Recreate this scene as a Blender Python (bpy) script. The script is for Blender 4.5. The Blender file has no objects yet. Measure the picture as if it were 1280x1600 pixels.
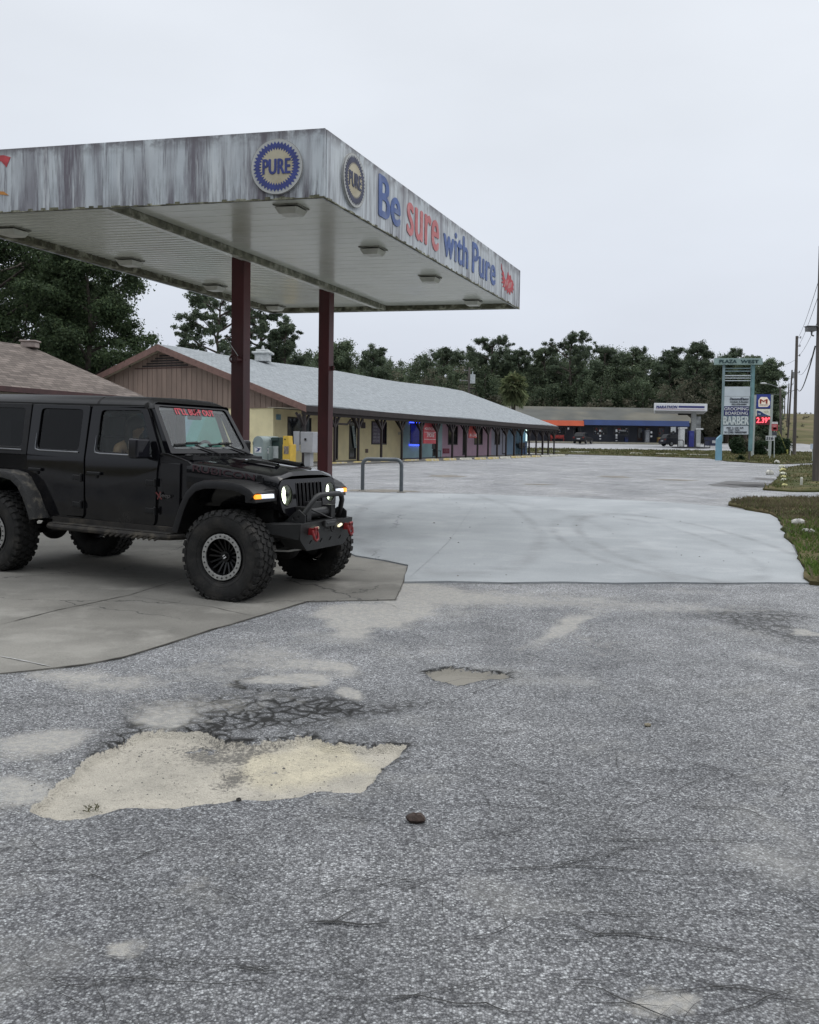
import bpy, math, random
import numpy as np
from math import sin, cos, pi, radians, atan2, sqrt
from mathutils import Vector, Matrix
from mathutils.geometry import tessellate_polygon
V = Vector
random.seed(7); rng = np.random.default_rng(7)
S = bpy.context.scene; COL = S.collection
# ------------------------------------------------------------------ camera
EYE = V((0, 0, 1.6)); FPX = 1420.0; CX, CY = 640.0, 765.0; ROLL = 0.015; HOR = 695.5
phi = math.atan((CY - HOR) / FPX)
fwd = V((0, cos(phi), -sin(phi))); up0 = V((0, sin(phi), cos(phi))); rt0 = V((1, 0, 0))
rt = (rt0 * cos(ROLL) + up0 * sin(ROLL)); upv = (up0 * cos(ROLL) - rt0 * sin(ROLL))
cd = bpy.data.cameras.new('camera'); cam = bpy.data.objects.new('camera', cd); COL.objects.link(cam)
M3 = Matrix((rt, upv, -fwd)).transposed(); cam.matrix_world = Matrix.Translation(EYE) @ M3.to_4x4()
cd.sensor_fit = 'HORIZONTAL'; cd.sensor_width = 36; cd.lens = FPX / 1280 * 36
cd.shift_y = (CY - 800) / 1280; cd.clip_start = 0.05; cd.clip_end = 3000
S.camera = cam
# ------------------------------------------------------------------ world, sun, exposure
SUN_EL, SUN_AZ = radians(52), radians(62)          # azimuth measured from +Y towards +X
w = bpy.data.worlds.new('World'); S.world = w; w.use_nodes = True; nt = w.node_tree; nt.nodes.clear()
N = nt.nodes.new; L = nt.links.new
out = N('ShaderNodeOutputWorld'); bg = N('ShaderNodeBackground'); bg.inputs[1].default_value = 0.1
sky = N('ShaderNodeTexSky'); sky.sky_type = 'NISHITA'; sky.sun_disc = False
sky.sun_elevation = SUN_EL; sky.sun_rotation = SUN_AZ; sky.air_density = 1.5; sky.dust_density = 5
tc = N('ShaderNodeTexCoord'); sp = N('ShaderNodeSeparateXYZ'); L(tc.outputs['Generated'], sp.inputs[0])
cr = N('ShaderNodeValToRGB'); cr.color_ramp.elements[0].position = 0.0; cr.color_ramp.elements[1].position = 1.0
cr.color_ramp.elements[0].color = (.66, .70, .79, 1); cr.color_ramp.elements[1].color = (.93, .95, .98, 1)
e = cr.color_ramp.elements.new(.10); e.color = (.71, .76, .86, 1)
e = cr.color_ramp.elements.new(.32); e.color = (.79, .835, .905, 1)
L(sp.outputs[2], cr.inputs[0])
ns = N('ShaderNodeTexNoise'); ns.inputs['Scale'].default_value = 1.6; ns.inputs['Detail'].default_value = 5; ns.inputs['Roughness'].default_value = .5
mp = N('ShaderNodeMapping'); mp.inputs['Scale'].default_value = (1, 1, 2.6); L(tc.outputs['Generated'], mp.inputs[0]); L(mp.outputs[0], ns.inputs[0])
mr = N('ShaderNodeMapRange'); mr.inputs[1].default_value = .3; mr.inputs[2].default_value = .7; mr.inputs[3].default_value = 9.1; mr.inputs[4].default_value = 10.6
L(ns.outputs[0], mr.inputs[0])
vm = N('ShaderNodeVectorMath'); vm.operation = 'SCALE'; L(cr.outputs[0], vm.inputs[0]); L(mr.outputs[0], vm.inputs['Scale'])
zb = N('ShaderNodeMapRange'); zb.interpolation_type = 'SMOOTHSTEP'; zb.inputs[1].default_value = .42; zb.inputs[2].default_value = .95; zb.inputs[3].default_value = 1; zb.inputs[4].default_value = 2.3; L(sp.outputs[2], zb.inputs[0])
vz = N('ShaderNodeVectorMath'); vz.operation = 'SCALE'; L(vm.outputs[0], vz.inputs[0]); L(zb.outputs[0], vz.inputs['Scale']); vm = vz      # overcast sky: brighter overhead
mx = N('ShaderNodeMix'); mx.data_type = 'RGBA'; mx.inputs[0].default_value = .93
L(sky.outputs[0], mx.inputs[6]); L(vm.outputs[0], mx.inputs[7]); L(mx.outputs[2], bg.inputs[0]); L(bg.outputs[0], out.inputs[0])
sd = bpy.data.lights.new('sun', 'SUN'); sd.energy = 0.6; sd.angle = radians(30); sd.color = (1, .97, .93)
so = bpy.data.objects.new('sun', sd); COL.objects.link(so)
so.rotation_euler = (V((sin(SUN_AZ) * cos(SUN_EL), cos(SUN_AZ) * cos(SUN_EL), sin(SUN_EL)))).to_track_quat('Z', 'Y').to_euler()
S.view_settings.view_transform = 'Standard'; S.view_settings.look = 'None'; S.view_settings.exposure = 0.0; S.view_settings.gamma = 1
S.render.engine = 'CYCLES'; S.cycles.max_bounces = 8; S.cycles.transparent_max_bounces = 16
S.render.resolution_x = 819; S.render.resolution_y = 1024

# ------------------------------------------------------------------ survey helpers: sight lines -> real positions
def ray(u, v): return (fwd * FPX + rt * (u - CX) - upv * (v - CY)).normalized()
def P(u, v, Y): d = ray(u, v); return EYE + d * (Y / d.y)
def PZ(u, v, z): d = ray(u, v); return EYE + d * ((z - EYE.z) / d.z)
def onplane(u, v, p0, n): d = ray(u, v); return EYE + d * ((p0 - EYE).dot(n) / d.dot(n))
def proj(p):
    q = V(p) - EYE; z = q.dot(fwd); return (round(CX + FPX * q.dot(rt) / z, 1), round(CY - FPX * q.dot(upv) / z, 1))
PY = [-80, 0, 6, 9, 12, 16, 25, 40, 60, 75, 90, 115, 135, 170, 260, 400, 900]
PH = [0, 0, -.01, -.02, 0, .08, .33, .60, .84, .97, 1.28, 1.83, 2.34, 3.0, 4.5, 6, 9]
def smooth(a, b, t):
    t = np.clip((t - a) / (b - a), 0, 1); return t * t * (3 - 2 * t)
_gy = np.linspace(-80, 900, 3921); _gh = np.interp(_gy, PY, PH)
_k = np.hanning(17); _k /= _k.sum(); _gh = np.convolve(np.pad(_gh, 8, mode='edge'), _k, 'valid')
def Hn(x, y):
    x = np.asarray(x, float); y = np.asarray(y, float)
    z = np.interp(y, _gy, _gh)
    z = z + .028 * np.clip(-x - 1.7, 0, 9) * smooth(2, 6, y) * (1 - smooth(14, 26, y))
    z = z + 9.0 * smooth(120, 310, y) * smooth(.27, .41, x / np.maximum(y, 1))
    return z
def H(x, y): return float(Hn(x, y))
def G(u, v):
    d = ray(u, v); t = .5
    for i in range(4000):
        p = EYE + d * t
        g = p.z - H(p.x, p.y)
        if g <= 0.0005 or t > 500: break
        t += max(g * 1.2, .002)
    return V((p.x, p.y, H(p.x, p.y)))
# ------------------------------------------------------------------ 2D noise in numpy
_tab = rng.random((256, 256))
def vnoise(x, y):
    xi = np.floor(x).astype(int); yi = np.floor(y).astype(int); fx = x - xi; fy = y - yi
    fx = fx * fx * (3 - 2 * fx); fy = fy * fy * (3 - 2 * fy)
    a = _tab[xi & 255, yi & 255]; b = _tab[(xi + 1) & 255, yi & 255]; c = _tab[xi & 255, (yi + 1) & 255]; d = _tab[(xi + 1) & 255, (yi + 1) & 255]
    return (a * (1 - fx) + b * fx) * (1 - fy) + (c * (1 - fx) + d * fx) * fy
def fbm(x, y, o=4):
    s = 0; a = .5
    for i in range(o): s = s + a * vnoise(x * 2 ** i + 17 * i, y * 2 ** i + 31 * i); a *= .5
    return s / (1 - .5 ** o)

# ------------------------------------------------------------------ materials
MATS = {}
def newmat(name):
    m = bpy.data.materials.new(name); m.use_nodes = True; return m, m.node_tree, m.node_tree.nodes['Principled BSDF']
def pm(name, col, rough=.6, metal=0, var=.18, scale=6, bump=0, bscale=40, col2=None, cthr=(.5, .62), coord='Object', stretch=(1, 1, 1), coat=0, emit=None, es=0, detail=5, spec=.5):
    if name in MATS: return MATS[name]
    m, t, b = newmat(name); n = t.nodes.new; l = t.links.new
    tc = n('ShaderNodeTexCoord'); mp = n('ShaderNodeMapping'); mp.inputs['Scale'].default_value = stretch; l(tc.outputs[coord], mp.inputs[0])
    ns = n('ShaderNodeTexNoise'); ns.inputs['Scale'].default_value = scale; ns.inputs['Detail'].default_value = detail; l(mp.outputs[0], ns.inputs[0])
    mr = n('ShaderNodeMapRange'); mr.inputs[1].default_value = .3; mr.inputs[2].default_value = .7; mr.inputs[3].default_value = 1 - var; mr.inputs[4].default_value = 1 + var; l(ns.outputs[0], mr.inputs[0])
    rgb = n('ShaderNodeRGB'); rgb.outputs[0].default_value = (*col, 1); src = rgb.outputs[0]
    if col2:
        n2 = n('ShaderNodeTexNoise'); n2.inputs['Scale'].default_value = scale * .55; n2.inputs['Detail'].default_value = 8; n2.inputs['Roughness'].default_value = .65; l(mp.outputs[0], n2.inputs[0])
        r2 = n('ShaderNodeMapRange'); r2.inputs[1].default_value = cthr[0]; r2.inputs[2].default_value = cthr[1]; l(n2.outputs[0], r2.inputs[0])
        mx = n('ShaderNodeMix'); mx.data_type = 'RGBA'; l(r2.outputs[0], mx.inputs[0]); l(src, mx.inputs[6]); mx.inputs[7].default_value = (*col2, 1); src = mx.outputs[2]
    vm = n('ShaderNodeVectorMath'); vm.operation = 'SCALE'; l(src, vm.inputs[0]); l(mr.outputs[0], vm.inputs['Scale']); l(vm.outputs[0], b.inputs['Base Color'])
    b.inputs['Roughness'].default_value = rough; b.inputs['Metallic'].default_value = metal; b.inputs['Specular IOR Level'].default_value = spec
    if coat: b.inputs['Coat Weight'].default_value = coat; b.inputs['Coat Roughness'].default_value = .08
    if emit: b.inputs['Emission Color'].default_value = (*emit, 1); b.inputs['Emission Strength'].default_value = es
    if bump:
        bn = n('ShaderNodeTexNoise'); bn.inputs['Scale'].default_value = bscale; bn.inputs['Detail'].default_value = 4; l(mp.outputs[0], bn.inputs[0])
        bp = n('ShaderNodeBump'); bp.inputs['Strength'].default_value = bump; bp.inputs['Distance'].default_value = .02; l(bn.outputs[0], bp.inputs['Height']); l(bp.outputs[0], b.inputs['Normal'])
    MATS[name] = m; return m
def glassmat(name, tint, gl=.04, rough=.02, extra=0.0):
    m = bpy.data.materials.new(name); m.use_nodes = True; t = m.node_tree; t.nodes.clear(); n = t.nodes.new; l = t.links.new
    o = n('ShaderNodeOutputMaterial'); mx = n('ShaderNodeMixShader'); tr = n('ShaderNodeBsdfTransparent'); tr.inputs[0].default_value = (*tint, 1)
    g = n('ShaderNodeBsdfGlossy'); g.inputs['Roughness'].default_value = rough; fr = n('ShaderNodeFresnel'); gb = n('ShaderNodeNewGeometry'); gi = n('ShaderNodeMath'); gi.operation = 'MULTIPLY_ADD'; gi.inputs[1].default_value = 1 / 1.5 - 1.5; gi.inputs[2].default_value = 1.5; l(gb.outputs['Backfacing'], gi.inputs[0]); l(gi.outputs[0], fr.inputs[0])
    ad = n('ShaderNodeMath'); ad.operation = 'MULTIPLY_ADD'; ad.inputs[1].default_value = .55; ad.inputs[2].default_value = extra; l(fr.outputs[0], ad.inputs[0]); l(ad.outputs[0], mx.inputs[0]); l(tr.outputs[0], mx.inputs[1]); l(g.outputs[0], mx.inputs[2]); l(mx.outputs[0], o.inputs[0])
    MATS[name] = m; return m

# ------------------------------------------------------------------ mesh builder
def rot_to(d):
    return V(d).normalized().to_track_quat('Z', 'Y').to_matrix()
def rpoly(pts, r, n=4):
    out = []; k = len(pts)
    for i in range(k):
        p = V(pts[i]); a = V(pts[i - 1]); b = V(pts[(i + 1) % k]); ri = r[i] if isinstance(r, (list, tuple)) else r
        if ri <= 0: out.append(tuple(p)); continue
        da = (a - p); db = (b - p); ra = min(ri, da.length * .48, db.length * .48)
        p0 = p + da.normalized() * ra; p1 = p + db.normalized() * ra
        for j in range(n + 1):
            t = j / n; q = p0 * (1 - t) ** 2 + p * 2 * t * (1 - t) + p1 * t * t; out.append(tuple(q))
    return out
def circ(cx, cy, r, n=24, ph=0): return [(cx + r * cos(ph + 2 * pi * i / n), cy + r * sin(ph + 2 * pi * i / n)) for i in range(n)]
class MB:
    def __init__(s): s.v = []; s.f = []; s.m = []
    def add(s, vs, fs, mi=0):
        o = len(s.v); s.v += [tuple(q) for q in vs]; s.f += [tuple(i + o for i in f) for f in fs]; s.m += [mi] * len(fs); return s
    def box(s, c, size, R=None, mi=0, taper=1):
        c = V(c); hx, hy, hz = size[0] / 2, size[1] / 2, size[2] / 2; vs = []
        for z in (-1, 1):
            k = taper if z > 0 else 1
            for x, y in ((-1, -1), (1, -1), (1, 1), (-1, 1)):
                q = V((x * hx * k, y * hy * k, z * hz)); vs.append(c + (R @ q if R else q))
        return s.add(vs, [(0, 3, 2, 1), (4, 5, 6, 7), (0, 1, 5, 4), (1, 2, 6, 5), (2, 3, 7, 6), (3, 0, 4, 7)], mi)
    def hexa(s, b, t, mi=0):       # bottom 4, top 4 (ccw from above)
        return s.add(list(b) + list(t), [(0, 3, 2, 1), (4, 5, 6, 7), (0, 1, 5, 4), (1, 2, 6, 5), (2, 3, 7, 6), (3, 0, 4, 7)], mi)
    def beam(s, p0, p1, w, h, up=(0, 0, 1), mi=0):
        p0, p1 = V(p0), V(p1); d = (p1 - p0).normalized(); u = V(up); sd = d.cross(u).normalized(); u = sd.cross(d)
        c = [p0, p1]; vs = [];
        for q in c:
            for a, b in ((-1, -1), (1, -1), (1, 1), (-1, 1)): vs.append(q + sd * (a * w / 2) + u * (b * h / 2))
        return s.add(vs, [(0, 3, 2, 1), (4, 5, 6, 7), (0, 1, 5, 4), (1, 2, 6, 5), (2, 3, 7, 6), (3, 0, 4, 7)], mi)
    def cyl(s, p0, p1, r0, r1=None, n=12, mi=0):
        if r1 is None: r1 = r0
        p0, p1 = V(p0), V(p1); R = rot_to(p1 - p0); vs = []
        for p, r in ((p0, r0), (p1, r1)):
            for i in range(n): vs.append(p + R @ V((r * cos(2 * pi * i / n), r * sin(2 * pi * i / n), 0)))
        fs = [(i, (i + 1) % n, n + (i + 1) % n, n + i) for i in range(n)] + [tuple(range(n - 1, -1, -1)), tuple(range(n, 2 * n))]
        return s.add(vs, fs, mi)
    def tube(s, pts, r, n=8, mi=0, closed=False):
        pts = [V(p) for p in pts]; k = len(pts); rr = r if isinstance(r, (list, tuple)) else [r] * k; vs = []; prev = None
        for i in range(k):
            a = pts[i - 1] if (i > 0 or closed) else pts[i]; b = pts[(i + 1) % k] if (i < k - 1 or closed) else pts[i]
            d = (b - a).normalized()
            if prev is None: x = d.orthogonal().normalized()
            else: x = (prev - d * prev.dot(d)).normalized()
            prev = x; y = d.cross(x)
            for j in range(n): vs.append(pts[i] + (x * cos(2 * pi * j / n) + y * sin(2 * pi * j / n)) * rr[i])
        fs = []
        for i in range(k if closed else k - 1):
            for j in range(n): a = i * n + j; b = i * n + (j + 1) % n; c = ((i + 1) % k) * n; fs.append((a, b, c + (j + 1) % n, c + j))
        if not closed: fs += [tuple(range(n - 1, -1, -1)), tuple(range((k - 1) * n, k * n))]
        return s.add(vs, fs, mi)
    def lathe(s, prof, o, ax, n=32, mi=0, closed=False, cap=True):
        o = V(o); R = rot_to(ax); vs = []; k = len(prof)
        for r, h in prof:
            for i in range(n): vs.append(o + R @ V((r * cos(2 * pi * i / n), r * sin(2 * pi * i / n), h)))
        fs = []
        for a in range(k if closed else k - 1):
            b = (a + 1) % k
            for i in range(n): j = (i + 1) % n; fs.append((a * n + i, a * n + j, b * n + j, b * n + i))
        if not closed and cap:
            if prof[0][0] > 1e-4: fs.append(tuple(range(n - 1, -1, -1)))
            if prof[-1][0] > 1e-4: fs.append(tuple(range((k - 1) * n, k * n)))
        return s.add(vs, fs, mi)
    def plate(s, loops, fmap, d0=0.0, d1=-.03, mi=0):
        flat = [p for lp in loops for p in lp]; tri = tessellate_polygon([[V((p[0], p[1], 0)) for p in lp] for lp in loops])
        n = len(flat); vs = [fmap(p[0], p[1], d0) for p in flat] + [fmap(p[0], p[1], d1) for p in flat]
        fs = []
        for t in tri:
            a, b, c = [V((flat[i][0], flat[i][1])) for i in t]
            if (b - a).cross(c - a) < 0: t = t[::-1]
            fs.append(tuple(t)); fs.append(tuple(i + n for i in t[::-1]))
        o = 0
        for lp in loops:
            k = len(lp)
            for i in range(k): j = (i + 1) % k; fs.append((o + i, o + n + i, o + n + j, o + j))
            o += k
        return s.add(vs, fs, mi)
    def loft(s, secs, closed=False, cap=True, mi=0):
        k = len(secs[0]); vs = [p for sc in secs for p in sc]; fs = []
        for a in range(len(secs) - 1):
            for i in range(k if closed else k - 1): j = (i + 1) % k; fs.append((a * k + i, a * k + j, (a + 1) * k + j, (a + 1) * k + i))
        if cap and closed: fs += [tuple(range(k - 1, -1, -1)), tuple(range((len(secs) - 1) * k, len(secs) * k))]
        return s.add(vs, fs, mi)
    def ell(s, c, r, n=16, m=10, mi=0, R=None):
        c = V(c); vs = []; fs = []
        for i in range(m + 1):
            th = pi * i / m
            for j in range(n):
                q = V((r[0] * sin(th) * cos(2 * pi * j / n), r[1] * sin(th) * sin(2 * pi * j / n), r[2] * cos(th))); vs.append(c + (R @ q if R else q))
        for i in range(m):
            for j in range(n): fs.append((i * n + j, (i + 1) * n + j, (i + 1) * n + (j + 1) % n, i * n + (j + 1) % n))
        return s.add(vs, fs, mi)
    def build(s, name, mats, parent=None, smooth=0, bevel=0, seg=2, world=False):
        me = bpy.data.meshes.new(name); vs = s.v
        if world and parent is not None:
            inv = ROOTM[parent.name].inverted(); vs = [tuple(inv @ V(p)) for p in vs]
        me.from_pydata(vs, [], s.f)
        if not isinstance(mats, (list, tuple)): mats = [mats]
        for m in mats: me.materials.append(m)
        if len(mats) > 1: me.polygons.foreach_set('material_index', s.m)
        me.update()
        import bmesh
        bm = bmesh.new(); bm.from_mesh(me); bmesh.ops.remove_doubles(bm, verts=bm.verts, dist=1e-5); bmesh.ops.recalc_face_normals(bm, faces=bm.faces); bm.to_mesh(me); bm.free()
        o = bpy.data.objects.new(name, me); COL.objects.link(o)
        if smooth: me.shade_smooth(); me.set_sharp_from_angle(angle=radians(smooth))
        if bevel:
            b = o.modifiers.new('bevel', 'BEVEL'); b.width = bevel; b.segments = seg; b.limit_method = 'ANGLE'; b.angle_limit = radians(32)
            if not smooth: me.shade_smooth(); me.set_sharp_from_angle(angle=radians(32))
            b.harden_normals = True
        if parent is not None: o.parent = parent
        return o
ROOTM = {}
def tag(o, label=None, cat=None, group=None, kind=None):
    if label: o['label'] = label
    if cat: o['category'] = cat
    if group: o['group'] = group
    if kind: o['kind'] = kind
    return o
def thing(name, label, cat, loc=(0, 0, 0), rz=0, group=None, rx=0, ry=0, M=None):
    o = bpy.data.objects.new(name, None); COL.objects.link(o); o.empty_display_size = .2
    if M is None: M = Matrix.Translation(V(loc)) @ Matrix.Rotation(rz, 4, 'Z') @ Matrix.Rotation(ry, 4, 'Y') @ Matrix.Rotation(rx, 4, 'X')
    o.matrix_world = M; ROOTM[o.name] = M
    return tag(o, label, cat, group)
def copytree(o, M, label=None):
    c = o.copy(); COL.objects.link(c); c.matrix_world = M; ROOTM[c.name] = M
    if label: c['label'] = label
    def rec(src, dst):
        for ch in list(src.children):
            d = ch.copy(); COL.objects.link(d); d.parent = dst; rec(ch, d)
    rec(o, c); return c
def _stack(me, co, offs):
    nl = len(me.loops); nf = len(me.polygons); li = np.empty(nl, np.int32); me.loops.foreach_get('vertex_index', li); ls = np.empty(nf, np.int32); me.polygons.foreach_get('loop_start', ls); n = len(co)
    C2 = np.concatenate([co * [1, 1, 1 + .03 * i] + [dx, dy, 0] for i, (dx, dy) in enumerate(offs)]); L2 = np.concatenate([li + n * i for i in range(len(offs))]); S2 = np.concatenate([ls + nl * i for i in range(len(offs))])
    m2 = bpy.data.meshes.new(me.name); m2.vertices.add(len(C2)); m2.vertices.foreach_set('co', C2.reshape(-1).astype(np.float32)); m2.loops.add(len(L2)); m2.loops.foreach_set('vertex_index', L2.astype(np.int32)); m2.polygons.add(len(S2)); m2.polygons.foreach_set('loop_start', S2.astype(np.int32)); m2.update(calc_edges=True); return m2
def text(name, s, org, xd, ud, width, height, mat, parent=None, depth=.004, bold=0.0, world=False, shear=0, align='L', font_size=1):
    cu = bpy.data.curves.new(name, 'FONT'); cu.body = s; cu.size = 1; cu.extrude = 0.01; cu.shear = shear; cu.space_character = 1.0 + bold
    to = bpy.data.objects.new(name + '_curve', cu); COL.objects.link(to); dg = bpy.context.evaluated_depsgraph_get(); dg.update()
    me = bpy.data.meshes.new_from_object(to.evaluated_get(dg)); bpy.data.objects.remove(to); bpy.data.curves.remove(cu)
    n = len(me.vertices); co = np.empty(n * 3); me.vertices.foreach_get('co', co); co = co.reshape(-1, 3)
    mn = co.min(0); mxx = co.max(0); co[:, 0] = (co[:, 0] - mn[0]) / (mxx[0] - mn[0]) * width; co[:, 1] = (co[:, 1] - mn[1]) / (mxx[1] - mn[1]) * height
    co[:, 2] = np.where(co[:, 2] > 0, depth, 0)
    if bold:        # heavier strokes: shifted copies, each a hair proud of the last
        b_ = bold * height * .8; me = _stack(me, co, [(0, 0), (b_, 0), (-b_, 0), (0, b_ * .5), (0, -b_ * .5)]); n = len(me.vertices); co = np.empty(n * 3); me.vertices.foreach_get('co', co); co = co.reshape(-1, 3)
    xd = V(xd).normalized(); ud = V(ud).normalized(); nd = xd.cross(ud).normalized(); org = V(org)
    B = np.array([xd, ud, nd]); co = co @ B + np.array(org)
    if world and parent is not None:
        inv = np.array(ROOTM[parent.name].inverted()); co = co @ inv[:3, :3].T + inv[:3, 3]
    me.vertices.foreach_set('co', co.reshape(-1)); me.materials.clear(); me.materials.append(mat); me.update()
    o = bpy.data.objects.new(name, me); COL.objects.link(o)
    if parent is not None: o.parent = parent
    return o
def npmesh(name, co, faces, mat, parent=None, nv=4):
    me = bpy.data.meshes.new(name); n = len(co); k = len(faces)
    me.vertices.add(n); me.vertices.foreach_set('co', np.ascontiguousarray(co, dtype=np.float32).reshape(-1))
    me.loops.add(k * nv); me.loops.foreach_set('vertex_index', np.ascontiguousarray(faces, dtype=np.int32).reshape(-1))
    me.polygons.add(k); me.polygons.foreach_set('loop_start', np.arange(0, k * nv, nv, dtype=np.int32))
    me.update(calc_edges=True); me.materials.append(mat)
    o = bpy.data.objects.new(name, me); COL.objects.link(o)
    if parent is not None: o.parent = parent
    return o
# ================================================================== GROUND
def sheetmat(name, cols, agg, dust, bump=.5, crack=None, yglance=True, attr=False, rough=.9):
    m, t, b = newmat(name); n = t.nodes.new; l = t.links.new
    g = n('ShaderNodeNewGeometry'); pos = g.outputs['Position']
    def noise(sc, det=4, ro=.55, vec=pos):
        q = n('ShaderNodeTexNoise'); q.inputs['Scale'].default_value = sc; q.inputs['Detail'].default_value = det; q.inputs['Roughness'].default_value = ro; l(vec, q.inputs[0]); return q.outputs[0]
    def mrange(s, a, bb, c=0, d=1):
        q = n('ShaderNodeMapRange'); q.inputs[1].default_value = a; q.inputs[2].default_value = bb; q.inputs[3].default_value = c; q.inputs[4].default_value = d; l(s, q.inputs[0]); return q.outputs[0]
    def mixc(f, a, bb):
        q = n('ShaderNodeMix'); q.data_type = 'RGBA'
        if isinstance(f, (int, float)): q.inputs[0].default_value = f
        else: l(f, q.inputs[0])
        for s, i in ((a, 6), (bb, 7)):
            if isinstance(s, tuple): q.inputs[i].default_value = (*s, 1)
            else: l(s, q.inputs[i])
        return q.outputs[2]
    def mul(a, bb):
        q = n('ShaderNodeMath'); q.operation = 'MULTIPLY'; l(a, q.inputs[0])
        if isinstance(bb, (int, float)): q.inputs[1].default_value = bb
        else: l(bb, q.inputs[1])
        return q.outputs[0]
    def scale(c, f):
        q = n('ShaderNodeVectorMath'); q.operation = 'SCALE'; l(c, q.inputs[0]); l(f, q.inputs['Scale']); return q.outputs[0]
    base = mixc(mrange(noise(.55, 6, .6), .38, .64), cols[0], cols[1])
    if yglance:
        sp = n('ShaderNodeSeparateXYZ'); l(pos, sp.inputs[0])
        base = scale(base, mrange(sp.outputs[1], 2, 16, .95, 1.6))  # lighter with distance: glancing-view brightening put into the base colour
    height = None
    if agg:
        v = n('ShaderNodeTexVoronoi'); v.inputs['Scale'].default_value = agg; l(pos, v.inputs[0])
        sx = n('ShaderNodeSeparateXYZ'); l(v.outputs['Color'], sx.inputs[0])
        rmp = n('ShaderNodeValToRGB'); cr_ = rmp.color_ramp; cr_.interpolation = 'LINEAR'
        cr_.elements[0].position = 0; cr_.elements[0].color = (.42, .42, .45, 1); cr_.elements[1].position = 1; cr_.elements[1].color = (1.85, 1.88, 1.9, 1)
        for p_, c_ in ((.35, .62), (.62, .93), (.84, 1.22)):
            e_ = cr_.elements.new(p_); e_.color = (c_, c_, c_ * 1.03, 1)
        l(sx.outputs[0], rmp.inputs[0])
        q = n('ShaderNodeMix'); q.data_type = 'RGBA'; q.blend_type = 'MULTIPLY'; q.inputs[0].default_value = 1; l(base, q.inputs[6]); l(rmp.outputs[0], q.inputs[7]); base = q.outputs[2]
        edge = mrange(v.outputs['Distance'], .25, .75, 1, .5); base = scale(base, edge)
        base = scale(base, mrange(noise(agg * .38, 3, .6), .3, .7, .70, 1.3)); base = scale(base, mrange(noise(2.0, 6, .65), .3, .7, .80, 1.2))
        height = v.outputs['Distance']
    else:
        base = scale(base, mrange(noise(60, 5, .7), .3, .7, .86, 1.14))
        height = noise(90, 3)
    base = mixc(mul(mrange(noise(.9, 8, .62), .54, .72), dust[1]), base, dust[0])
    if crack:
        wn = n('ShaderNodeTexNoise'); wn.inputs['Scale'].default_value = 3.5; wn.inputs['Detail'].default_value = 6; l(pos, wn.inputs[0])
        ws = n('ShaderNodeVectorMath'); ws.operation = 'MULTIPLY_ADD'; l(wn.outputs['Color'], ws.inputs[0]); ws.inputs[1].default_value = (.5, .5, 0); l(pos, ws.inputs[2])
        for sc, wd, th0, th1, st in crack:
            mpn = n('ShaderNodeMapping'); mpn.inputs['Scale'].default_value = (.6, 1, 0); mpn.inputs['Rotation'].default_value = (0, 0, .12 * sc); l(ws.outputs[0], mpn.inputs[0])
            cv = n('ShaderNodeTexVoronoi'); cv.feature = 'DISTANCE_TO_EDGE'; cv.inputs['Scale'].default_value = sc; l(mpn.outputs[0], cv.inputs[0])
            f = mul(mrange(cv.outputs['Distance'], wd * .35, wd, 1, 0), mul(mrange(noise(.35 + sc * .1, 5), th0, th1), st))
            base = mixc(f, base, (.022, .022, .024))
    if attr:
        at = n('ShaderNodeAttribute'); at.attribute_name = 'wear'; sa = n('ShaderNodeSeparateXYZ'); l(at.outputs['Vector'], sa.inputs[0])
        at2 = n('ShaderNodeAttribute'); at2.attribute_name = 'fill'; s2 = n('ShaderNodeSeparateXYZ'); l(at2.outputs['Vector'], s2.inputs[0])
        def addn(a_, b_, k_):
            q_ = n('ShaderNodeMath'); q_.operation = 'MULTIPLY_ADD'; l(b_, q_.inputs[0]); q_.inputs[1].default_value = k_; l(a_, q_.inputs[2]); return q_.outputs[0]
        lime = mixc(mrange(noise(3, 8, .7), .36, .64), (.43, .40, .34), (.33, .31, .265))
        cream = mixc(mrange(noise(9, 8, .7), .36, .62), (.50, .455, .345), (.40, .365, .285)); lime = mixc(mrange(addn(s2.outputs[0], noise(4, 7, .7), .8), .72, 1.05), lime, cream)
        lime = mixc(mul(mrange(noise(11, 8, .75), .52, .66), .5), lime, (.24, .225, .19)); lime = mixc(mul(mrange(addn(s2.outputs[1], noise(38, 6, .8), 1.0), .56, .68), .9), lime, (.11, .105, .095)); lime = scale(lime, mrange(noise(150, 3, .7), .3, .7, .78, 1.18))
        lime = mixc(s2.outputs[2], lime, (.20, .19, .165))
        # dark crumbs and cracks in the broken margin
        al = n('ShaderNodeTexVoronoi'); al.feature = 'DISTANCE_TO_EDGE'; al.inputs['Scale'].default_value = 9; wn2 = n('ShaderNodeVectorMath'); wn2.operation = 'MULTIPLY_ADD'
        q2 = n('ShaderNodeTexNoise'); q2.inputs['Scale'].default_value = 9; l(pos, q2.inputs[0]); l(q2.outputs['Color'], wn2.inputs[0]); wn2.inputs[1].default_value = (.14, .14, 0); l(pos, wn2.inputs[2]); l(wn2.outputs[0], al.inputs[0])
        f = mul(mrange(al.outputs['Distance'], .03, .16, 1, 0), mrange(sa.outputs[2], .1, .7)); base = mixc(f, base, (.025, .025, .024))
        base = scale(base, mrange(sa.outputs[2], 0, 1, 1, .72))
        sand = mixc(mrange(noise(30, 4), .4, .6), (.38, .365, .33), (.30, .295, .28))
        base = mixc(mul(mrange(addn(sa.outputs[1], noise(7, 8, .75), 1.1), .78, 1.25), .8), base, sand)
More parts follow.
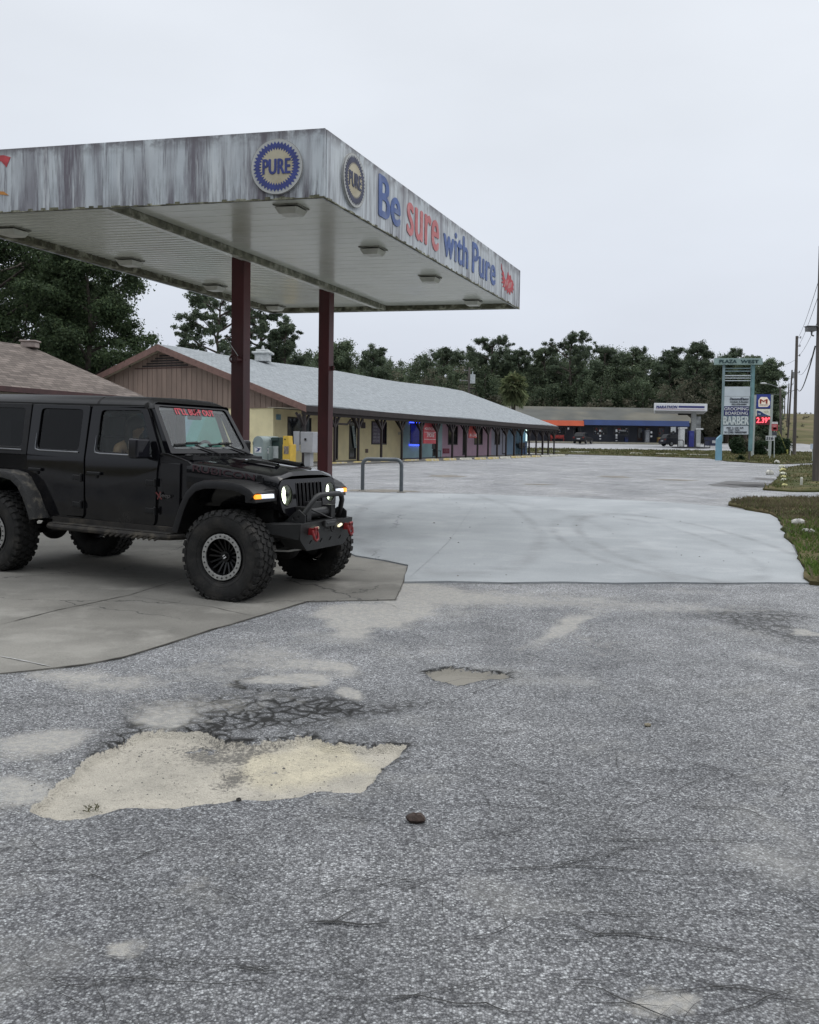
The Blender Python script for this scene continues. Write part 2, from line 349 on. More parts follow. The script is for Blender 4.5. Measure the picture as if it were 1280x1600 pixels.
        hn = n('ShaderNodeMath'); hn.operation = 'MULTIPLY_ADD'; l(mrange(noise(26, 6, .7), .25, .75, -.5, .5), hn.inputs[0]); hn.inputs[1].default_value = .55; l(sa.outputs[0], hn.inputs[2])
        base = mixc(mrange(hn.outputs[0], .44, .56), base, lime)
    l(base, b.inputs['Base Color']); b.inputs['Roughness'].default_value = rough; b.inputs['Specular IOR Level'].default_value = .25
    bp = n('ShaderNodeBump'); bp.inputs['Strength'].default_value = bump; bp.inputs['Distance'].default_value = .006; l(height, bp.inputs['Height']); bp.invert = bool(agg); l(bp.outputs[0], b.inputs['Normal'])
    MATS[name] = m; return m
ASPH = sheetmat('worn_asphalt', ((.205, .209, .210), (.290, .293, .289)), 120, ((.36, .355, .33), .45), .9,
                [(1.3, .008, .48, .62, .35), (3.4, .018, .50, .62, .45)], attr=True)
LOT = sheetmat('lot_asphalt', ((.27, .275, .285), (.34, .34, .345)), 0, ((.33, .32, .30), .4), .4, [(.35, .012, .45, .6, .5)], yglance=False)
PAD = sheetmat('old_concrete', ((.135, .13, .117), (.225, .217, .195)), 0, ((.33, .32, .29), .75), .6, [(.42, .003, .42, .52, .7)], yglance=False)
SLAB = sheetmat('new_concrete', ((.268, .285, .294), (.33, .348, .358)), 0, ((.40, .412, .42), .6), .25, [(.16, .0016, .44, .55, .4)], yglance=False)
GRASS = pm('turf', (.045, .055, .018), .95, var=.35, scale=1.3, col2=(.105, .085, .045), cthr=(.42, .6), bump=1, bscale=9, coord='Object', spec=.1)
FARGRASS = pm('dry_turf', (.085, .085, .035), .95, var=.3, scale=.25, col2=(.13, .105, .06), cthr=(.4, .6), bump=.6, bscale=3, spec=.1)
ASPH.use_nodes = True

def gridsheet(name, xs, ys, off, mat, kind='structure'):
    X, Y = np.meshgrid(xs, ys); Z = Hn(X, Y) + off; co = np.stack([X, Y, Z], -1).reshape(-1, 3)
    a, b = len(ys), len(xs); i = np.arange(a - 1)[:, None] * b + np.arange(b - 1)[None, :]; i = i.reshape(-1)
    o = npmesh(name, co, np.stack([i, i + 1, i + b + 1, i + b], -1), mat); o.data.shade_smooth(); o['kind'] = kind; return o
gx = np.concatenate([np.linspace(-700, -80, 20), np.arange(-76, 120, 4), np.linspace(125, 700, 40)])
gy = np.concatenate([np.linspace(-300, -40, 8), np.arange(-36, 200, 4), np.linspace(205, 420, 60), np.linspace(440, 1400, 20)])
gridsheet('terrain', gx, gy, -.12, FARGRASS)
gridsheet('pavement', np.arange(-42, 62, 1.0), np.arange(-30, 143, 1.0), -.06, LOT)

# near parking lot: fine sheet, broken up where the photograph shows holes
ys = [-1.6]
while ys[-1] < 96: ys.append(ys[-1] + (.10 if ys[-1] < 1.4 else max(.0125, .00095 * ys[-1] ** 2)))
ys = np.array(ys); sc = np.concatenate([np.linspace(-3.0, -.62, 24), np.linspace(-.6, .6, 440), np.linspace(.62, 2.0, 16)])
Yg, Sg = np.meshgrid(ys, sc, indexing='ij'); Xg = Sg * (Yg + 2.0)
def seg_dist(px, py, poly):
    d = np.full(px.shape, 1e9); inside = np.zeros(px.shape, bool); k = len(poly)
    for i in range(k):
        ax, ay = poly[i]; bx, by = poly[(i + 1) % k]; ex_, ey_ = bx - ax, by - ay
        t = np.clip(((px - ax) * ex_ + (py - ay) * ey_) / (ex_ * ex_ + ey_ * ey_ + 1e-12), 0, 1)
        d = np.minimum(d, np.hypot(px - ax - t * ex_, py - ay - t * ey_))
        c = ((ay > py) != (by > py)) & (px < (bx - ax) * (py - ay) / (by - ay + 1e-12) + ax); inside ^= c
    return np.where(inside, -d, d)
k_ = .547
h1 = [(80, 480), (150, 420), (200, 385), (230, 345), (300, 320), (370, 270), (420, 262), (520, 258), (600, 265), (650, 290), (720, 290), (840, 283), (860, 275), (950, 290), (1060, 300), (1155, 300), (1120, 330), (1085, 370), (1060, 395), (1025, 435), (930, 430), (870, 440), (760, 455), (680, 462), (600, 475), (500, 488), (420, 480), (330, 485), (250, 505), (150, 512), (110, 500)]
h1 = [tuple(G(x * k_, 1000 + y * k_)[:2]) for x, y in h1]
h2 = [tuple(G(*q)[:2]) for q in ((660, 1050), (700, 1041), (750, 1046), (795, 1050), (800, 1058), (760, 1062), (715, 1071), (680, 1062))]
msk = (Yg > 2.5) & (Yg < 9)
d1 = np.full(Xg.shape, 5.0); d2 = d1.copy()
d1[msk] = seg_dist(Xg[msk], Yg[msk], h1); d2[msk] = seg_dist(Xg[msk], Yg[msk], h2)
nz = (fbm(Xg * 5, Yg * 5, 4) - .5) * .13
e1 = d1 + nz; e2 = d2 + nz * .6
hole = np.maximum(1 - smooth(-.03, .03, e1), .8 * (1 - smooth(-.03, .03, e2)))
# shallow on the near side, steep at the far edge
depth1 = (1 - smooth(-.03, .004, e1)) * .045; depth2 = (1 - smooth(-.03, .004, e2)) * .045
Zg = Hn(Xg, Yg) - depth1 - depth2 + (fbm(Xg * 3, Yg * 3, 3) - .5) * .006 * (Yg < 14) + (fbm(Xg * 30, Yg * 30, 3) - .5) * .010 * hole
WX = (fbm(Xg * 1.6 + 5, Yg * 1.6, 5) - .5) * .9; WY = (fbm(Xg * 1.6, Yg * 1.6 + 40, 5) - .5) * .55
def gauss(u, v, ru, rv, amp=1, rot=0):
    c = G(u, v); e = G(u + ru, v); f = G(u, v - rv); sx = max(.05, (e - c).length); sy = max(.05, (f - c).length)
    dx, dy = Xg + WX - c.x, Yg + WY - c.y; dx, dy = dx * cos(rot) + dy * sin(rot), -dx * sin(rot) + dy * cos(rot)
    return amp * np.exp(-(dx / sx) ** 2 - (dy / sy) ** 2)
sandm = sum(gauss(*q) for q in ((60, 1172, 70, 22, .9), (20, 1245, 60, 18, .8), (150, 1060, 120, 16, .55), (250, 1125, 45, 20, .7), (580, 965, 70, 16, 1.3, .6), (660, 925, 50, 12, 1.4, .5), (600, 950, 50, 10, 1.2), (800, 935, 200, 14, .45), (400, 1030, 120, 25, .4), (900, 1010, 150, 40, .2), (640, 935, 60, 16, .7), (530, 985, 35, 9, .8, .5), (520, 1045, 60, 14, .55), (875, 980, 22, 22, .8, -.4), (430, 1068, 38, 7, .9), (518, 1082, 22, 7, .9), (232, 1466, 24, 16, .6), (60, 1583, 50, 6, .6), (980, 1545, 40, 10, .5), (1010, 1555, 20, 8, .45), (1275, 990, 15, 5, 1), (200, 1215, 60, 25, .35), (1100, 950, 140, 12, .3), (330, 1100, 150, 20, .3), (740, 1290, 40, 30, .12), (350, 1370, 60, 30, .2)))
# ring-shaped patch
cR = G(430, 1068); rr_ = np.hypot((Xg - cR.x) / .27, (Yg - cR.y) / .17); ring = np.exp(-((rr_ - 1) / .16) ** 2)
dark = sum(gauss(*q) for q in ((330, 1115, 110, 26, 1), (440, 1120, 110, 24, .9), (240, 1150, 70, 20, .8), (500, 1110, 80, 20, .7), (620, 1100, 40, 20, .5), (300, 1145, 60, 14, .8), (1240, 990, 60, 25, .5), (1180, 960, 60, 10, .4))) + ring * .9
dark = np.clip(dark, 0, 1) + np.exp(-(np.clip(e1, 0, 9) / .05) ** 2) * (Yg > h1[0][1] * .98) * .8 * (e1 > -.01) * smooth(0, 1.2, Yg - h1[0][1])
dark = dark + .8 * np.exp(-(np.clip(e2, 0, 9) / .03) ** 2) * (e2 > -.02)
innerdark = np.exp(-((Xg - G(420, 1195).x) / .16) ** 2 - ((Yg - G(420, 1195).y) / .06) ** 2) * .35 + .5 * np.exp(-((Xg - G(300, 1160).x) / .5) ** 2 - ((Yg - G(300, 1160).y) / .12) ** 2) * .8
n5 = fbm(Xg * 12, Yg * 12, 4)
limem = hole * np.clip(1 - innerdark * smooth(.35, .6, n5) * 1.4, 0, 1)
sandm = np.clip(sandm * 1.25, 0, 1) * smooth(.22, .5, fbm(Xg * 2.5 + 9, Yg * 2.5, 5) + .15)
co = np.stack([Xg, Yg, Zg], -1).reshape(-1, 3); a, b = Xg.shape
i = (np.arange(a - 1)[:, None] * b + np.arange(b - 1)[None, :]).reshape(-1)
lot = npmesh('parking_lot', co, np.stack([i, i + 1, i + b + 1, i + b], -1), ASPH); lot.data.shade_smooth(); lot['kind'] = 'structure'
at = lot.data.attributes.new('wear', 'FLOAT_VECTOR', 'POINT')
at.data.foreach_set('vector', np.stack([limem, np.clip(sandm, 0, 1), np.clip(dark, 0, 1)], -1).astype(np.float32).reshape(-1))

def drape(name, poly, off, mat, cell=.5, skirt=.05, rag=0.0, kind='structure', bumps=0):
    import bmesh
    pts = []
    for i in range(len(poly)):
        p, q = V(poly[i][:2]), V(poly[(i + 1) % len(poly)][:2]); L_ = (q - p).length; k = max(1, int(L_ / (cell * .6)))
        for j in range(k):
            t = p + (q - p) * (j / k); nrm = V((-(q - p).y, (q - p).x)).normalized() if L_ > 0 else V((0, 0))
            r = (fbm(np.array([t.x * 3.0]), np.array([t.y * 3.0]), 3)[0] - .5) * 2 * rag if j else 0
            pts.append(t + nrm * r)
    bm = bmesh.new(); vs = [bm.verts.new((p.x, p.y, 0)) for p in pts]; bm.faces.new(vs)
    bmesh.ops.triangulate(bm, faces=bm.faces[:])
    x0, x1 = min(p.x for p in pts), max(p.x for p in pts); y0, y1 = min(p.y for p in pts), max(p.y for p in pts)
    nx = min(120, int((x1 - x0) / cell)); ny = min(120, int((y1 - y0) / cell))
    for k in range(1, nx): bmesh.ops.bisect_plane(bm, geom=bm.verts[:] + bm.edges[:] + bm.faces[:], plane_co=(x0 + (x1 - x0) * k / nx, 0, 0), plane_no=(1, 0, 0))
    for k in range(1, ny): bmesh.ops.bisect_plane(bm, geom=bm.verts[:] + bm.edges[:] + bm.faces[:], plane_co=(0, y0 + (y1 - y0) * k / ny, 0), plane_no=(0, 1, 0))
    for v in bm.verts:
        edge = any(e.is_boundary for e in v.link_edges)
        v.co.z = H(v.co.x, v.co.y) + off + (0 if edge or not bumps else bumps * float(fbm(np.array([v.co.x * .8]), np.array([v.co.y * .8]), 3)[0]))
    be = [e for e in bm.edges if e.is_boundary]
    r = bmesh.ops.extrude_edge_only(bm, edges=be); bmesh.ops.translate(bm, verts=[g for g in r['geom'] if isinstance(g, bmesh.types.BMVert)], vec=(0, 0, -skirt))
    bmesh.ops.recalc_face_normals(bm, faces=bm.faces)
    me = bpy.data.meshes.new(name); bm.to_mesh(me); bm.free(); me.materials.append(mat); o = bpy.data.objects.new(name, me); COL.objects.link(o); o['kind'] = kind
    me.shade_smooth(); me.set_sharp_from_angle(angle=radians(40)); return o
g2 = lambda *q: [tuple(G(*p)[:2]) for p in q]
padp = g2((-160, 1074), (0, 1054), (60, 1048), (130, 1040), (190, 1029), (260, 1008), (330, 985), (400, 965), (480, 941), (560, 939), (618, 938), (630, 912), (637, 886), (600, 878), (556, 871)) + [(-2.2, 16.5), (-3.4, 23), (-16, 27), (-16, 9.0)]
at = lot.data.attributes.new('fill', 'FLOAT_VECTOR', 'POINT')
crm = gauss(520, 1185, 110, 26, 1.0) + gauss(330, 1190, 90, 20, .25) + gauss(300, 1240, 100, 14, .3)
drk = gauss(390, 1195, 60, 12, .22) + gauss(330, 1165, 90, 9, .2) + gauss(430, 1170, 40, 8, .15)
at.data.foreach_set('vector', np.stack([np.clip(crm, 0, 1), drk, (e2 < .1) * .85], -1).astype(np.float32).reshape(-1))
drape('concrete_pad', padp, .010, PAD, .5, .03, rag=.035)
slabp = g2((632, 911.5), (700, 910.5), (790, 912.5), (880, 911.3), (960, 913.2), (1050, 912), (1130, 913.4), (1200, 912.3), (1265, 913), (1250, 880), (1215, 812), (1203, 805), (1130, 793), (1060, 787), (900, 779), (740, 773), (545, 771)) + [(-3.35, 22.6), (-2.25, 16.2)] + g2((556, 870), (600, 877), (638, 885))
drape('concrete_slab', slabp, .022, SLAB, .6, .05, rag=.035)
EDGE = pm('broken_edge', (.05, .05, .048), .95, var=.5, scale=20)
# joint and cracks
def crackline(name, pts, wd, off=.0075, jit=.02, mat=None, mb=None):
    P_ = [G(*p) for p in pts]; out = []
    for i in range(len(P_) - 1):
        L_ = (P_[i + 1] - P_[i]).length; k = max(2, int(L_ / .05))
        for j in range(k): out.append(P_[i].lerp(P_[i + 1], j / k))
    out.append(P_[-1]); q = []
    for j, p in enumerate(out):
        a = out[max(0, j - 1)]; b = out[min(len(out) - 1, j + 1)]; d = (b - a).normalized(); nn = V((-d.y, d.x, 0))
        o_ = (float(fbm(np.array([p.x * 4 + 3]), np.array([p.y * 4]), 4)[0]) - .5) * jit * 6
        wl = wd * (1.0 if off < .01 else .6) * (.25 + 1.3 * float(vnoise(np.array([p.x * 9]), np.array([p.y * 9 + 5]))[0])) * min(1, (j + 1) / 6, (len(out) - j) / 6)
        c = p + nn * o_; q.append((c + nn * wl * .5, c - nn * wl * .5))
    vs = []; 
    for a_, b_ in q: vs += [(a_.x, a_.y, H(a_.x, a_.y) + off), (b_.x, b_.y, H(b_.x, b_.y) + off)]
    mb.add(vs, [(2 * i, 2 * i + 1, 2 * i + 3, 2 * i + 2) for i in range(len(q) - 1)])
cm = MB()
for pts, wd in (
    (((0, 1352), (60, 1348), (120, 1347), (210, 1352)), .006), (((0, 1454), (80, 1451)), .004), (((215, 1387), (290, 1400), (340, 1408), (395, 1421)), .005),
    (((420, 1455), (470, 1450), (485, 1442), (560, 1448), (600, 1446), (640, 1450)), .010), (((500, 1275), (560, 1285), (630, 1288)), .006),
    (((640, 1250), (760, 1258), (880, 1270), (960, 1280)), .004), (((880, 1325), (950, 1313), (1060, 1310), (1180, 1316), (1280, 1318)), .006),
    (((715, 1366), (800, 1357), (900, 1358), (1000, 1360), (1130, 1368)), .006), (((900, 1395), (960, 1392), (1060, 1391)), .005), (((1090, 1385), (1160, 1388), (1220, 1398), (1280, 1400)), .005),
    (((790, 1425), (830, 1443), (880, 1447), (930, 1462), (985, 1458), (1040, 1470), (1110, 1480), (1200, 1496)), .007), (((700, 1468), (745, 1465), (790, 1450), (815, 1442)), .006),
    (((860, 1540), (920, 1538), (960, 1534)), .008), (((1070, 1534), (1120, 1550), (1200, 1556), (1280, 1570)), .008), (((980, 1556), (1050, 1552), (1100, 1560)), .006),
    (((1090, 1432), (1150, 1424), (1220, 1430), (1280, 1442)), .005), (((730, 1475), (765, 1495)), .005), (((800, 1052), (850, 1054), (892, 1056)), .012), (((1060, 1052), (1160, 1066), (1280, 1062)), .006),
    (((620, 985), (700, 1010), (690, 1016)), .006), (((930, 1060), (1000, 1075), (1090, 1090)), .005), (((640, 1120), (720, 1140), (800, 1150)), .004), (((1000, 1180), (1100, 1200), (1280, 1210)), .004),
    (((760, 1210), (900, 1230), (1040, 1228)), .004), (((1080, 960), (1140, 975), (1280, 985)), .010), (((700, 912.5), (860, 913)), .012), (((0, 1340), (60, 1330)), .004)):
    crackline('c', pts, wd, mb=cm)
for k in range(170):
    u, v = (random.uniform(-20, 1300), random.uniform(1240, 1600)) if k % 3 else (random.uniform(560, 1300), random.uniform(950, 1240))
    if k % 3 and u < 640 and v < 1300: continue
    sc_ = (v - 700) / 600; pts = [(u, v)]; du = random.choice((-1, 1)); dv_ = random.uniform(-.28, .28)
    for q in range(random.randint(3, 8)): u += du * random.uniform(18, 42) * sc_; v += (dv_ * 30 + random.uniform(-9, 9)) * sc_; pts.append((u, min(1640, max(935, v))))
    crackline('c', pts, random.uniform(.0022, .0055), mb=cm, jit=.012)
    if random.random() < .5: q = random.choice(pts[1:-1]); crackline('c', [q, (q[0] + random.uniform(-30, 30) * sc_, q[1] + random.uniform(12, 30) * sc_), (q[0] + random.uniform(-50, 50) * sc_, q[1] + random.uniform(35, 60) * sc_)], .003, mb=cm, jit=.012)
co_ = cm.build('pavement_cracks', pm('crack_shadow_soil', (.028, .028, .027), 1, var=.3)); tag(co_, kind='structure')
cm = MB()
for pts, wd in ((((0, 978), (90, 955), (200, 932), (285, 906)), .022), (((0, 903), (120, 900), (285, 906), (330, 905)), .014), (((190, 930), (260, 942), (330, 950), (400, 965)), .014), (((0, 1054.5), (60, 1048.5), (130, 1040.5), (190, 1029.5), (260, 1008.5), (330, 985.5), (400, 965.5), (480, 941.5), (618, 938.5), (630, 912.5), (637, 886)), .018)):
    crackline('c', pts, wd, off=.0145, mb=cm, jit=.003)
tag(cm.build('pad_joints', pm('joint_soil', (.07, .066, .057), 1, var=.3)), kind='structure')
cm = MB()
for pts, wd in ((((0, 1028), (40, 1036), (82, 1044)), .05),): crackline('c', pts, wd, off=.015, mb=cm, jit=.004)
tag(cm.build('painted_line', pm('faded_white_paint', (.33, .33, .32), .8, var=.3, scale=20)), kind='structure')
# tyre arcs on the new slab
def arc(u0, v0, ru, rv, a0, a1, wd, mb):
    pts = [(u0 + ru * cos(a), v0 - rv * sin(a)) for a in np.linspace(a0, a1, 24)]
    q = [G(*p) for p in pts]; vs = []
    for j, p in enumerate(q):
        d = (q[min(23, j + 1)] - q[max(0, j - 1)]).normalized(); nn = V((-d.y, d.x, 0)) * wd * .5
        for s_ in (1, -1): r = p + nn * s_; vs.append((r.x, r.y, H(r.x, r.y) + .0265))
    mb.add(vs, [(2 * i, 2 * i + 1, 2 * i + 3, 2 * i + 2) for i in range(23)])
# faint tyre tracks turning across the new slab
def slab_tracks():
    t = SLAB.node_tree; n = t.nodes.new; l = t.links.new; bs = t.nodes['Principled BSDF']; src = bs.inputs['Base Color'].links[0].from_socket
    pos = n('ShaderNodeNewGeometry').outputs['Position']; nz = n('ShaderNodeTexNoise'); nz.inputs['Scale'].default_value = 1.4; nz.inputs['Detail'].default_value = 7; nz.inputs['Roughness'].default_value = .7; l(pos, nz.inputs[0])
    for (u0, v0, ru, rv, amt) in ((1060, 850, 130, 42, .34), (1000, 848, 116, 38, .28), (690, 810, 130, 42, .26), (780, 838, 190, 56, .16)):
        c = G(u0, v0); sx_ = (G(u0 + ru, v0) - c).length; sy_ = (G(u0, v0 - rv) - c).length
        q = n('ShaderNodeVectorMath'); q.operation = 'SUBTRACT'; l(pos, q.inputs[0]); q.inputs[1].default_value = c; q2 = n('ShaderNodeVectorMath'); q2.operation = 'MULTIPLY'; l(q.outputs[0], q2.inputs[0]); q2.inputs[1].default_value = (1 / sx_, 1 / sy_, 0)
        ln = n('ShaderNodeVectorMath'); ln.operation = 'LENGTH'; l(q2.outputs[0], ln.inputs[0]); d1_ = n('ShaderNodeMath'); d1_.operation = 'SUBTRACT'; l(ln.outputs['Value'], d1_.inputs[0]); d1_.inputs[1].default_value = 1; ab_ = n('ShaderNodeMath'); ab_.operation = 'ABSOLUTE'; l(d1_.outputs[0], ab_.inputs[0])
        mr_ = n('ShaderNodeMapRange'); mr_.interpolation_type = 'SMOOTHSTEP'; mr_.inputs[1].default_value = 0; mr_.inputs[2].default_value = .10; mr_.inputs[3].default_value = amt; mr_.inputs[4].default_value = 0; l(ab_.outputs[0], mr_.inputs[0])
        nm = n('ShaderNodeMapRange'); nm.inputs[1].default_value = .38; nm.inputs[2].default_value = .6; l(nz.outputs[0], nm.inputs[0]); mm = n('ShaderNodeMath'); mm.operation = 'MULTIPLY'; l(mr_.outputs[0], mm.inputs[0]); l(nm.outputs[0], mm.inputs[1])
        mx_ = n('ShaderNodeMix'); mx_.data_type = 'RGBA'; l(mm.outputs[0], mx_.inputs[0]); l(src, mx_.inputs[6]); mx_.inputs[7].default_value = (.10, .10, .10, 1); src = mx_.outputs[2]
    l(src, bs.inputs['Base Color'])
slab_tracks()
cm = MB()
for pts in (((640, 905), (700, 850), (752, 774)), ((552, 800), (700, 806), (860, 800))): crackline('c', pts, .010, off=.0262, jit=.001, mb=cm)
tag(cm.build('slab_joints', pm('slab_joint', (.23, .24, .245), 1, var=.2)), kind='structure')
mb = MB()
for k in range(60):
    u, v = random.uniform(640, 1230), 775 + 135 * random.random() ** 1.2; p = G(u, v)
    if seg_dist(np.array([p.x]), np.array([p.y]), slabp)[0] > -.1: continue
    a = random.uniform(0, 3); r = random.uniform(.008, .022) * (1.6 if random.random() < .1 else 1); z = p.z + .028; mb.add([(p.x + r * cos(a), p.y + r * sin(a), z), (p.x - r * .3 * sin(a), p.y + r * .3 * cos(a), z + r * .5), (p.x - r * cos(a), p.y - r * sin(a), z), (p.x + r * .3 * sin(a), p.y - r * .3 * cos(a), z + .002)], [(0, 1, 2, 3)])
tag(mb.build('fallen_leaves', pm('dead_leaf', (.08, .06, .045), .9, var=.4)), 'tiny dead leaves scattered on the new concrete slab', 'leaves', kind='stuff')
# grass areas
isA = g2((1266, 914), (1250, 880), (1217, 812), (1203, 804), (1165, 797), (1138, 789), (1165, 783.5), (1230, 782), (1300, 783), (1420, 786)) + [(13, 20), (12, 9.5), (7.0, 9.0)]
drape('grass_island', isA, .05, GRASS, .5, .12, rag=.12, bumps=.08)
isB = g2((1192, 766), (1215, 752), (1222, 734), (1250, 729), (1300, 728)) + [(34, 44), (30, 27)] + g2((1300, 769), (1240, 769))
drape('grass_verge', isB, .05, GRASS, .7, .12, rag=.12, bumps=.10)
isC = g2((862, 709), (900, 710.5), (1000, 713), (1108, 716.5), (1135, 721), (1215, 725.5), (1240, 725), (1300, 723)) + [(44, 72), (50, 93), (44, 97), (2, 96), (2, 88)]
drape('grass_strip', isC, .05, GRASS, 1.0, .15, rag=.2, bumps=.06)
# puddle stains by the far island
cm = MB()
def blob(u, v, ru, rv, mb, off=.005, ph=0):
    c = G(u, v); e = G(u + ru, v); f = G(u, v + rv); sx = (e - c).length; sy = (f - c).length; n_ = 40; vs = [(c.x, c.y, H(c.x, c.y) + off)]
    for k in range(n_):
        a = 2 * pi * k / n_; r = .7 + .6 * float(vnoise(np.array([3 * cos(a) + ph + 9]), np.array([3 * sin(a) + 9]))[0]); x, y = c.x + sx * r * cos(a), c.y + sy * r * sin(a); vs.append((x, y, H(x, y) + off))
    mb.add(vs, [(0, 1 + k, 1 + (k + 1) % n_) for k in range(n_)])
blob(1178, 757, 42, 4.5, cm, ph=1); blob(1145, 759, 30, 2.5, cm, ph=5); blob(1205, 749, 22, 2, cm, ph=9); blob(1195, 760, 26, 3, cm, ph=3)
tag(cm.build('wet_silt', pm('dark_silt', (.06, .058, .055), .6, var=.4, scale=3)), kind='structure')
cm = MB(); blob(600, 767, 60, 2.0, cm, ph=4); blob(700, 744, 30, 1.5, cm, ph=4); blob(960, 745, 22, 1.2, cm, ph=2); blob(1055, 750, 26, 1.0, cm, ph=3); blob(840, 757, 22, .8, cm, ph=3)
tag(cm.build('soil_stain', pm('brown_silt', (.17, .155, .13), .9, var=.3, scale=3)), kind='structure')

# grass blades and weeds on the near island (stuff)
def inpoly(x, y, poly): return seg_dist(np.array(x), np.array(y), poly) < -.02
def blades(name, poly, n, hgt, wid, mat, lean=.5, dens=None, zoff=.05):
    x0, x1 = min(p[0] for p in poly), max(p[0] for p in poly); y0, y1 = min(p[1] for p in poly), max(p[1] for p in poly)
    x = rng.uniform(x0, x1, n * 3); y = rng.uniform(y0, y1, n * 3); ok = inpoly(x, y, poly)
    if dens: ok &= rng.random(len(x)) < dens(x, y)
    x, y = x[ok][:n], y[ok][:n]; n = len(x); z = Hn(x, y) + zoff
    h = hgt * rng.uniform(.4, 1.4, n) * (.5 + fbm(x * 1.5, y * 1.5, 3)); a = rng.uniform(0, 2 * pi, n); ln = h * lean * rng.uniform(0, 1.6, n); a2 = rng.uniform(0, 2 * pi, n); wv = wid * rng.uniform(.5, 1.5, n)
    p0 = np.stack([x - wv * np.cos(a), y - wv * np.sin(a), z], -1); p1 = np.stack([x + wv * np.cos(a), y + wv * np.sin(a), z], -1)
    mid = np.stack([x + ln * .4 * np.cos(a2), y + ln * .4 * np.sin(a2), z + h * .65], -1); tip = np.stack([x + ln * np.cos(a2), y + ln * np.sin(a2), z + h], -1)
    o_ = np.stack([wv * np.cos(a), wv * np.sin(a), 0 * wv], -1) * .8
    co = np.stack([p0, p1, mid + o_, tip, mid - o_], 1).reshape(-1, 3); f = (np.arange(n)[:, None] * 5 + np.array([0, 1, 2, 3, 4])[None]);
    o = npmesh(name, co, f, mat, nv=5); return o
def leafmat(name, c1, c2, c3=None, trans=.25, rough=.6):
    m, t, b = newmat(name); n = t.nodes.new; l = t.links.new; g = n('ShaderNodeNewGeometry'); cr = n('ShaderNodeValToRGB'); l(g.outputs['Random Per Island'], cr.inputs[0])
    cr.color_ramp.elements[0].color = (*c1, 1); cr.color_ramp.elements[1].color = (*c2, 1)
    if c3: e_ = cr.color_ramp.elements.new(.93); e_.color = (*c2, 1); cr.color_ramp.elements[2].color = (*c3, 1)
    tc_ = n('ShaderNodeTexCoord'); ns_ = n('ShaderNodeTexNoise'); ns_.inputs['Scale'].default_value = .45; ns_.inputs['Detail'].default_value = 3; l(tc_.outputs['Object'], ns_.inputs[0])
    mr_ = n('ShaderNodeMapRange'); mr_.inputs[1].default_value = .35; mr_.inputs[2].default_value = .65; mr_.inputs[3].default_value = .6; mr_.inputs[4].default_value = 1.45; l(ns_.outputs[0], mr_.inputs[0])
    vm_ = n('ShaderNodeVectorMath'); vm_.operation = 'SCALE'; l(cr.outputs[0], vm_.inputs[0]); l(mr_.outputs[0], vm_.inputs['Scale']); l(vm_.outputs[0], b.inputs['Base Color'])
    b.inputs['Roughness'].default_value = rough; b.inputs['Specular IOR Level'].default_value = .15
    tl = n('ShaderNodeBsdfTranslucent'); l(vm_.outputs[0], tl.inputs[0]); ms = n('ShaderNodeMixShader'); ms.inputs[0].default_value = .38; l(b.outputs[0], ms.inputs[1]); l(tl.outputs[0], ms.inputs[2]); l(ms.outputs[0], t.nodes['Material Output'].inputs[0])
    MATS[name] = m; return m
GBL = leafmat('grass_blade', (.05, .09, .018), (.11, .16, .04), (.22, .19, .10))
GDRY = leafmat('dry_grass_blade', (.09, .080, .045), (.17, .145, .095), (.10, .13, .05))
isAi = [(p[0], p[1]) for p in isA]
dgreen = lambda x, y: np.clip(1.3 - smooth(14, 22, y) * 1.15, 0, 1); ddry = lambda x, y: .08 + smooth(15, 21, y) * .9
tag(blades('green_grass', isAi, 26000, .085, .010, GBL, .7, dgreen), 'short green weeds and grass beside the new concrete slab', 'grass', kind='stuff')
tag(blades('dry_grass', isAi, 26000, .10, .010, GDRY, .5, ddry), 'dry brownish grass on the island beyond the slab', 'grass', kind='stuff')
isBi = [(p[0], p[1]) for p in isB]
tag(blades('verge_grass', isBi, 16000, .10, .02, leafmat('verge_blade', (.06, .075, .025), (.13, .12, .06), (.18, .14, .09)), .5), 'short patchy grass on the verge around the near wooden pole', 'grass', kind='stuff')
isCi = [(p[0], p[1]) for p in isC]
tag(blades('strip_grass', isCi, 16000, .12, .04, MATS['verge_blade'], .5), 'mown green and brown grass strip beyond the parking lot', 'grass', kind='stuff')
tuft = g2((125, 1262), (165, 1262), (160, 1244), (128, 1248))
tag(blades('weed_tuft', tuft, 55, .016, .002, MATS['verge_blade'], 1.2, zoff=-.03), 'tiny weed tuft growing in the sandy pothole', 'weeds', kind='stuff')
# loose crumbs in and around the pothole
def rock(mb, c, r, seed, flat=.6):
    rs = random.Random(seed); vs = []; fs = []; n_, m_ = 9, 6
    for i in range(m_ + 1):
        th = pi * i / m_
        for j in range(n_):
            k = 1 + (rs.random() - .5) * .35; vs.append((c[0] + r * k * sin(th) * cos(2 * pi * j / n_), c[1] + r * .75 * k * sin(th) * sin(2 * pi * j / n_), c[2] + r * flat * k * cos(th)))
    for i in range(m_):
        for j in range(n_): fs.append((i * n_ + j, (i + 1) * n_ + j, (i + 1) * n_ + (j + 1) % n_, i * n_ + (j + 1) % n_))
    mb.add(vs, fs)
mb = MB(); bx = [p[0] for p in h1]; by = [p[1] for p in h1]
for k in range(420):
    x, y = random.uniform(min(bx) - .15, max(bx) + .15), random.uniform(min(by) - .1, max(by) + .15); r = random.uniform(.0015, .0045) * (2 if random.random() < .04 else 1)
    e = float(seg_dist(np.array([x]), np.array([y]), h1)[0])
    if e > .12: continue
    rock(mb, (x, y, H(x, y) + (-.033 if e < 0 else 0) + r * .3), r, k)
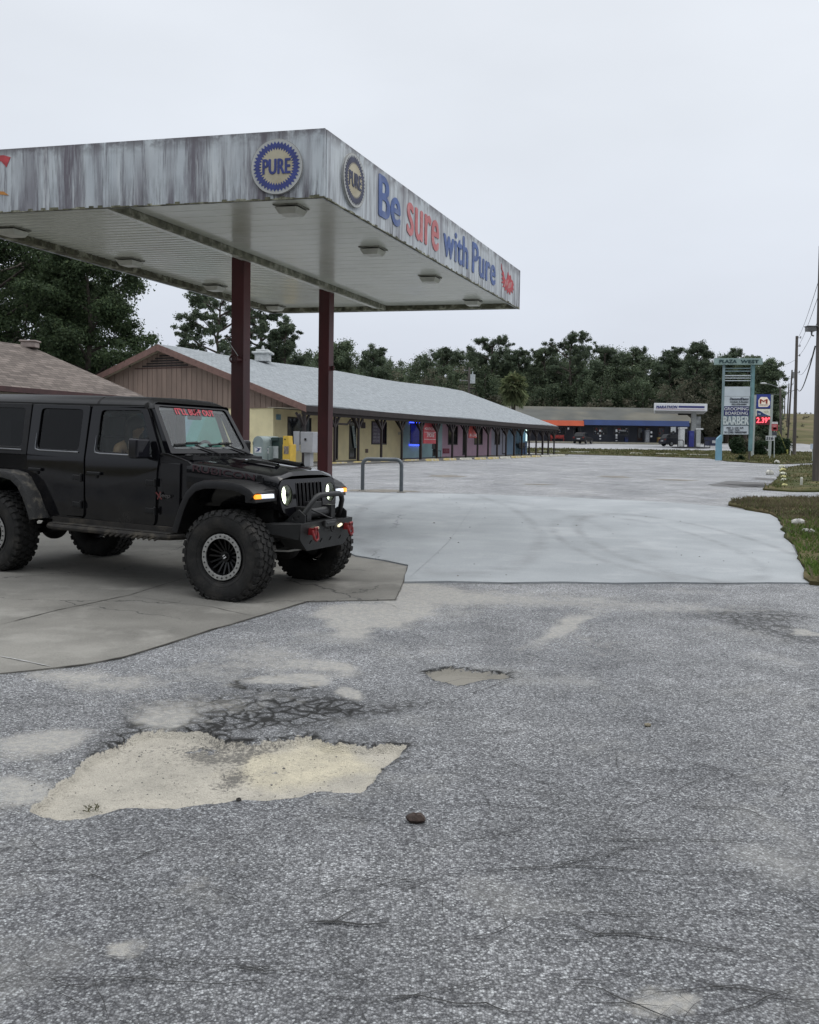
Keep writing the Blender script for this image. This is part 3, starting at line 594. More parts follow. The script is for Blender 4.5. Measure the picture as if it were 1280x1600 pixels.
tag(mb.build('loose_gravel', pm('asphalt_crumb', (.15, .145, .135), .9, var=.6, scale=30), smooth=30), 'loose dark asphalt crumbs in and around the sandy pothole', 'gravel', kind='stuff')
def rock_thing(u, v, r, label, col, flat=.6, name='rock', dz=.0, seed=1, group=None):
    p = G(u, v); mb = MB(); rock(mb, (0, 0, r * flat * .7), r, seed, flat); o = mb.build(name, pm('rock_%d' % int(u * 7 + v), col, .9, var=.35, scale=14 / max(r, .05) * .1, bump=.6, bscale=60), smooth=50)
    o.location = (p.x, p.y, p.z + dz); tag(o, label, 'rock', group); return o
rock_thing(650, 1284, .042, 'dark brown clod lying on the asphalt below the pothole', (.045, .03, .024), .5, seed=3, name='rock')
rock_thing(1012, 1135, .02, 'small tan stone alone on the asphalt at right', (.24, .21, .15), .6, seed=4)
rock_thing(373, 1252, .012, 'tiny dark stone on the lower rim of the sandy pothole', (.03, .028, .025), .8, seed=5)
rock_thing(1247, 826, .13, 'pale grey rock in the weeds beside the slab', (.42, .41, .38), .6, seed=6, dz=.06)
rock_thing(1262, 838, .12, 'second pale rock in the weeds, lower and nearer', (.35, .35, .32), .45, seed=7, dz=.05)
rock_thing(1203, 742, .17, 'pale round boulder standing in the lot by the far island', (.50, .49, .44), .75, seed=8)
rock_thing(1214, 725, .18, 'pale boulder at the edge of the grass below the route sign', (.48, .47, .42), .8, seed=9)
for k, (u, v) in enumerate(((1222, 733), (1223, 738), (1224, 744.5), (1224.5, 750), (1225, 754.5), (1226, 763))):
    rock_thing(u, v, .155 - .010 * k, 'pale yellow painted stone in the row edging the far grass island', (.55, .52, .24) if k % 2 else (.56, .56, .45), .7, seed=20 + k, name='edging_stone', dz=.03, group='painted stones edging the grass island')
# ================================================================== SERVICE CANOPY
ZB = 4.447; FH = .785
cA = PZ(507, 308, ZB); cB = PZ(812, 483, ZB); cC = PZ(435, 490, ZB)
ex = (cC - cB); ey = (cB - cA); D_w = ex.length * 1.03; D_l = ey.length; ex.normalize(); ey.normalize()
def K(a, b, z): p = cA + ex * a + ey * b; return V((p.x, p.y, z))
canopy = thing('service_canopy', 'weathered white flat service station canopy on dark red columns, stained with streaks', 'canopy', K(D_w / 2, D_l / 2, H(*K(D_w / 2, D_l / 2, 0)[:2])))
FASC = None
def fasciamat():
    m, t, b = newmat('stained_white_metal'); n = t.nodes.new; l = t.links.new; g = n('ShaderNodeNewGeometry'); pos = g.outputs['Position']
    def nz(st, sc, det, ro=.6):
        mp = n('ShaderNodeMapping'); mp.inputs['Scale'].default_value = st; l(pos, mp.inputs[0]); q = n('ShaderNodeTexNoise'); q.inputs['Scale'].default_value = sc; q.inputs['Detail'].default_value = det; q.inputs['Roughness'].default_value = ro; l(mp.outputs[0], q.inputs[0]); return q.outputs[0]
    def mr(s, a, bb, c=0, d=1):
        q = n('ShaderNodeMapRange'); q.inputs[1].default_value = a; q.inputs[2].default_value = bb; q.inputs[3].default_value = c; q.inputs[4].default_value = d; l(s, q.inputs[0]); return q.outputs[0]
    def mul(a, bb):
        q = n('ShaderNodeMath'); q.operation = 'MULTIPLY'; l(a, q.inputs[0]); l(bb, q.inputs[1]) if not isinstance(bb, float) else None
        if isinstance(bb, float): q.inputs[1].default_value = bb
        return q.outputs[0]
    def mix(f, a, bb):
        q = n('ShaderNodeMix'); q.data_type = 'RGBA'; l(f, q.inputs[0])
        for s, i in ((a, 6), (bb, 7)):
            if isinstance(s, tuple): q.inputs[i].default_value = (*s, 1)
            else: l(s, q.inputs[i])
        return q.outputs[2]
    base = mix(mr(nz((1, 1, .5), 2, 5), .35, .65), (.56, .60, .62), (.46, .50, .53))
    c = mix(mul(mr(nz((1, 1, .07), 5.5, 7, .7), .44, .60), mr(nz((1, 1, .25), .65, 4), .40, .58)), base, (.14, .128, .15))
    c = mix(mul(mr(nz((1, 1, .05), 16, 6, .75), .52, .66), .75), c, (.10, .09, .105))
    sp = n('ShaderNodeSeparateXYZ'); l(pos, sp.inputs[0])
    low = mr(sp.outputs[2], ZB + .02, ZB + .36, 1, 0)
    c = mix(mul(mul(mr(nz((1, 1, .08), 13, 6, .75), .47, .60), low), mr(nz((1, 1, .4), 1.1, 3), .40, .58)), c, (.055, .05, .06))
    c = mix(mul(mr(nz((1, 1, .06), 9, 5, .7), .60, .68), .7), c, (.62, .65, .66))
    top = mr(sp.outputs[2], ZB + FH - .16, ZB + FH, 0, .85); c = mix(mul(top, mr(nz((1, 1, 1), 6, 4), .4, .55)), c, (.10, .09, .10))
    l(c, b.inputs['Base Color']); b.inputs['Roughness'].default_value = .55; MATS['fascia'] = m; return m
FASC = fasciamat()
MOSS = pm('mossy_edge', (.11, .108, .072), .95, var=.5, scale=9, col2=(.30, .30, .23), cthr=(.5, .6), bump=1, bscale=30)
SOFF = pm('soffit_paint', (.63, .645, .575), .24, var=.06, scale=.8, col2=(.52, .53, .44), cthr=(.48, .66), coat=.3)
REDP = pm('dark_red_steel', (.085, .016, .018), .45, var=.3, scale=3, col2=(.05, .02, .018), cthr=(.5, .7), stretch=(1, 1, .3))
T = .05
def fpanel(a0, b0, a1, b1, name='fascia'):
    p0, p1 = K(a0, b0, ZB), K(a1, b1, ZB); d = (p1 - p0).normalized(); m_ = MB()
    L_ = (p1 - p0).length; k = max(1, round(L_ / 3.05)); nn = V((d.y, -d.x, 0)); cen = K(D_w / 2, D_l / 2, ZB)
    if (p0 - cen).dot(nn) < 0: nn = -nn
    for i in range(k):
        q0 = p0 + d * (L_ * i / k + (.002 if i else 0)); q1 = p0 + d * (L_ * (i + 1) / k); dz = V((0, 0, FH))
        m_.hexa([q0, q1, q1 - nn * T, q0 - nn * T], [q0 + dz, q1 + dz, q1 - nn * T + dz, q0 - nn * T + dz])
    return m_.build(name, FASC, canopy, world=True)
fpanel(0, 0, D_w, 0); fpanel(0, T, 0, D_l - T); fpanel(D_w, T, D_w, D_l - T); fpanel(0, D_l, D_w, D_l)
# deck and soffit with corrugations
m_ = MB(); m_.hexa([K(T, T, ZB + FH - .14), K(D_w - T, T, ZB + FH - .14), K(D_w - T, D_l - T, ZB + FH - .14), K(T, D_l - T, ZB + FH - .14)], [K(T, T, ZB + FH - .1), K(D_w - T, T, ZB + FH - .1), K(D_w - T, D_l - T, ZB + FH - .1), K(T, D_l - T, ZB + FH - .1)]); m_.build('roof_deck', pm('roof_tar', (.1, .1, .1), .9), canopy, world=True)
sA = None
q = PZ(191, 333, ZB + .08) - cA; 
def ab(p):
    M2 = Matrix(((ex.x, ey.x), (ex.y, ey.y))).inverted(); return M2 @ V((p.x - cA.x, p.y - cA.y))
SM = (ab(PZ(193, 334, ZB))[0] + ab(PZ(604, 486, ZB))[0]) / 2
print('canopy W,L', D_w, D_l, 'seam', SM, ab(PZ(193, 334, ZB)), ab(PZ(604, 486, ZB)), 'col', ab(PZ(377, 412, ZB)), ab(PZ(510.5, 460, ZB)))
def soffit(a0, a1, pitch, gw, gd, name):
    m_ = MB(); b = T; z = ZB + .09; secs = []; prof = []
    while b < D_l - T - .02:
        e_ = min(b + pitch, D_l - T); prof += [(b, z), (e_ - gw, z), (e_ - gw * .7, z + gd), (e_ - gw * .3, z + gd)]; b = e_
    prof.append((D_l - T, z)); m_.loft([[K(a0, p, zz) for p, zz in prof], [K(a1, p, zz) for p, zz in prof]]); return m_.build(name, SOFF, canopy, world=True, smooth=30)
soffit(T, SM - .05, .305, .012, .003, 'soffit_panel'); soffit(SM + .05, D_w - T, .152, .05, .022, 'soffit_panel')
m_ = MB(); m_.hexa([K(SM - .03, T, ZB + .005), K(SM + .035, T, ZB + .005), K(SM + .035, D_l - T, ZB + .005), K(SM - .03, D_l - T, ZB + .005)], [K(SM - .03, T, ZB + .1), K(SM + .05, T, ZB + .1), K(SM + .05, D_l - T, ZB + .1), K(SM - .03, D_l - T, ZB + .1)])
m_.build('seam_gutter', pm('seam_moss', (.17, .17, .125), .95, var=.4, scale=9, col2=(.34, .34, .27), cthr=(.48, .6)), canopy, world=True)
m_ = MB(); m_.hexa([K(SM + .055, T, ZB + .03), K(SM + .20, T, ZB + .03), K(SM + .20, D_l - T, ZB + .03), K(SM + .055, D_l - T, ZB + .03)], [K(SM + .055, T, ZB + .088), K(SM + .20, T, ZB + .088), K(SM + .20, D_l - T, ZB + .088), K(SM + .055, D_l - T, ZB + .088)])
m_.build('seam_trim', SOFF, canopy, world=True)
for a0, a1, b0, b1 in ((D_w - T - .16, D_w - T - .002, T, D_l - T), (T, D_w - T, D_l - T - .16, D_l - T - .002)):
    m_ = MB(); m_.hexa([K(a0, b0, ZB + .002), K(a1, b0, ZB + .002), K(a1, b1, ZB + .002), K(a0, b1, ZB + .002)], [K(a0, b0, ZB + .12), K(a1, b0, ZB + .12), K(a1, b1, ZB + .12), K(a0, b1, ZB + .12)]); m_.build('edge_gutter', MOSS, canopy, world=True)
# ragged mossy drip line under front and right fascia
m_ = MB()
for (a0, b0, a1, b1) in ((0, 0, D_w, 0), (0, 0, 0, D_l)):
    k = 90 if a1 else 140
    for i in range(k):
        t0, t1 = i / k, (i + 1) / k; h_ = .008 + .03 * random.random() ** 2; p0 = K(a0 + (a1 - a0) * t0, b0 + (b1 - b0) * t0, ZB - .004); p1 = K(a0 + (a1 - a0) * t1, b0 + (b1 - b0) * t1, ZB - .004); d = (p1 - p0).normalized(); nn = V((d.y, -d.x, 0)); 
        if (p0 - K(D_w / 2, D_l / 2, ZB)).dot(nn) < 0: nn = -nn
        q0, q1 = p0 + nn * .006, p1 + nn * .006; dz = V((0, 0, h_)); m_.hexa([q0, q1, q1 - nn * .03, q0 - nn * .03], [q0 + dz, q1 + dz, q1 - nn * .03 + dz, q0 - nn * .03 + dz])
m_.build('drip_edge', MOSS, canopy, world=True)
# columns
for (u, v, ring) in ((377, 412, 1), (510.5, 460, 0)):
    p = PZ(u, v, ZB); zg = H(p.x, p.y) - .05; m_ = MB(); s_ = .105
    c4 = [p + ex * a * s_ + ey * b * s_ for a, b in ((-1, -1), (-1, 1), (1, 1), (1, -1))]
    m_.hexa([V((q.x, q.y, zg)) for q in c4], [V((q.x, q.y, ZB + .085)) for q in c4])
    # narrow seam flanges of the boxed steel section
    for a in (-1, 1):
        q0 = p + ex * a * (s_ * .38) - ey * (s_ + .004)
        m_.beam((q0.x, q0.y, zg), (q0.x, q0.y, ZB - .01), .008, .012)
    col = m_.build('column', REDP, canopy, world=True, bevel=.008)
    m_ = MB(); c4 = [p + ex * a * .19 + ey * b * .19 for a, b in ((-1, -1), (-1, 1), (1, 1), (1, -1))]; m_.hexa([V((q.x, q.y, zg)) for q in c4], [V((q.x, q.y, zg + .075)) for q in c4]); m_.build('base_plate', REDP, canopy, world=True)
    if ring:
        m_ = MB(); q = onplane(374, 561, p - ey * .2, ey); q2 = q + V((-.035, 0, 0)); m_.tube([q + ex * .10 + (ex * .08) * 0 + V((.07 * cos(t), 0, .075 * sin(t))) * .8 for t in np.linspace(0, 2 * pi, 14)[:-1]], .014, 6, closed=True); m_.cyl(q + ex * .08, q + ex * .02 + ey * .2, .03); m_.build('hose_ring', REDP, canopy, world=True, smooth=60)
        m_ = MB(); q = onplane(372, 556, p - ey * .14, ey); q1 = onplane(352, 526, p - ey * .14, ey); m_.cyl(q, q1, .006, .004, 6); m_.build('rod', pm('white_rod', (.6, .6, .6), .5), canopy, world=True)
        m_ = MB(); q = p - ey * .13 - ex * .03; m_.beam((q.x, q.y, 1.42), (q.x, q.y, 1.62), .05, .05); m_.build('latch_bracket', pm('dark_metal', (.02, .02, .02), .5), canopy, world=True)
    else:
        m_ = MB(); q = p - ex * .14; m_.cyl((q.x, q.y, 3.0), (q.x, q.y, 3.09), .03); m_.build('pipe_stub', REDP, canopy, world=True)
# ceiling lights
LENS = pm('cloudy_lens', (.50, .50, .44), .35, var=.15, scale=6, spec=.5)
for (u, v) in ((455, 334), (583, 397), (672, 440), (739, 476), (20, 367), (203, 414), (336, 453), (430, 484)):
    p = PZ(u, v, ZB); q = ab(p); right = q[0] < SM; m_ = MB(); s0, s1, h0, h1 = .17, .115, ZB + .088, ZB - .02
    s0, s1, h1 = .15, .11, ZB - .02; m_.hexa([K(q[0] + a * s1, q[1] + b * s1, h1) for a, b in ((-1, -1), (1, -1), (1, 1), (-1, 1))], [K(q[0] + a * s0, q[1] + b * s0, h0 - .03) for a, b in ((-1, -1), (1, -1), (1, 1), (-1, 1))])
    o = m_.build('ceiling_light', LENS, canopy, world=True, bevel=.012)
    m_ = MB(); s0 += .012; m_.hexa([K(q[0] + a * s0, q[1] + b * s0, h0 - .015) for a, b in ((-1, -1), (1, -1), (1, 1), (-1, 1))], [K(q[0] + a * s0, q[1] + b * s0, h0 + .01) for a, b in ((-1, -1), (1, -1), (1, 1), (-1, 1))]); f_ = m_.build('light_frame', pm('grimy_frame', (.20, .20, .165), .6, var=.4, scale=12), o, bevel=.004)
    inv = ROOTM[canopy.name].inverted()
    for vv in f_.data.vertices: vv.co = inv @ vv.co
# roundels and lettering
CREAM = pm('faded_cream', (.46, .42, .31), .6, var=.12, scale=4, col2=(.36, .31, .20), cthr=(.45, .7))
GREYC = pm('faded_grey_enamel', (.42, .43, .42), .6, var=.12, scale=4)
BLUEP = pm('faded_blue', (.035, .05, .20), .6, var=.25, scale=8); DKB = pm('faded_dark_blue', (.045, .05, .09), .6, var=.3, scale=9)
LBL = pm('sign_blue', (.075, .125, .31), .6, var=.25, scale=7, col2=(.16, .20, .33), cthr=(.5, .7)); LRD = pm('sign_red', (.48, .15, .155), .6, var=.15, scale=7, col2=(.56, .25, .25), cthr=(.5, .65))
def roundel(uc, vc, pn0, nrm, xd, R, blue, name='roundel', tone=CREAM):
    c = onplane(uc, vc, pn0, nrm) ; out_ = nrm; up = V((0, 0, 1)); mp_ = lambda x, y, d: c + xd * x + up * y + out_ * d
    m_ = MB(); m_.plate([circ(0, 0, R, 56)], mp_, .035, .002); o = m_.build(name, GREYC, canopy, world=True); inv = ROOTM[canopy.name].inverted()
    def sub(mb, nm, mt):
        q = mb.build(nm, mt, o)
        for vv in q.data.vertices: vv.co = inv @ vv.co
    n_ = 40; outer = []; inner = []
    for i in range(2 * n_): a = pi * i / n_; r = R * (.92 if i % 2 else .815); outer.append((r * cos(a), r * sin(a))); r = R * (.70 if i % 2 else .595); inner.append((r * cos(a), r * sin(a)))
    m_ = MB(); m_.plate([outer, inner], mp_, .039, .036); sub(m_, 'saw_tooth_ring', blue)
    m_ = MB(); m_.plate([[(x * .985, y * .985) for x, y in inner]], mp_, .038, .0355); sub(m_, 'centre_disc', tone)
    t_ = text('lettering', 'PURE', c + xd * (-R * .53) - up * (R * .27) + out_ * .0395, xd, up, R * 1.06, R * .54, blue, canopy, world=True, bold=.055); t_.parent = o
    for e_ in (-1,):
        m_ = MB(); m_.tube([c + xd * R * cos(a) + up * R * sin(a) + out_ * .03 for a in np.linspace(0, 2 * pi, 48)[:-1]], .006, 5, closed=True); sub(m_, 'rim', pm('dull_rim', (.2, .2, .19), .6))
nf = V((ex.y, -ex.x, 0)).normalized(); nf = nf if nf.y < 0 else -nf
nr = V((ey.y, -ey.x, 0)).normalized(); nr = nr if nr.x > 0 else -nr
cAz = K(0, 0, ZB)
roundel(434, 261.5, cAz, nf, -ex, .315, BLUEP)
roundel(550.5, 282.5, cAz, nr, ey, .32, DKB)
def fx(u, v=350): return (onplane(u, v, cAz, nr) - cAz).dot(ey)
def words(u0, u1, z0, z1, s, mt):
    a, b = fx(u0), fx(u1); text('lettering', s, K(0, a, ZB + z0) + nr * .004, ey, (0, 0, 1), b - a, z1 - z0, mt, canopy, world=True, bold=.055, depth=.006)
words(591.5, 624, .17, .70, 'Be', LBL); words(636, 685, .155, .60, 'sure', LRD); words(693.5, 731.5, .17, .66, 'with', LBL); words(739, 775, .17, .68, 'Pure', LBL)
# red winged bird emblems
def bird(org, xd, W, Hh, nrm, mt, flip=1):
    pts = [(.02, 1.0), (.10, .80), (.20, .72), (.26, .55), (.38, .46), (.46, .62), (.52, .86), (.60, .74), (.72, .80), (.78, .66), (.90, .62), (.98, .50), (.92, .40), (1.0, .30), (.88, .30), (.90, .14), (.76, .20), (.70, .02), (.60, .12), (.48, .0), (.46, .14), (.30, .06), (.32, .18), (.14, .16), (.22, .28), (.05, .30), (.18, .40), (.06, .46), (.16, .54), (.04, .62), (.12, .70), (.02, .80)]
    m_ = MB(); m_.plate([[(x * W, y * Hh) for x, y in pts]], lambda x, y, d: org + xd * x + V((0, 0, 1)) * y + nrm * d, .008, .001)
    o = m_.build('bird_emblem', mt, canopy, world=True); m_ = MB()
    for k in range(6):
        x0, y0 = .25 + .09 * k, .20 + .05 * (k % 3); p0 = org + xd * (x0 * W) + V((0, 0, y0 * Hh)) + nrm * .010; p1 = p0 + xd * (.10 * W) + V((0, 0, .26 * Hh)); m_.beam(p0, p1, .012, .004, up=nrm)
    m_.build('feather_line', pm('pale_feather', (.5, .42, .40), .6), canopy, world=True)
RB = pm('emblem_red', (.42, .05, .06), .6, var=.25, scale=12)
bird(K(0, fx(784), ZB + .16), ey, fx(805) - fx(784), .50, nr, RB)
aL = (onplane(17, 265, cAz, nf) - cAz).dot(ex)
mp_ = lambda x, y, d: K(x, 0, ZB + y) + nf * d
m_ = MB(); m_.plate([[(aL, .68), (aL + .06, .56), (aL + .14, .64), (aL + .5, .58), (aL + .62, .70), (aL + .1, .71)]], mp_, .006, .001); m_.build('bird_emblem', RB, canopy, world=True)
m_ = MB(); m_.plate([[(aL + .03, .21), (aL + .1, .26), (aL + .5, .30), (aL + .5, .24), (aL + .14, .225)]], mp_, .006, .001); m_.build('bird_emblem', pm('emblem_orange', (.5, .22, .05), .6), canopy, world=True)

# ================================================================== STRIP MALL
E0 = P(478, 637, 40); E1 = PZ(872, 668.5, E0.z); md = (E1 - E0); ML = md.length; md.normalize(); mn = V((-md.y, md.x, 0)).normalized()   # mn points away from the front (left/back)
if mn.x > 0: mn = -mn
R0 = onplane(247, 541.5, E0, md); Wd = (R0 - E0).dot(mn); EZ = E0.z; RZ = R0.z
def Mm(s, w_, z): p = E0 + md * s + mn * w_; return V((p.x, p.y, z))
print('mall', E0, E1, ML, 'ridge w', Wd, RZ, 'ridge end px', proj(Mm(ML, Wd, RZ)), 'left eave', proj(Mm(0, 2 * Wd, EZ)), 'wall corner', proj(Mm(0.8, 2.1, 1.5)))
mall = thing('strip_mall', 'long strip mall with grey shingle roof, brown gable and colourful shop fronts', 'building', (Mm(ML / 2, Wd, .6)))
def qb(name, mt, pts_lo, pts_hi, parent=mall, **k): m_ = MB(); m_.hexa(pts_lo, pts_hi); return m_.build(name, mt, parent, world=True, **k)
def shingle(name, c1, c2, sc=(1, 1, 1), row=.14, ns=2):
    m, t, b = newmat(name); n = t.nodes.new; l = t.links.new; tc_ = n('ShaderNodeTexCoord'); bk = n('ShaderNodeTexBrick'); bk.inputs['Scale'].default_value = 1; bk.inputs['Brick Width'].default_value = .33; bk.inputs['Row Height'].default_value = row; bk.inputs['Mortar Size'].default_value = .008
    bk.inputs['Color1'].default_value = (*c1, 1); bk.inputs['Color2'].default_value = (*c2, 1); bk.inputs['Mortar'].default_value = (*[q * .55 for q in c1], 1); l(tc_.outputs['UV'], bk.inputs[0])
    ns_ = n('ShaderNodeTexNoise'); ns_.inputs['Scale'].default_value = ns; ns_.inputs['Detail'].default_value = 9; ns_.inputs['Roughness'].default_value = .7; l(tc_.outputs['Object'], ns_.inputs[0]); mr_ = n('ShaderNodeMapRange'); mr_.inputs[1].default_value = .3; mr_.inputs[2].default_value = .7; mr_.inputs[3].default_value = .78; mr_.inputs[4].default_value = 1.22; l(ns_.outputs[0], mr_.inputs[0])
    vm_ = n('ShaderNodeVectorMath'); vm_.operation = 'SCALE'; l(bk.outputs[0], vm_.inputs[0]); l(mr_.outputs[0], vm_.inputs['Scale']); l(vm_.outputs[0], b.inputs['Base Color']); b.inputs['Roughness'].default_value = .9; b.inputs['Specular IOR Level'].default_value = .2
    return m
def uvroof(o, od, oo):
    # uv in metres: u along eave, v up the slope
    me = o.data; uv = me.uv_layers.new(name='UVMap'); o_ = V(oo)
    for lp in me.loops:
        p = me.vertices[lp.vertex_index].co; wp = p + (V(ROOTM[o.parent.name].translation) if o.parent else V((0, 0, 0))); q = wp - o_; uu = q.dot(od); pp = q - od * uu; uv.data[lp.index].uv = (uu, pp.length)
SHG = shingle('grey_shingles', (.235, .255, .267), (.297, .32, .335), ns=5); BRN = pm('brown_trim', (.085, .045, .038), .7, var=.25, scale=3); DBR = pm('dark_brown_wood', (.022, .015, .014), .7, var=.3, scale=5, stretch=(1, 1, .3))
th = .12; WS = .55; WW = 2.1
for sgn, nm in ((1, 'roof_slope'), (-1, 'roof_slope')):
    w0, w1 = (0, Wd) if sgn > 0 else (2 * Wd, Wd)
    m_ = MB(); k = 24
    for i in range(k):      # slightly uneven ridge and eave over the length
        s0, s1 = ML * i / k, ML * (i + 1) / k; e = lambda s, f: .05 * sin(s * .37 + f) * (1 if 0 < s < ML - .1 else 0)
        lo = [Mm(s0, w0, EZ + e(s0, 1)), Mm(s1, w0, EZ + e(s1, 1)), Mm(s1, w1, RZ + e(s1, 2)), Mm(s0, w1, RZ + e(s0, 2))]
        if sgn < 0: lo = lo[::-1]
        m_.hexa(lo, [q_ + V((0, 0, th)) for q_ in lo])
    o = m_.build(nm, SHG, mall, world=True); uvroof(o, md, Mm(0, w0, EZ))
def rake(s, mt, nm):
    m_ = MB()
    for w0, w1 in ((-.04, Wd), (2 * Wd + .04, Wd)):
        p0, p1 = Mm(s, w0, EZ - .02), Mm(s, w1, RZ - .02); m_.hexa([p0 - V((0, 0, .17)), p0 - V((0, 0, .17)) + md * .045, p1 - V((0, 0, .17)) + md * .045, p1 - V((0, 0, .17))], [p0 + V((0, 0, .13)), p0 + V((0, 0, .13)) + md * .045, p1 + V((0, 0, .13)) + md * .045, p1 + V((0, 0, .13))])
    return m_.build(nm, mt, mall, world=True)
rake(-.05, pm('rake_brown', (.175, .10, .082), .7, var=.2), 'rake_board'); rake(ML + .005, BRN, 'rake_board')
m_ = MB()
for w0, w1 in ((.05, Wd), (2 * Wd - .05, Wd)): p = [Mm(0, w0, EZ - .02), Mm(WS + .05, w0, EZ - .02), Mm(WS + .05, w1, RZ - .03), Mm(0, w1, RZ - .03)]; m_.add(p + [q - V((0, 0, .03)) for q in p], [(0, 1, 2, 3), (7, 6, 5, 4), (0, 4, 5, 1), (1, 5, 6, 2), (2, 6, 7, 3), (3, 7, 4, 0)])
m_.build('overhang_soffit', pm('tan_soffit', (.42, .36, .26), .8), mall, world=True)
# eave fascia and beam
qb('eave_board', DBR, [Mm(-.04, -.04, EZ - .16), Mm(ML + .04, -.04, EZ - .16), Mm(ML + .04, 0, EZ - .16), Mm(-.04, 0, EZ - .16)], [Mm(-.04, -.04, EZ + .10), Mm(ML + .04, -.04, EZ + .10), Mm(ML + .04, 0, EZ + .10), Mm(-.04, 0, EZ + .10)])
qb('porch_beam', DBR, [Mm(.05, .12, EZ - .30), Mm(ML, .12, EZ - .30), Mm(ML, .26, EZ - .30), Mm(.05, .26, EZ - .30)], [Mm(.05, .12, EZ - .06), Mm(ML, .12, EZ - .06), Mm(ML, .26, EZ - .06), Mm(.05, .26, EZ - .06)])
Send = (onplane(824, 700, Mm(0, WW, 0), mn) - E0).dot(md); print('facade end s', Send)
qb('porch_ceiling', pm('porch_ceiling', (.32, .29, .23), .8), [Mm(.1, .05, EZ - .05), Mm(ML, .05, EZ - .05), Mm(ML, WW, EZ + .02), Mm(.1, WW, EZ + .02)], [Mm(.1, .05, EZ - .02), Mm(ML, .05, EZ - .02), Mm(ML, WW, EZ + .05), Mm(.1, WW, EZ + .05)])
# gable siding: boards with battens
sl = (RZ - EZ) / Wd
def roofz(w_): return EZ - .08 + sl * (w_ if w_ < Wd else 2 * Wd - w_)
SIDE = pm('brown_siding', (.235, .172, .138), .8, var=.18, scale=2, stretch=(1, 1, .25), coord='Object')
zs = EZ + .02; m_ = MB(); w_ = .35; bw = .305
while w_ < 2 * Wd - .4:
    w1 = min(w_ + bw, 2 * Wd - .35); t = 0 if True else 0
    for a, b2, dep in ((w_, w1 - .025, 0), (w1 - .025, w1, .025)):
        ts = [a, b2]; 
        if a < Wd < b2: ts = [a, Wd, b2]
        for i in range(len(ts) - 1):
            a_, b_ = ts[i], ts[i + 1]; m_.hexa([Mm(WS - .06 + dep, a_, zs), Mm(WS + .1, a_, zs), Mm(WS + .1, b_, zs), Mm(WS - .06 + dep, b_, zs)], [Mm(WS - .06 + dep, a_, roofz(a_)), Mm(WS + .1, a_, roofz(a_)), Mm(WS + .1, b_, roofz(b_)), Mm(WS - .06 + dep, b_, roofz(b_))])
    w_ = w1
m_.build('gable_siding', SIDE, mall, world=True)
# gable vent triangle and trim
vt = MB(); vz = RZ - .95; vt.hexa([Mm(WS - .09, Wd - 1.9, vz - .05), Mm(WS - .065, Wd - 1.9, vz - .05), Mm(WS - .065, Wd + 1.9, vz - .05), Mm(WS - .09, Wd + 1.9, vz - .05)], [Mm(WS - .09, Wd - 1.9, vz), Mm(WS - .065, Wd - 1.9, vz), Mm(WS - .065, Wd + 1.9, vz), Mm(WS - .09, Wd + 1.9, vz)])
vt.build('gable_trim', BRN, mall, world=True)
vt = MB()
for k in range(5):
    z0 = vz + .08 + k * .12; hw = max(.1, (RZ - .25 - z0) / sl * .8); p0, p1 = Mm(WS - .085, Wd - hw, z0), Mm(WS - .085, Wd + hw, z0); vt.beam(p0, p1, .03, .07)
vt.build('gable_vent', DBR, mall, world=True)
# gable end wall: yellow plaster with a rainbow mural
Zf = H(*Mm(0, 3, 0)[:2]) + .08
YEL = pm('yellow_plaster', (.74, .66, .40), .85, var=.08, scale=2, col2=(.68, .60, .36), cthr=(.5, .7))
wm = (onplane(347, 633, Mm(WS, 0, 0), md) - E0).dot(mn); print('mural edge w', wm)
qb('end_wall', YEL, [Mm(WS, WW, -.2), Mm(WS + .12, WW, -.2), Mm(WS + .12, 2 * Wd - .6, -.2), Mm(WS, 2 * Wd - .6, -.2)], [Mm(WS, WW, zs), Mm(WS + .12, WW, zs), Mm(WS + .12, 2 * Wd - .6, zs), Mm(WS, 2 * Wd - .6, zs)])
mural_cols = [(.16, .42, .36), (.18, .50, .48), (.30, .50, .62), (.50, .26, .42), (.42, .35, .55), (.22, .36, .58), (.20, .48, .50), (.55, .48, .25), (.50, .22, .30), (.22, .42, .55), (.45, .45, .5)]
sw = .72; m_ = MB(); w_ = wm; i = 0; mats = [pm('mural_paint_%s' % 'abcdefghijk'[j], c, .8, var=.12, scale=1.5) for j, c in enumerate(mural_cols)]
while w_ < 2 * Wd - 1.2:
    sk = 1.3; a0, a1 = w_, min(w_ + sw, 2 * Wd - .7); b0, b1 = w_ + sk if i else w_, w_ + sk + sw
    lo = (a0 if i else a0, a1); hi = (a0, a1)
    lo = (max(wm, a0 - 0), a1); m_.hexa([Mm(WS - .004, min(lo[0] + (sk if i else 0), 2 * Wd - .62), Zf - .1), Mm(WS - .001, min(lo[0] + (sk if i else 0), 2 * Wd - .62), Zf - .1), Mm(WS - .001, min(lo[1] + sk, 2 * Wd - .61), Zf - .1), Mm(WS - .004, min(lo[1] + sk, 2 * Wd - .61), Zf - .1)], [Mm(WS - .004, hi[0], zs - .002), Mm(WS - .001, hi[0], zs - .002), Mm(WS - .001, hi[1], zs - .002), Mm(WS - .004, hi[1], zs - .002)], mi=i % len(mats)); w_ += sw; i += 1
m_.build('mural', mats, mall, world=True)
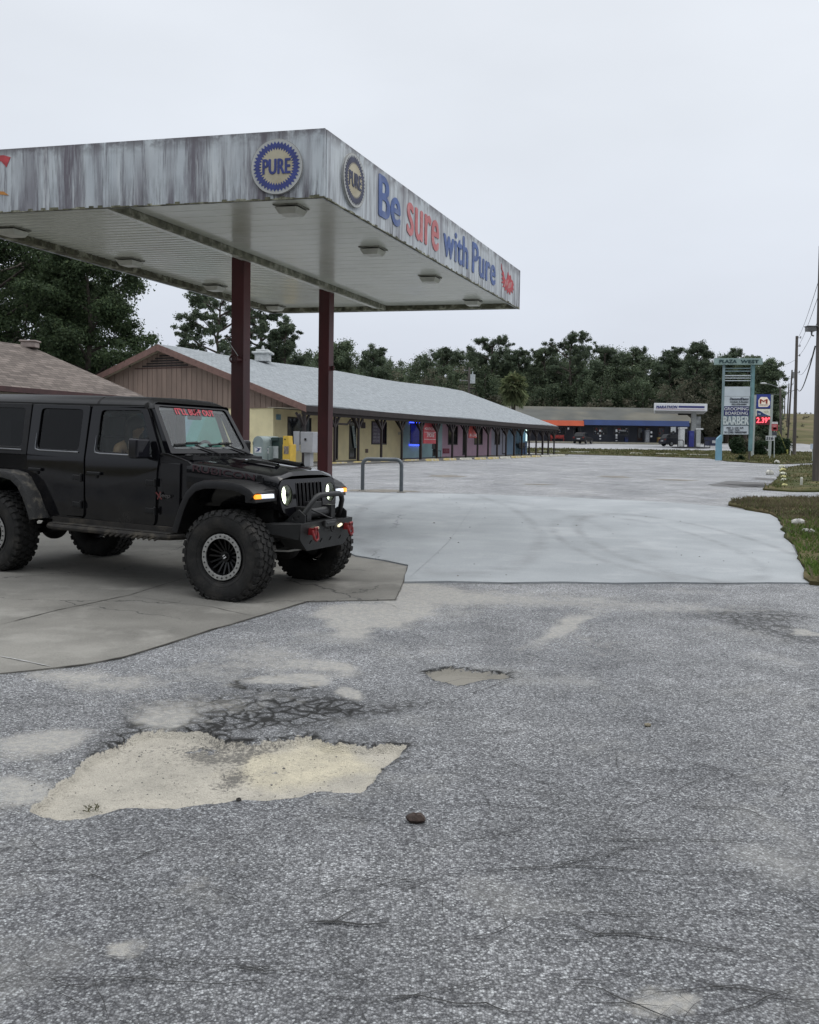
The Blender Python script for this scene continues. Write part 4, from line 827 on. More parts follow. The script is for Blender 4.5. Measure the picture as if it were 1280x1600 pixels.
# front facade in colour zones
def sx(u, w_=WW): return (onplane(u, 690, Mm(0, w_, 0), mn) - E0).dot(md)
ZT = EZ + .0
zones = [(389, 629, (.70, .61, .37), 'wall_panel'), (629, 691, (.36, .52, .54), 'wall_panel'), (691, 768, (.56, .38, .47), 'wall_panel'), (768, 790, (.42, .42, .50), 'wall_panel'), (790, 806, (.25, .36, .48), 'wall_panel'), (806, 824, (.16, .28, .38), 'wall_panel')]
def zfl(s): return H(*Mm(s, WW, 0)[:2]) + .10
holes = [('window', 449, 486, .80, 2.10), ('door', 524, 528, 0, 2.05), ('door', 545.5, 556.5, 0, 2.02), ('window', 580, 604, .78, 2.06), ('window', 640.5, 657, .80, 2.05), ('door', 676.5, 684, 0, 2.0), ('window', 700, 715, .72, 1.98), ('door', 723, 729, 0, 2.0), ('window', 741, 754, .72, 1.95), ('window', 773, 781, .72, 1.92), ('door', 785, 790, 0, 1.95), ('window', 806, 812.5, .70, 1.85)]
hs = [(k, sx(a) if a > 420 else sx(a), sx(b), z0, z1) for k, a, b, z0, z1 in holes]
for (a, b, c, nm) in zones:
    s0 = WS + .12 if a == 389 else sx(a); s1 = sx(b); loops = [[(s0, -.3), (s1, -.3), (s1, ZT), (s0, ZT)]]
    for k, h0, h1, z0, z1 in hs:
        if h0 > s0 and h1 < s1: zf = zfl((h0 + h1) / 2); z0_ = zf + max(z0, .02); loops.append([(h0, z0_), (h0, min(zf + z1, ZT - .1)), (h1, min(zf + z1, ZT - .1)), (h1, z0_)])
    m_ = MB(); m_.plate(loops, lambda x, y, d: Mm(x, WW - d, y), 0, -.15)
    m_.build(nm, pm('shop_wall_%d' % a, c, .85, var=.10, scale=1.5), mall, world=True)
WGL = pm('dark_window_glass', (.015, .018, .022), .08, var=.3, scale=1, spec=.6); WFR = pm('dark_frame', (.022, .017, .017), .5)
for k, h0, h1, z0, z1 in hs:
    zf = zfl((h0 + h1) / 2); z0_ = zf + max(z0, .02); z1_ = min(zf + z1, ZT - .1); m_ = MB(); fw = .07
    m_.plate([[(h0, z0_), (h1, z0_), (h1, z1_), (h0, z1_)], [(h0 + fw, z0_ + fw), (h0 + fw, z1_ - fw), (h1 - fw, z1_ - fw), (h1 - fw, z0_ + fw)]], lambda x, y, d: Mm(x, WW - d, y), .02, -.06)
    o = m_.build(k if k == 'door' else 'window', WFR, mall, world=True)
    m_ = MB(); m_.plate([[(h0 + fw, z0_ + fw), (h1 - fw, z0_ + fw), (h1 - fw, z1_ - fw), (h0 + fw, z1_ - fw)]], lambda x, y, d: Mm(x, WW - d, y), -.02, -.04)
    if k == 'window' :
        for j in range(1, 3): x = h0 + (h1 - h0) * j / 3; m_.beam(Mm(x, WW + .01, z0_), Mm(x, WW + .01, z1_), .03, .03)
    inv = ROOTM[mall.name].inverted(); q_ = m_.build('pane' if k == 'window' else 'door_glass', WGL, o)
    for vv in q_.data.vertices: vv.co = inv @ vv.co
# interior backing so open glass reads as rooms
# poster in the second yellow window, slanted banner in the door, notices
a, b = sx(582), sx(594); zf = zfl(a); m_ = MB(); m_.plate([[(a, zf + .86), (b, zf + .86), (b, zf + 2.0), (a, zf + 2.0)]], lambda x, y, d: Mm(x, WW - d, y), .012, -.01); m_.build('poster', pm('violet_poster', (.13, .11, .15), .5, var=.3, scale=4), mall, world=True)
for j in range(5):
    z = zf + .95 + j * .19; text('poster_lettering', ('KITCHEN', 'BROWS', 'SPRAY TAN', 'WAX', 'NAILS')[j], Mm(a + .1, WW - .016, z), md, (0, 0, 1), (b - a) * (.75, .8, .8, .4, .6)[j], .10, pm('pale_letter', (.38, .38, .40), .6), mall, world=True, bold=.01)
a = sx(547.5); zf = zfl(a); m_ = MB(); bl = (V((.0, 0)), V((.36, 0)), V((.0, 0)))
m_.plate([[(a + .38, zf + .62), (a + .62, zf + .62), (a + .30, zf + 1.78), (a + .06, zf + 1.78)]], lambda x, y, d: Mm(x, WW - d, y), .05, .03); m_.build('door_banner', pm('pale_green_banner', (.30, .36, .35), .6), mall, world=True)
dv = V((.32, -1.16)); xd_ = (md * (-.30) + V((0, 0, 1.1))).normalized() * -1; ud_ = V((0, 0, 0)) + md * .96 + V((0, 0, .26)); text('banner_lettering', 'FOR LEASE', Mm(a + .19, WW - .056, zf + 1.66), xd_, ud_, 1.0, .10, pm('grey_letter', (.06, .07, .07), .6), mall, world=True, bold=.02)
# little blue plaque, outlets, red notice, black lamp sign
def plaque(u0, u1, z0, z1, col, nm, w=WW, d=.03, es=0):
    a, b = sx(u0), sx(u1); zf = zfl(a); m_ = MB(); m_.plate([[(a, zf + z0), (b, zf + z0), (b, zf + z1), (a, zf + z1)]], lambda x, y, d_: Mm(x, w - d_, y), d, .002); return m_.build(nm, pm('plaque_%d_%d' % (u0, u1), col, .6, emit=col if es else None, es=es), mall, world=True, bevel=.005)
plaque(431, 438, 1.95, 2.2, (.16, .28, .34), 'plaque'); plaque(571, 575, .34, .55, (.12, .08, .06), 'outlet_cover'); plaque(622, 627, 1.35, 1.5, (.4, .38, .3), 'meter_box'); plaque(692, 702, .18, .50, (.24, .03, .06), 'red_notice')
text('notice_lettering', 'CBD', Mm(sx(693.5), WW - .04, zfl(sx(693)) + .26), md, (0, 0, 1), sx(700.5) - sx(693.5), .16, pm('pale_letter'if 0 else 'notice_pink', (.5, .2, .25), .6), mall, world=True)
# blue neon tubes round the teal window
NEON = pm('blue_neon', (.02, .04, .8), .3, emit=(.03, .06, 1.0), es=5)
a, b = sx(638.8), sx(657.5); zf = zfl(a)
for z in (.74, 2.08):
    m_ = MB(); m_.cyl(Mm(a, WW - .05, zf + z), Mm(b, WW - .05, zf + z), .022, n=8); m_.build('neon_tube', NEON, mall, world=True)
NB = pm('blue_lit_glass', (.01, .015, .08), .1, emit=(.02, .03, .5), es=.12)
m_ = MB(); m_.plate([[(a + .15, zf + .85), (b - .1, zf + .85), (b - .1, zf + 1.98), (a + .15, zf + 1.98)]], lambda x, y, d: Mm(x, WW - d, y), -.005, -.012); m_.build('lit_pane', NB, mall, world=True)
# far end lamp and blue door
m_ = MB(); p = Mm(sx(819), WW - .25, zfl(Send) + 1.98); m_.ell(p, (.17, .17, .17), 12, 8); m_.build('globe_lamp', pm('lit_globe', (.8, .9, .85), .4, emit=(.75, 1, .92), es=1.6), mall, world=True, smooth=60)
m_ = MB(); m_.plate([[(sx(817.6), zfl(Send) + 1.0), (sx(819.6), zfl(Send) + 1.0), (sx(819.6), zfl(Send) + 1.65), (sx(817.6), zfl(Send) + 1.65)]], lambda x, y, d: Mm(x, WW - .2 - d, y), .02, 0); m_.build('open_sign', pm('lit_white_sign', (.8, .9, .9), .4, emit=(.7, .95, 1), es=1.0), mall, world=True)
m_ = MB(); m_.plate([[(sx(817), zfl(Send)), (sx(822.5), zfl(Send)), (sx(822.5), zfl(Send) + .9), (sx(817), zfl(Send) + .9)]], lambda x, y, d: Mm(x, WW - d, y), .03, 0); m_.build('lower_door_panel', pm('navy_panel', (.02, .07, .2), .5), mall, world=True)
qb('far_end_wall', pm('far_wall', (.16, .25, .33), .85), [Mm(Send - .12, WW + .15, 0), Mm(Send, WW + .15, 0), Mm(Send, 2 * Wd - .6, 0), Mm(Send - .12, 2 * Wd - .6, 0)], [Mm(Send - .12, WW + .15, EZ), Mm(Send, WW + .15, EZ), Mm(Send, 2 * Wd - .6, EZ), Mm(Send - .12, 2 * Wd - .6, EZ)])
qb('back_wall', YEL, [Mm(WS, 2 * Wd - .6, -.2), Mm(Send, 2 * Wd - .6, -.2), Mm(Send, 2 * Wd - .48, -.2), Mm(WS, 2 * Wd - .48, -.2)], [Mm(WS, 2 * Wd - .6, EZ), Mm(Send, 2 * Wd - .6, EZ), Mm(Send, 2 * Wd - .48, EZ), Mm(WS, 2 * Wd - .48, EZ)])
# porch posts with Y braces
post_px = [475, 523, 560, 596, 628, 657.5, 683, 707, 728.5, 746.5, 763, 777, 791, 803.5, 815.5, 827, 838, 848, 857, 866]
for i, u in enumerate(post_px):
    s = (onplane(u, 690, Mm(0, .19, 0), mn) - E0).dot(md)
    if s > ML: s = ML - .1
    zf = H(*Mm(s, .19, 0)[:2]) + .02; m_ = MB(); big = .13 if i in (0, 5, 17) else .10
    m_.beam(Mm(s, .19, zf), Mm(s, .19, EZ - .25), big, big, up=mn)
    for sg in (-1, 1): m_.beam(Mm(s + sg * .03, .19, EZ - .78), Mm(s + sg * .42, .19, EZ - .28), .09, .09, up=mn)
    m_.beam(Mm(s, .22, EZ - .78), Mm(s, .62, EZ - .20), .08, .08, up=md)
    m_.build('post', DBR if i > 1 else DBR, mall, world=True)
m_ = MB(); s = (onplane(528, 645, Mm(0, .15, 0), mn) - E0).dot(md); m_.tube([Mm(s, .2, EZ - .35), Mm(s, .2, EZ - .62), Mm(s + 1.0, .2, EZ - .62), Mm(s + 1.3, .2, EZ - .38)], .05, 6); m_.build('downspout', DBR, mall, world=True)
s = (onplane(566.5, 655, Mm(0, .4, 0), mn) - E0).dot(md); m_ = MB(); m_.box(Mm(s, .35, EZ - .62), (.22, .22, .3)); m_.cyl(Mm(s, .35, EZ - .5), Mm(s, .35, EZ - .2), .02); m_.build('lantern', DBR, mall, world=True)
# roof vents
for (u, v, sz) in ((404, 560, 1), (368, 552, .4)):
    p = onplane(u, v, Mm(0, Wd, RZ), mn); p = p + V((0, 0, -.05)); s = (p - E0).dot(md); z0 = RZ + .08; m_ = MB(); c = Mm(s, Wd - .3, z0)
    m_.box(c + V((0, 0, .12)), (.8 * sz, .8 * sz, .42)); m_.box(c + V((0, 0, .38)), (1.1 * sz, 1.0 * sz, .12)); m_.box(c + V((0, 0, .50)), (.7 * sz, .7 * sz, .14)); 
    if sz == 1: m_.cyl(c + V((0, 0, .5)), c + V((0, 0, .8)), .12, .05)
    m_.build('roof_vent', pm('pale_vent_metal', (.5, .52, .52), .5, var=.2), mall, world=True, bevel=.03)
# walkway
ss = np.linspace(-.5, ML + 1.5, 40); vs = []
for s in ss:
    for w_ in (-.45, WW): p = Mm(s, w_, 0); vs.append((p.x, p.y, H(p.x, p.y) + .07))
    for w_ in (-.45,): p = Mm(s, w_, 0); vs.append((p.x, p.y, H(p.x, p.y) - .1))
m_ = MB(); m_.add(vs, [(3 * i, 3 * i + 1, 3 * i + 4, 3 * i + 3) for i in range(39)] + [(3 * i, 3 * i + 3, 3 * i + 5, 3 * i + 2) for i in range(39)]); tag(m_.build('sidewalk', pm('walkway_concrete', (.14, .135, .125), .9, var=.25, scale=2)), kind='structure')
# apron in front of the gable end
# wheel stops
stop_px = [(528, 726.3), (566, 724.5), (607.5, 723), (643.5, 721.6), (675, 720.3), (703, 719.3), (728, 718.6), (750.5, 718), (771, 717.2), (789.5, 716.4), (806.5, 715.6), (822, 715), (837.5, 714.3), (852, 713.6), (865, 713), (877, 712.4)]
STP = pm('faded_yellow_paint', (.46, .37, .15), .8, var=.2, scale=5, col2=(.42, .40, .34), cthr=(.45, .6)); STW = pm('faded_white_stop', (.48, .47, .40), .8, var=.2, scale=5, col2=(.3, .3, .28), cthr=(.5, .65))
def stop(p, d, L_, mt, label, group, h=.13, wd=.2):
    d = V(d).normalized(); nn = V((-d.y, d.x, 0)); m_ = MB(); hl = L_ / 2; z0 = 0
    pr = [(-wd / 2, 0), (-wd / 2 * .7, h), (wd / 2 * .7, h), (wd / 2, 0)]
    secs = [[d * x + nn * (y * k) + V((0, 0, z * k2)) for y, z in pr] for x, k, k2 in ((-hl, .6, .35), (-hl + .18, 1, 1), (hl - .18, 1, 1), (hl, .6, .35))]
    m_.loft(secs, closed=True); o = m_.build('wheel_stop', mt, bevel=.01); p = V(p); o.location = (p.x, p.y, H(p.x, p.y) + .0 + (0 if True else 0)); e_ = .9; pa, pb = p + d * e_, p - d * e_; o.rotation_euler = (0, 0, 0)
    return tag(o, label, 'wheel stop', group)
for i, (u, v) in enumerate(stop_px): stop(G(u, v), md, 1.75, STP if i not in (6, 9, 13, 14, 15) else STW, 'faded yellow concrete wheel stop in the row along the strip mall walkway', 'wheel stops along the strip mall walkway')
for i, (u, v) in enumerate(((858, 707), (905, 708), (995, 710), (1042, 711), (1090, 712.5))): stop(G(u, v), (1, .05, 0), 2.1 if i != 2 else 1.3, STW, 'white concrete wheel stop at the edge of the far grass strip', 'wheel stops at the far grass strip', h=.16)
# hanging shop signs under the porch (each its own thing)
def hang(u0, u1, v0, v1, col, label, rows, nm='hanging_sign', w_=.55):
    p0 = onplane(u0, v1, Mm(0, w_, 0), mn); p1 = onplane(u1, v1, Mm(0, w_, 0), mn); pt = onplane(u0, v0, Mm(0, w_, 0), mn); t = thing(nm, label, 'sign', (p0 + p1) / 2)
    W_ = (p1 - p0).dot(md); Hh = pt.z - p0.z; m_ = MB(); mp_ = lambda x, y, d: p0 + md * x + V((0, 0, 1)) * y - mn * d
    m_.plate([[(0, 0), (W_, 0), (W_, Hh), (0, Hh)]], mp_, .03, -.03); m_.build('board', pm('board_%d' % u0, col, .6, var=.15, scale=4), t, world=True, bevel=.01)
    for (s_, x, y, w1, h1, c) in rows: text('lettering', s_, mp_(x * W_, y * Hh, .034), md, (0, 0, 1), w1 * W_, h1 * Hh, pm('letter_%s' % c[0], c[1], .6), t, world=True, bold=.03)
    m_ = MB()
    for x in (.1, .9): q_ = mp_(x * W_, Hh, 0); m_.cyl(q_, (q_.x, q_.y, EZ - .1), .012, n=6)
    m_.build('hanger', DBR, t, world=True)
    return t, mp_, W_, Hh
wh = ('pale', (.62, .56, .56))
t_, mp_, W_, Hh = hang(661, 681.5, 660.5, 693, (.42, .055, .07), 'tall red square sign with pale lettering hung in front of the teal shop', [('HONEYCOMB', .08, .66, .84, .13, wh), ('SMOKE', .25, .32, .55, .20, wh)])
m_ = MB(); m_.plate([[(.05 * W_, .545 * Hh), (.95 * W_, .545 * Hh), (.95 * W_, .565 * Hh), (.05 * W_, .565 * Hh)]], mp_, .037, .031); m_.plate([[(.05 * W_, .20 * Hh), (.95 * W_, .20 * Hh), (.95 * W_, .22 * Hh), (.05 * W_, .22 * Hh)]], mp_, .037, .031); m_.build('rule_line', pm('letter_pale', wh[1], .6), t_, world=True)
hang(732.5, 745.5, 661, 684, (.46, .07, .06), 'smaller red banner with pale letters hung in front of the pink shop', [('B.LOVE', .06, .10, .88, .18, wh)])
p = Mm(sx(662) - .2, .6, 0); 
# black bench under the porch at the blue shop
def bench(nm, label, p, d, mt, W_=1.4):
    t = thing(nm, label, 'bench', p, atan2(d.y, d.x)); m_ = MB()
    m_.box((0, 0, .43), (W_, .42, .05)); m_.build('seat', mt, t, bevel=.01); m_ = MB(); m_.box((0, .24, .72), (W_, .04, .42)); m_.build('backrest', mt, t, bevel=.01)
    for x in (-1, 1):
        m_ = MB(); m_.tube([(x * W_ * .46, -.2, 0), (x * W_ * .46, -.2, .6), (x * W_ * .46, .24, .62), (x * W_ * .46, .26, 0)], .025, 6); m_.build('leg', mt, t)
    return t
p = Mm(sx(811), 1.6, 0); bench('porch_bench', 'black metal bench under the porch by the blue shop', (p.x, p.y, H(p.x, p.y) + .07), md, pm('black_iron', (.01, .01, .012), .5))
m_ = MB(); s = sx(664); p = Mm(s, 1.3, 0); z = H(p.x, p.y) + .07; t = thing('folding_chair', 'small black chair beneath the tall red hanging sign', 'chair', (p.x, p.y, z), atan2(md.y, md.x))
m_.box((0, 0, .42), (.42, .4, .04)); m_.build('seat', MATS['black_iron'], t); m_ = MB(); m_.box((0, .2, .68), (.42, .03, .3)); m_.build('backrest', MATS['black_iron'], t)
for x, y in ((-.19, -.18), (.19, -.18), (-.19, .18), (.19, .18)): m_ = MB(); m_.cyl((x, y, 0), (x * .95, y * .95, .42), .014, n=6); m_.build('leg', MATS['black_iron'], t)

# ================================================================== BROWN HIP-ROOFED BUILDING AT LEFT
EZ2 = 2.9; Ec = PZ(234, 623, EZ2); r_ = 2.43; bd = ey.copy(); bn = V((-bd.y, bd.x, 0)).normalized(); bn = bn if bn.x < 0 else -bn
def Bb(s, w_, z): p = Ec - bd * s + bn * w_; return V((p.x, p.y, z))
RP = onplane(45, 540, Bb(0, r_, 0), bn); RZ2 = RP.z; rs = -(RP - Ec).dot(bd); Lb = 24; print('hip', rs, RZ2, proj(Bb(rs, r_, RZ2)))
hut = thing('store_building', 'low brown shingled hip roof of the station store behind the vehicle', 'building', Bb(8, r_, .6))
SHB = shingle('brown_shingles', (.105, .088, .078), (.185, .156, .138), row=.13, ns=4)
m_ = MB(); t_ = V((0, 0, .07)); A_, B_, C_, D_ = Bb(0, 0, EZ2), Bb(Lb, 0, EZ2), Bb(Lb, 2 * r_, EZ2), Bb(0, 2 * r_, EZ2); R1, R2 = Bb(rs, r_, RZ2), Bb(Lb - rs, r_, RZ2)
m_.add([A_, B_, R2, R1], [(0, 1, 2, 3)]); m_.add([C_, D_, R1, R2], [(0, 1, 2, 3)]); o = m_.build('roof', SHB, hut, world=True); uvroof(o, bd, A_)
m_ = MB(); m_.add([D_, A_, R1], [(0, 1, 2)]); m_.add([B_, C_, R2], [(0, 1, 2)]); o = m_.build('hip_slope', SHB, hut, world=True); uvroof(o, bn, A_)
m_ = MB(); m_.beam(Bb(-.06, -.06, EZ2 - .06), Bb(Lb, -.06, EZ2 - .06), .12, .13); m_.beam(Bb(-.06, -.06, EZ2 - .06), Bb(-.06, 2 * r_, EZ2 - .06), .12, .13); m_.build('gutter', pm('maroon_gutter', (.05, .018, .017), .5, var=.3), hut, world=True)
m_ = MB(); m_.hexa([Bb(.05, .05, EZ2 - .16), Bb(Lb, .05, EZ2 - .16), Bb(Lb, 2 * r_ - .05, EZ2 - .16), Bb(.05, 2 * r_ - .05, EZ2 - .16)], [Bb(.05, .05, EZ2 - .13), Bb(Lb, .05, EZ2 - .13), Bb(Lb, 2 * r_ - .05, EZ2 - .13), Bb(.05, 2 * r_ - .05, EZ2 - .13)]); m_.build('eave_soffit', pm('eave_paint', (.25, .22, .18), .8), hut, world=True)
m_ = MB(); m_.hexa([Bb(.9, .9, -.2), Bb(Lb, .9, -.2), Bb(Lb, 2 * r_ - .3, -.2), Bb(.9, 2 * r_ - .3, -.2)], [Bb(.9, .9, EZ2 - .165), Bb(Lb, .9, EZ2 - .165), Bb(Lb, 2 * r_ - .3, EZ2 - .165), Bb(.9, 2 * r_ - .3, EZ2 - .165)]); m_.build('wall', pm('grey_block_wall', (.22, .22, .20), .85, var=.15, scale=2), hut, world=True)
for k in range(4):
    m_ = MB(); s = 3 + k * 4.5; m_.plate([[(s, .95), (s + 1.6, .95), (s + 1.6, 2.1), (s, 2.1)]], lambda x, y, d: Bb(x, .9 - d, y), .03, -.0); m_.build('window', WGL, hut, world=True)
c = onplane(47, 540, Bb(0, r_ - .1, 0), bn); m_ = MB(); m_.box(c + V((0, 0, .02)), (.42, .34, .16)); m_.box(c + V((0, 0, .12)), (.50, .40, .05)); m_.build('roof_vent', pm('tan_vent', (.27, .22, .20), .6), hut, world=True, bevel=.02)
# ================================================================== THE BLACK FOUR-WHEEL DRIVE
YAW = radians(-24.0); PIT = radians(1.45)
fw = P(343.6, 871, 9.1)
MR = Matrix.Rotation(YAW, 4, 'Z') @ Matrix.Rotation(PIT, 4, 'Y')
off = MR.to_3x3() @ V((0, -1.0, .47)); JO = fw - off
JM = Matrix.Translation(JO) @ MR
car = thing('off_road_vehicle', 'muddy black four-door off-road vehicle with big tyres, winch bumper and lit headlights under the canopy', 'off-road vehicle', M=JM)
print('jeep root', JO, 'ground', H(JO.x, JO.y), 'rear wheel', proj(JM @ V((-3.22, -1.0, .47))), 'rear z', (JM @ V((-3.22, -1, 0))).z, H(*(JM @ V((-3.22, -1, 0)))[:2]))
def jb(mb, name, mt, parent=None, **k): return mb.build(name, mt, parent or car, **k)
def paintmat(name, col, dust, amt):
    m, t, b = newmat(name); n = t.nodes.new; l = t.links.new; tc_ = n('ShaderNodeTexCoord')
    n1 = n('ShaderNodeTexNoise'); n1.inputs['Scale'].default_value = 3; n1.inputs['Detail'].default_value = 9; n1.inputs['Roughness'].default_value = .7; l(tc_.outputs['Object'], n1.inputs[0])
    n2 = n('ShaderNodeTexNoise'); n2.inputs['Scale'].default_value = 60; n2.inputs['Detail'].default_value = 3; l(tc_.outputs['Object'], n2.inputs[0])
    sp = n('ShaderNodeSeparateXYZ'); l(tc_.outputs['Object'], sp.inputs[0]); lo = n('ShaderNodeMapRange'); lo.inputs[1].default_value = 1.3; lo.inputs[2].default_value = .65; lo.inputs[3].default_value = .12; lo.inputs[4].default_value = 1; l(sp.outputs[2], lo.inputs[0])
    r1 = n('ShaderNodeMapRange'); r1.inputs[1].default_value = .40; r1.inputs[2].default_value = .68; l(n1.outputs[0], r1.inputs[0]); r2 = n('ShaderNodeMapRange'); r2.inputs[1].default_value = .35; r2.inputs[2].default_value = .7; r2.inputs[3].default_value = .35; l(n2.outputs[0], r2.inputs[0])
    a = n('ShaderNodeMath'); a.operation = 'MULTIPLY'; l(r1.outputs[0], a.inputs[0]); l(r2.outputs[0], a.inputs[1]); c = n('ShaderNodeMath'); c.operation = 'MULTIPLY'; l(a.outputs[0], c.inputs[0]); l(lo.outputs[0], c.inputs[1]); d = n('ShaderNodeMath'); d.operation = 'MULTIPLY'; l(c.outputs[0], d.inputs[0]); d.inputs[1].default_value = amt; d.use_clamp = True
    mx = n('ShaderNodeMix'); mx.data_type = 'RGBA'; l(d.outputs[0], mx.inputs[0]); mx.inputs[6].default_value = (*col, 1); mx.inputs[7].default_value = (*dust, 1); l(mx.outputs[2], b.inputs['Base Color'])
    rr = n('ShaderNodeMapRange'); rr.inputs[3].default_value = .07; rr.inputs[4].default_value = .8; l(d.outputs[0], rr.inputs[0]); l(rr.outputs[0], b.inputs['Roughness']); b.inputs['Coat Weight'].default_value = .18; b.inputs['Coat Roughness'].default_value = .05; b.inputs['Specular IOR Level'].default_value = .28
    MATS[name] = m; return m
BLK = paintmat('black_paint', (.0045, .0045, .006), (.04, .038, .034), .5)
PLS = pm('black_plastic', (.008, .008, .009), .42, spec=.35, var=.25, scale=14, bump=.1, bscale=200)
MUD = pm('muddy_plastic', (.02, .02, .02), .7, var=.3, scale=10, col2=(.10, .09, .073), cthr=(.52, .62), bump=.6, bscale=60)
TRM = pm('bright_trim', (.16, .165, .175), .3, metal=.6); DRK = pm('chassis_black', (.007, .007, .007), .8, var=.4, scale=6); MDK = pm('chassis_mud', (.02, .018, .016), .9, var=.4, scale=8, col2=(.07, .06, .045), cthr=(.5, .7))
TINT = glassmat('privacy_glass', (.16, .17, .18), extra=0); CLR = glassmat('side_glass', (.80, .83, .80), extra=0); WSG = glassmat('windscreen_glass', (.92, .95, .95), extra=.055)
RUB = pm('tyre_rubber', (.018, .0178, .0175), .8, spec=.3, var=.25, scale=9, col2=(.038, .035, .031), cthr=(.5, .72), bump=.3, bscale=70); SIL = pm('machined_ring', (.42, .42, .41), .38, metal=.7, var=.15, scale=12); RIMB = pm('black_rim', (.008, .008, .009), .3, metal=.3)
def yb(z): return .79 - max(0, .95 - z) * .05 - max(0, z - 1.36) * .15
def sidemap(sg): return lambda x, z, d: (x, sg * (yb(z) + d), z)
arch = [(-2.58, .66), (-2.64, .76), (-2.72, .94), (-2.86, 1.12), (-3.05, 1.20), (-3.37, 1.20), (-3.56, 1.12), (-3.72, .94), (-3.80, .76), (-3.82, .70)]
m_ = MB()
for sg in (-1, 1):
    m_.plate([[(-.70, .66)] + arch + [(-4.12, .70), (-4.12, 1.37), (-.70, 1.37)]], sidemap(sg), -.012, -.07)
    m_.plate([[(-.60, 1.0), (-.60, 1.375), (-.63, 1.40), (-.86, 1.462), (-1.02, 1.462), (-1.02, 1.0)]], lambda x, z, d, sg=sg: (x, sg * (.785 - .06 * max(0, (x + .86) / .26) + d), z), .0, -.05)
m_.box((-2.35, 0, .80), (3.3, 1.42, .10)); m_.box((-4.0, 0, 1.03), (.06, 1.5, .68)); m_.box((-.72, 0, 1.05), (.05, 1.4, .66))
body = jb(m_, 'body', BLK, bevel=.01)
# hood
hs_ = []
for X, w_, zc, ze, zs_, k in ((-.64, .735, 1.435, 1.395, 1.30, 0), (-.30, .705, 1.415, 1.375, 1.27, 1), (.05, .665, 1.387, 1.345, 1.24, 1), (.28, .63, 1.362, 1.318, 1.21, .8), (.375, .605, 1.335, 1.295, 1.18, .3), (.405, .59, 1.295, 1.265, 1.14, 0)):
    half = [(0, zc + .004), (.28, zc), (.33, zc - .018 * k), (.50, ze + .006), (w_ - .07, ze), (w_ - .02, ze - .018), (w_, ze - .05), (w_ + .004, zs_), (w_ - .01, 1.02), (w_ - .05, .95)]
    hs_.append([(X, -y, z) for y, z in half[::-1]] + [(X, y, z) for y, z in half[1:]])
m_ = MB(); m_.loft(hs_); hood = jb(m_, 'hood', BLK, smooth=35)
# raised dark centre panel, vents, washer streaks
def hoodz(X, y):
    t = np.interp(X, [-.64, -.30, .05, .28, .375, .40], [1.435, 1.415, 1.387, 1.362, 1.335, 1.295]); e = np.interp(X, [-.64, -.30, .05, .28, .375, .40], [1.395, 1.375, 1.345, 1.318, 1.295, 1.265])
    a = abs(y); return float(t if a < .28 else (t + (e - t) * min(1, (a - .28) / .2)))
m_ = MB(); 
for sg in (-1, 1):
    secs = [[(X, sg * .20, hoodz(X, .2) + .004), (X, sg * .235, hoodz(X, .2) + .03), (X, sg * .275, hoodz(X, .2) + .028), (X, sg * .315, hoodz(X, .3) + .001)] for X in (-.25, -.15, .0, .12, .18)]
    secs[0] = [(p[0], p[1], hoodz(-.25, .2) + .004) for p in secs[0]]; m_.loft(secs)
jb(m_, 'hood_scoop', BLK, hood, smooth=50)
m_ = MB()
for sg in (-1, 1): m_.plate([rpoly([(-.34, .36), (-.34, .42), (-.02, .42), (-.02, .36)], .02)], lambda x, y, d, sg=sg: (x, sg * y, hoodz(x, .48) + .002 + d), .0, -.02)
m_.plate([[(-.62, -.6), (-.62, .6), (-.56, .56), (-.56, -.56)]], lambda x, y, d: (x, y, hoodz(x, y) + .006 + d), 0, -.02)
jb(m_, 'hood_vent', PLS, hood)
m_ = MB(); m_.plate([rpoly([(-.45, -.24), (-.45, .24), (.33, .23), (.33, -.23)], .04)], lambda x, y, d: (x, y, hoodz(x, 0) + .006 + d), 0, -.003); jb(m_, 'hood_decal', pm('matt_black_decal', (.010, .010, .011), .55), hood)
for sg in (-1, 1):
    m_ = MB(); m_.box((.22, sg * .645, 1.235), (.075, .035, .10)); m_.box((.22, sg * .67, 1.21), (.06, .04, .04)); m_.box((.22, sg * .655, 1.29), (.05, .03, .03)); jb(m_, 'hood_latch', PLS, bevel=.006)
DEC = pm('dark_red_decal', (.035, .012, .017), .5)
x0, x1 = -.56, .15
xd = V((x1 - x0, -(.66 - .735) * -1 * -1, -.055)); 
pA = V((-.56, -.7365, 1.305)); pB = V((.16, -.6555, 1.243)); text('side_lettering', 'RUBICON', pA, pB - pA, (0, 0, 1), (pB - pA).length, .062, DEC, car, bold=.03, depth=.004)
text('badge', 'Jeep', V((-.94, -.797, 1.00)), (1, 0, 0), (0, 0, 1), .14, .055, pm('badge_grey', (.06, .055, .055), .5), car, bold=.02)
m_ = MB(); m_.beam((-.99, -.797, 1.06), (-.91, -.797, .99), .012, .006, up=(0, 1, 0)); m_.beam((-.965, -.797, .985), (-.93, -.797, 1.065), .012, .006, up=(0, 1, 0)); jb(m_, 'badge', pm('badge_red', (.12, .02, .02), .5))
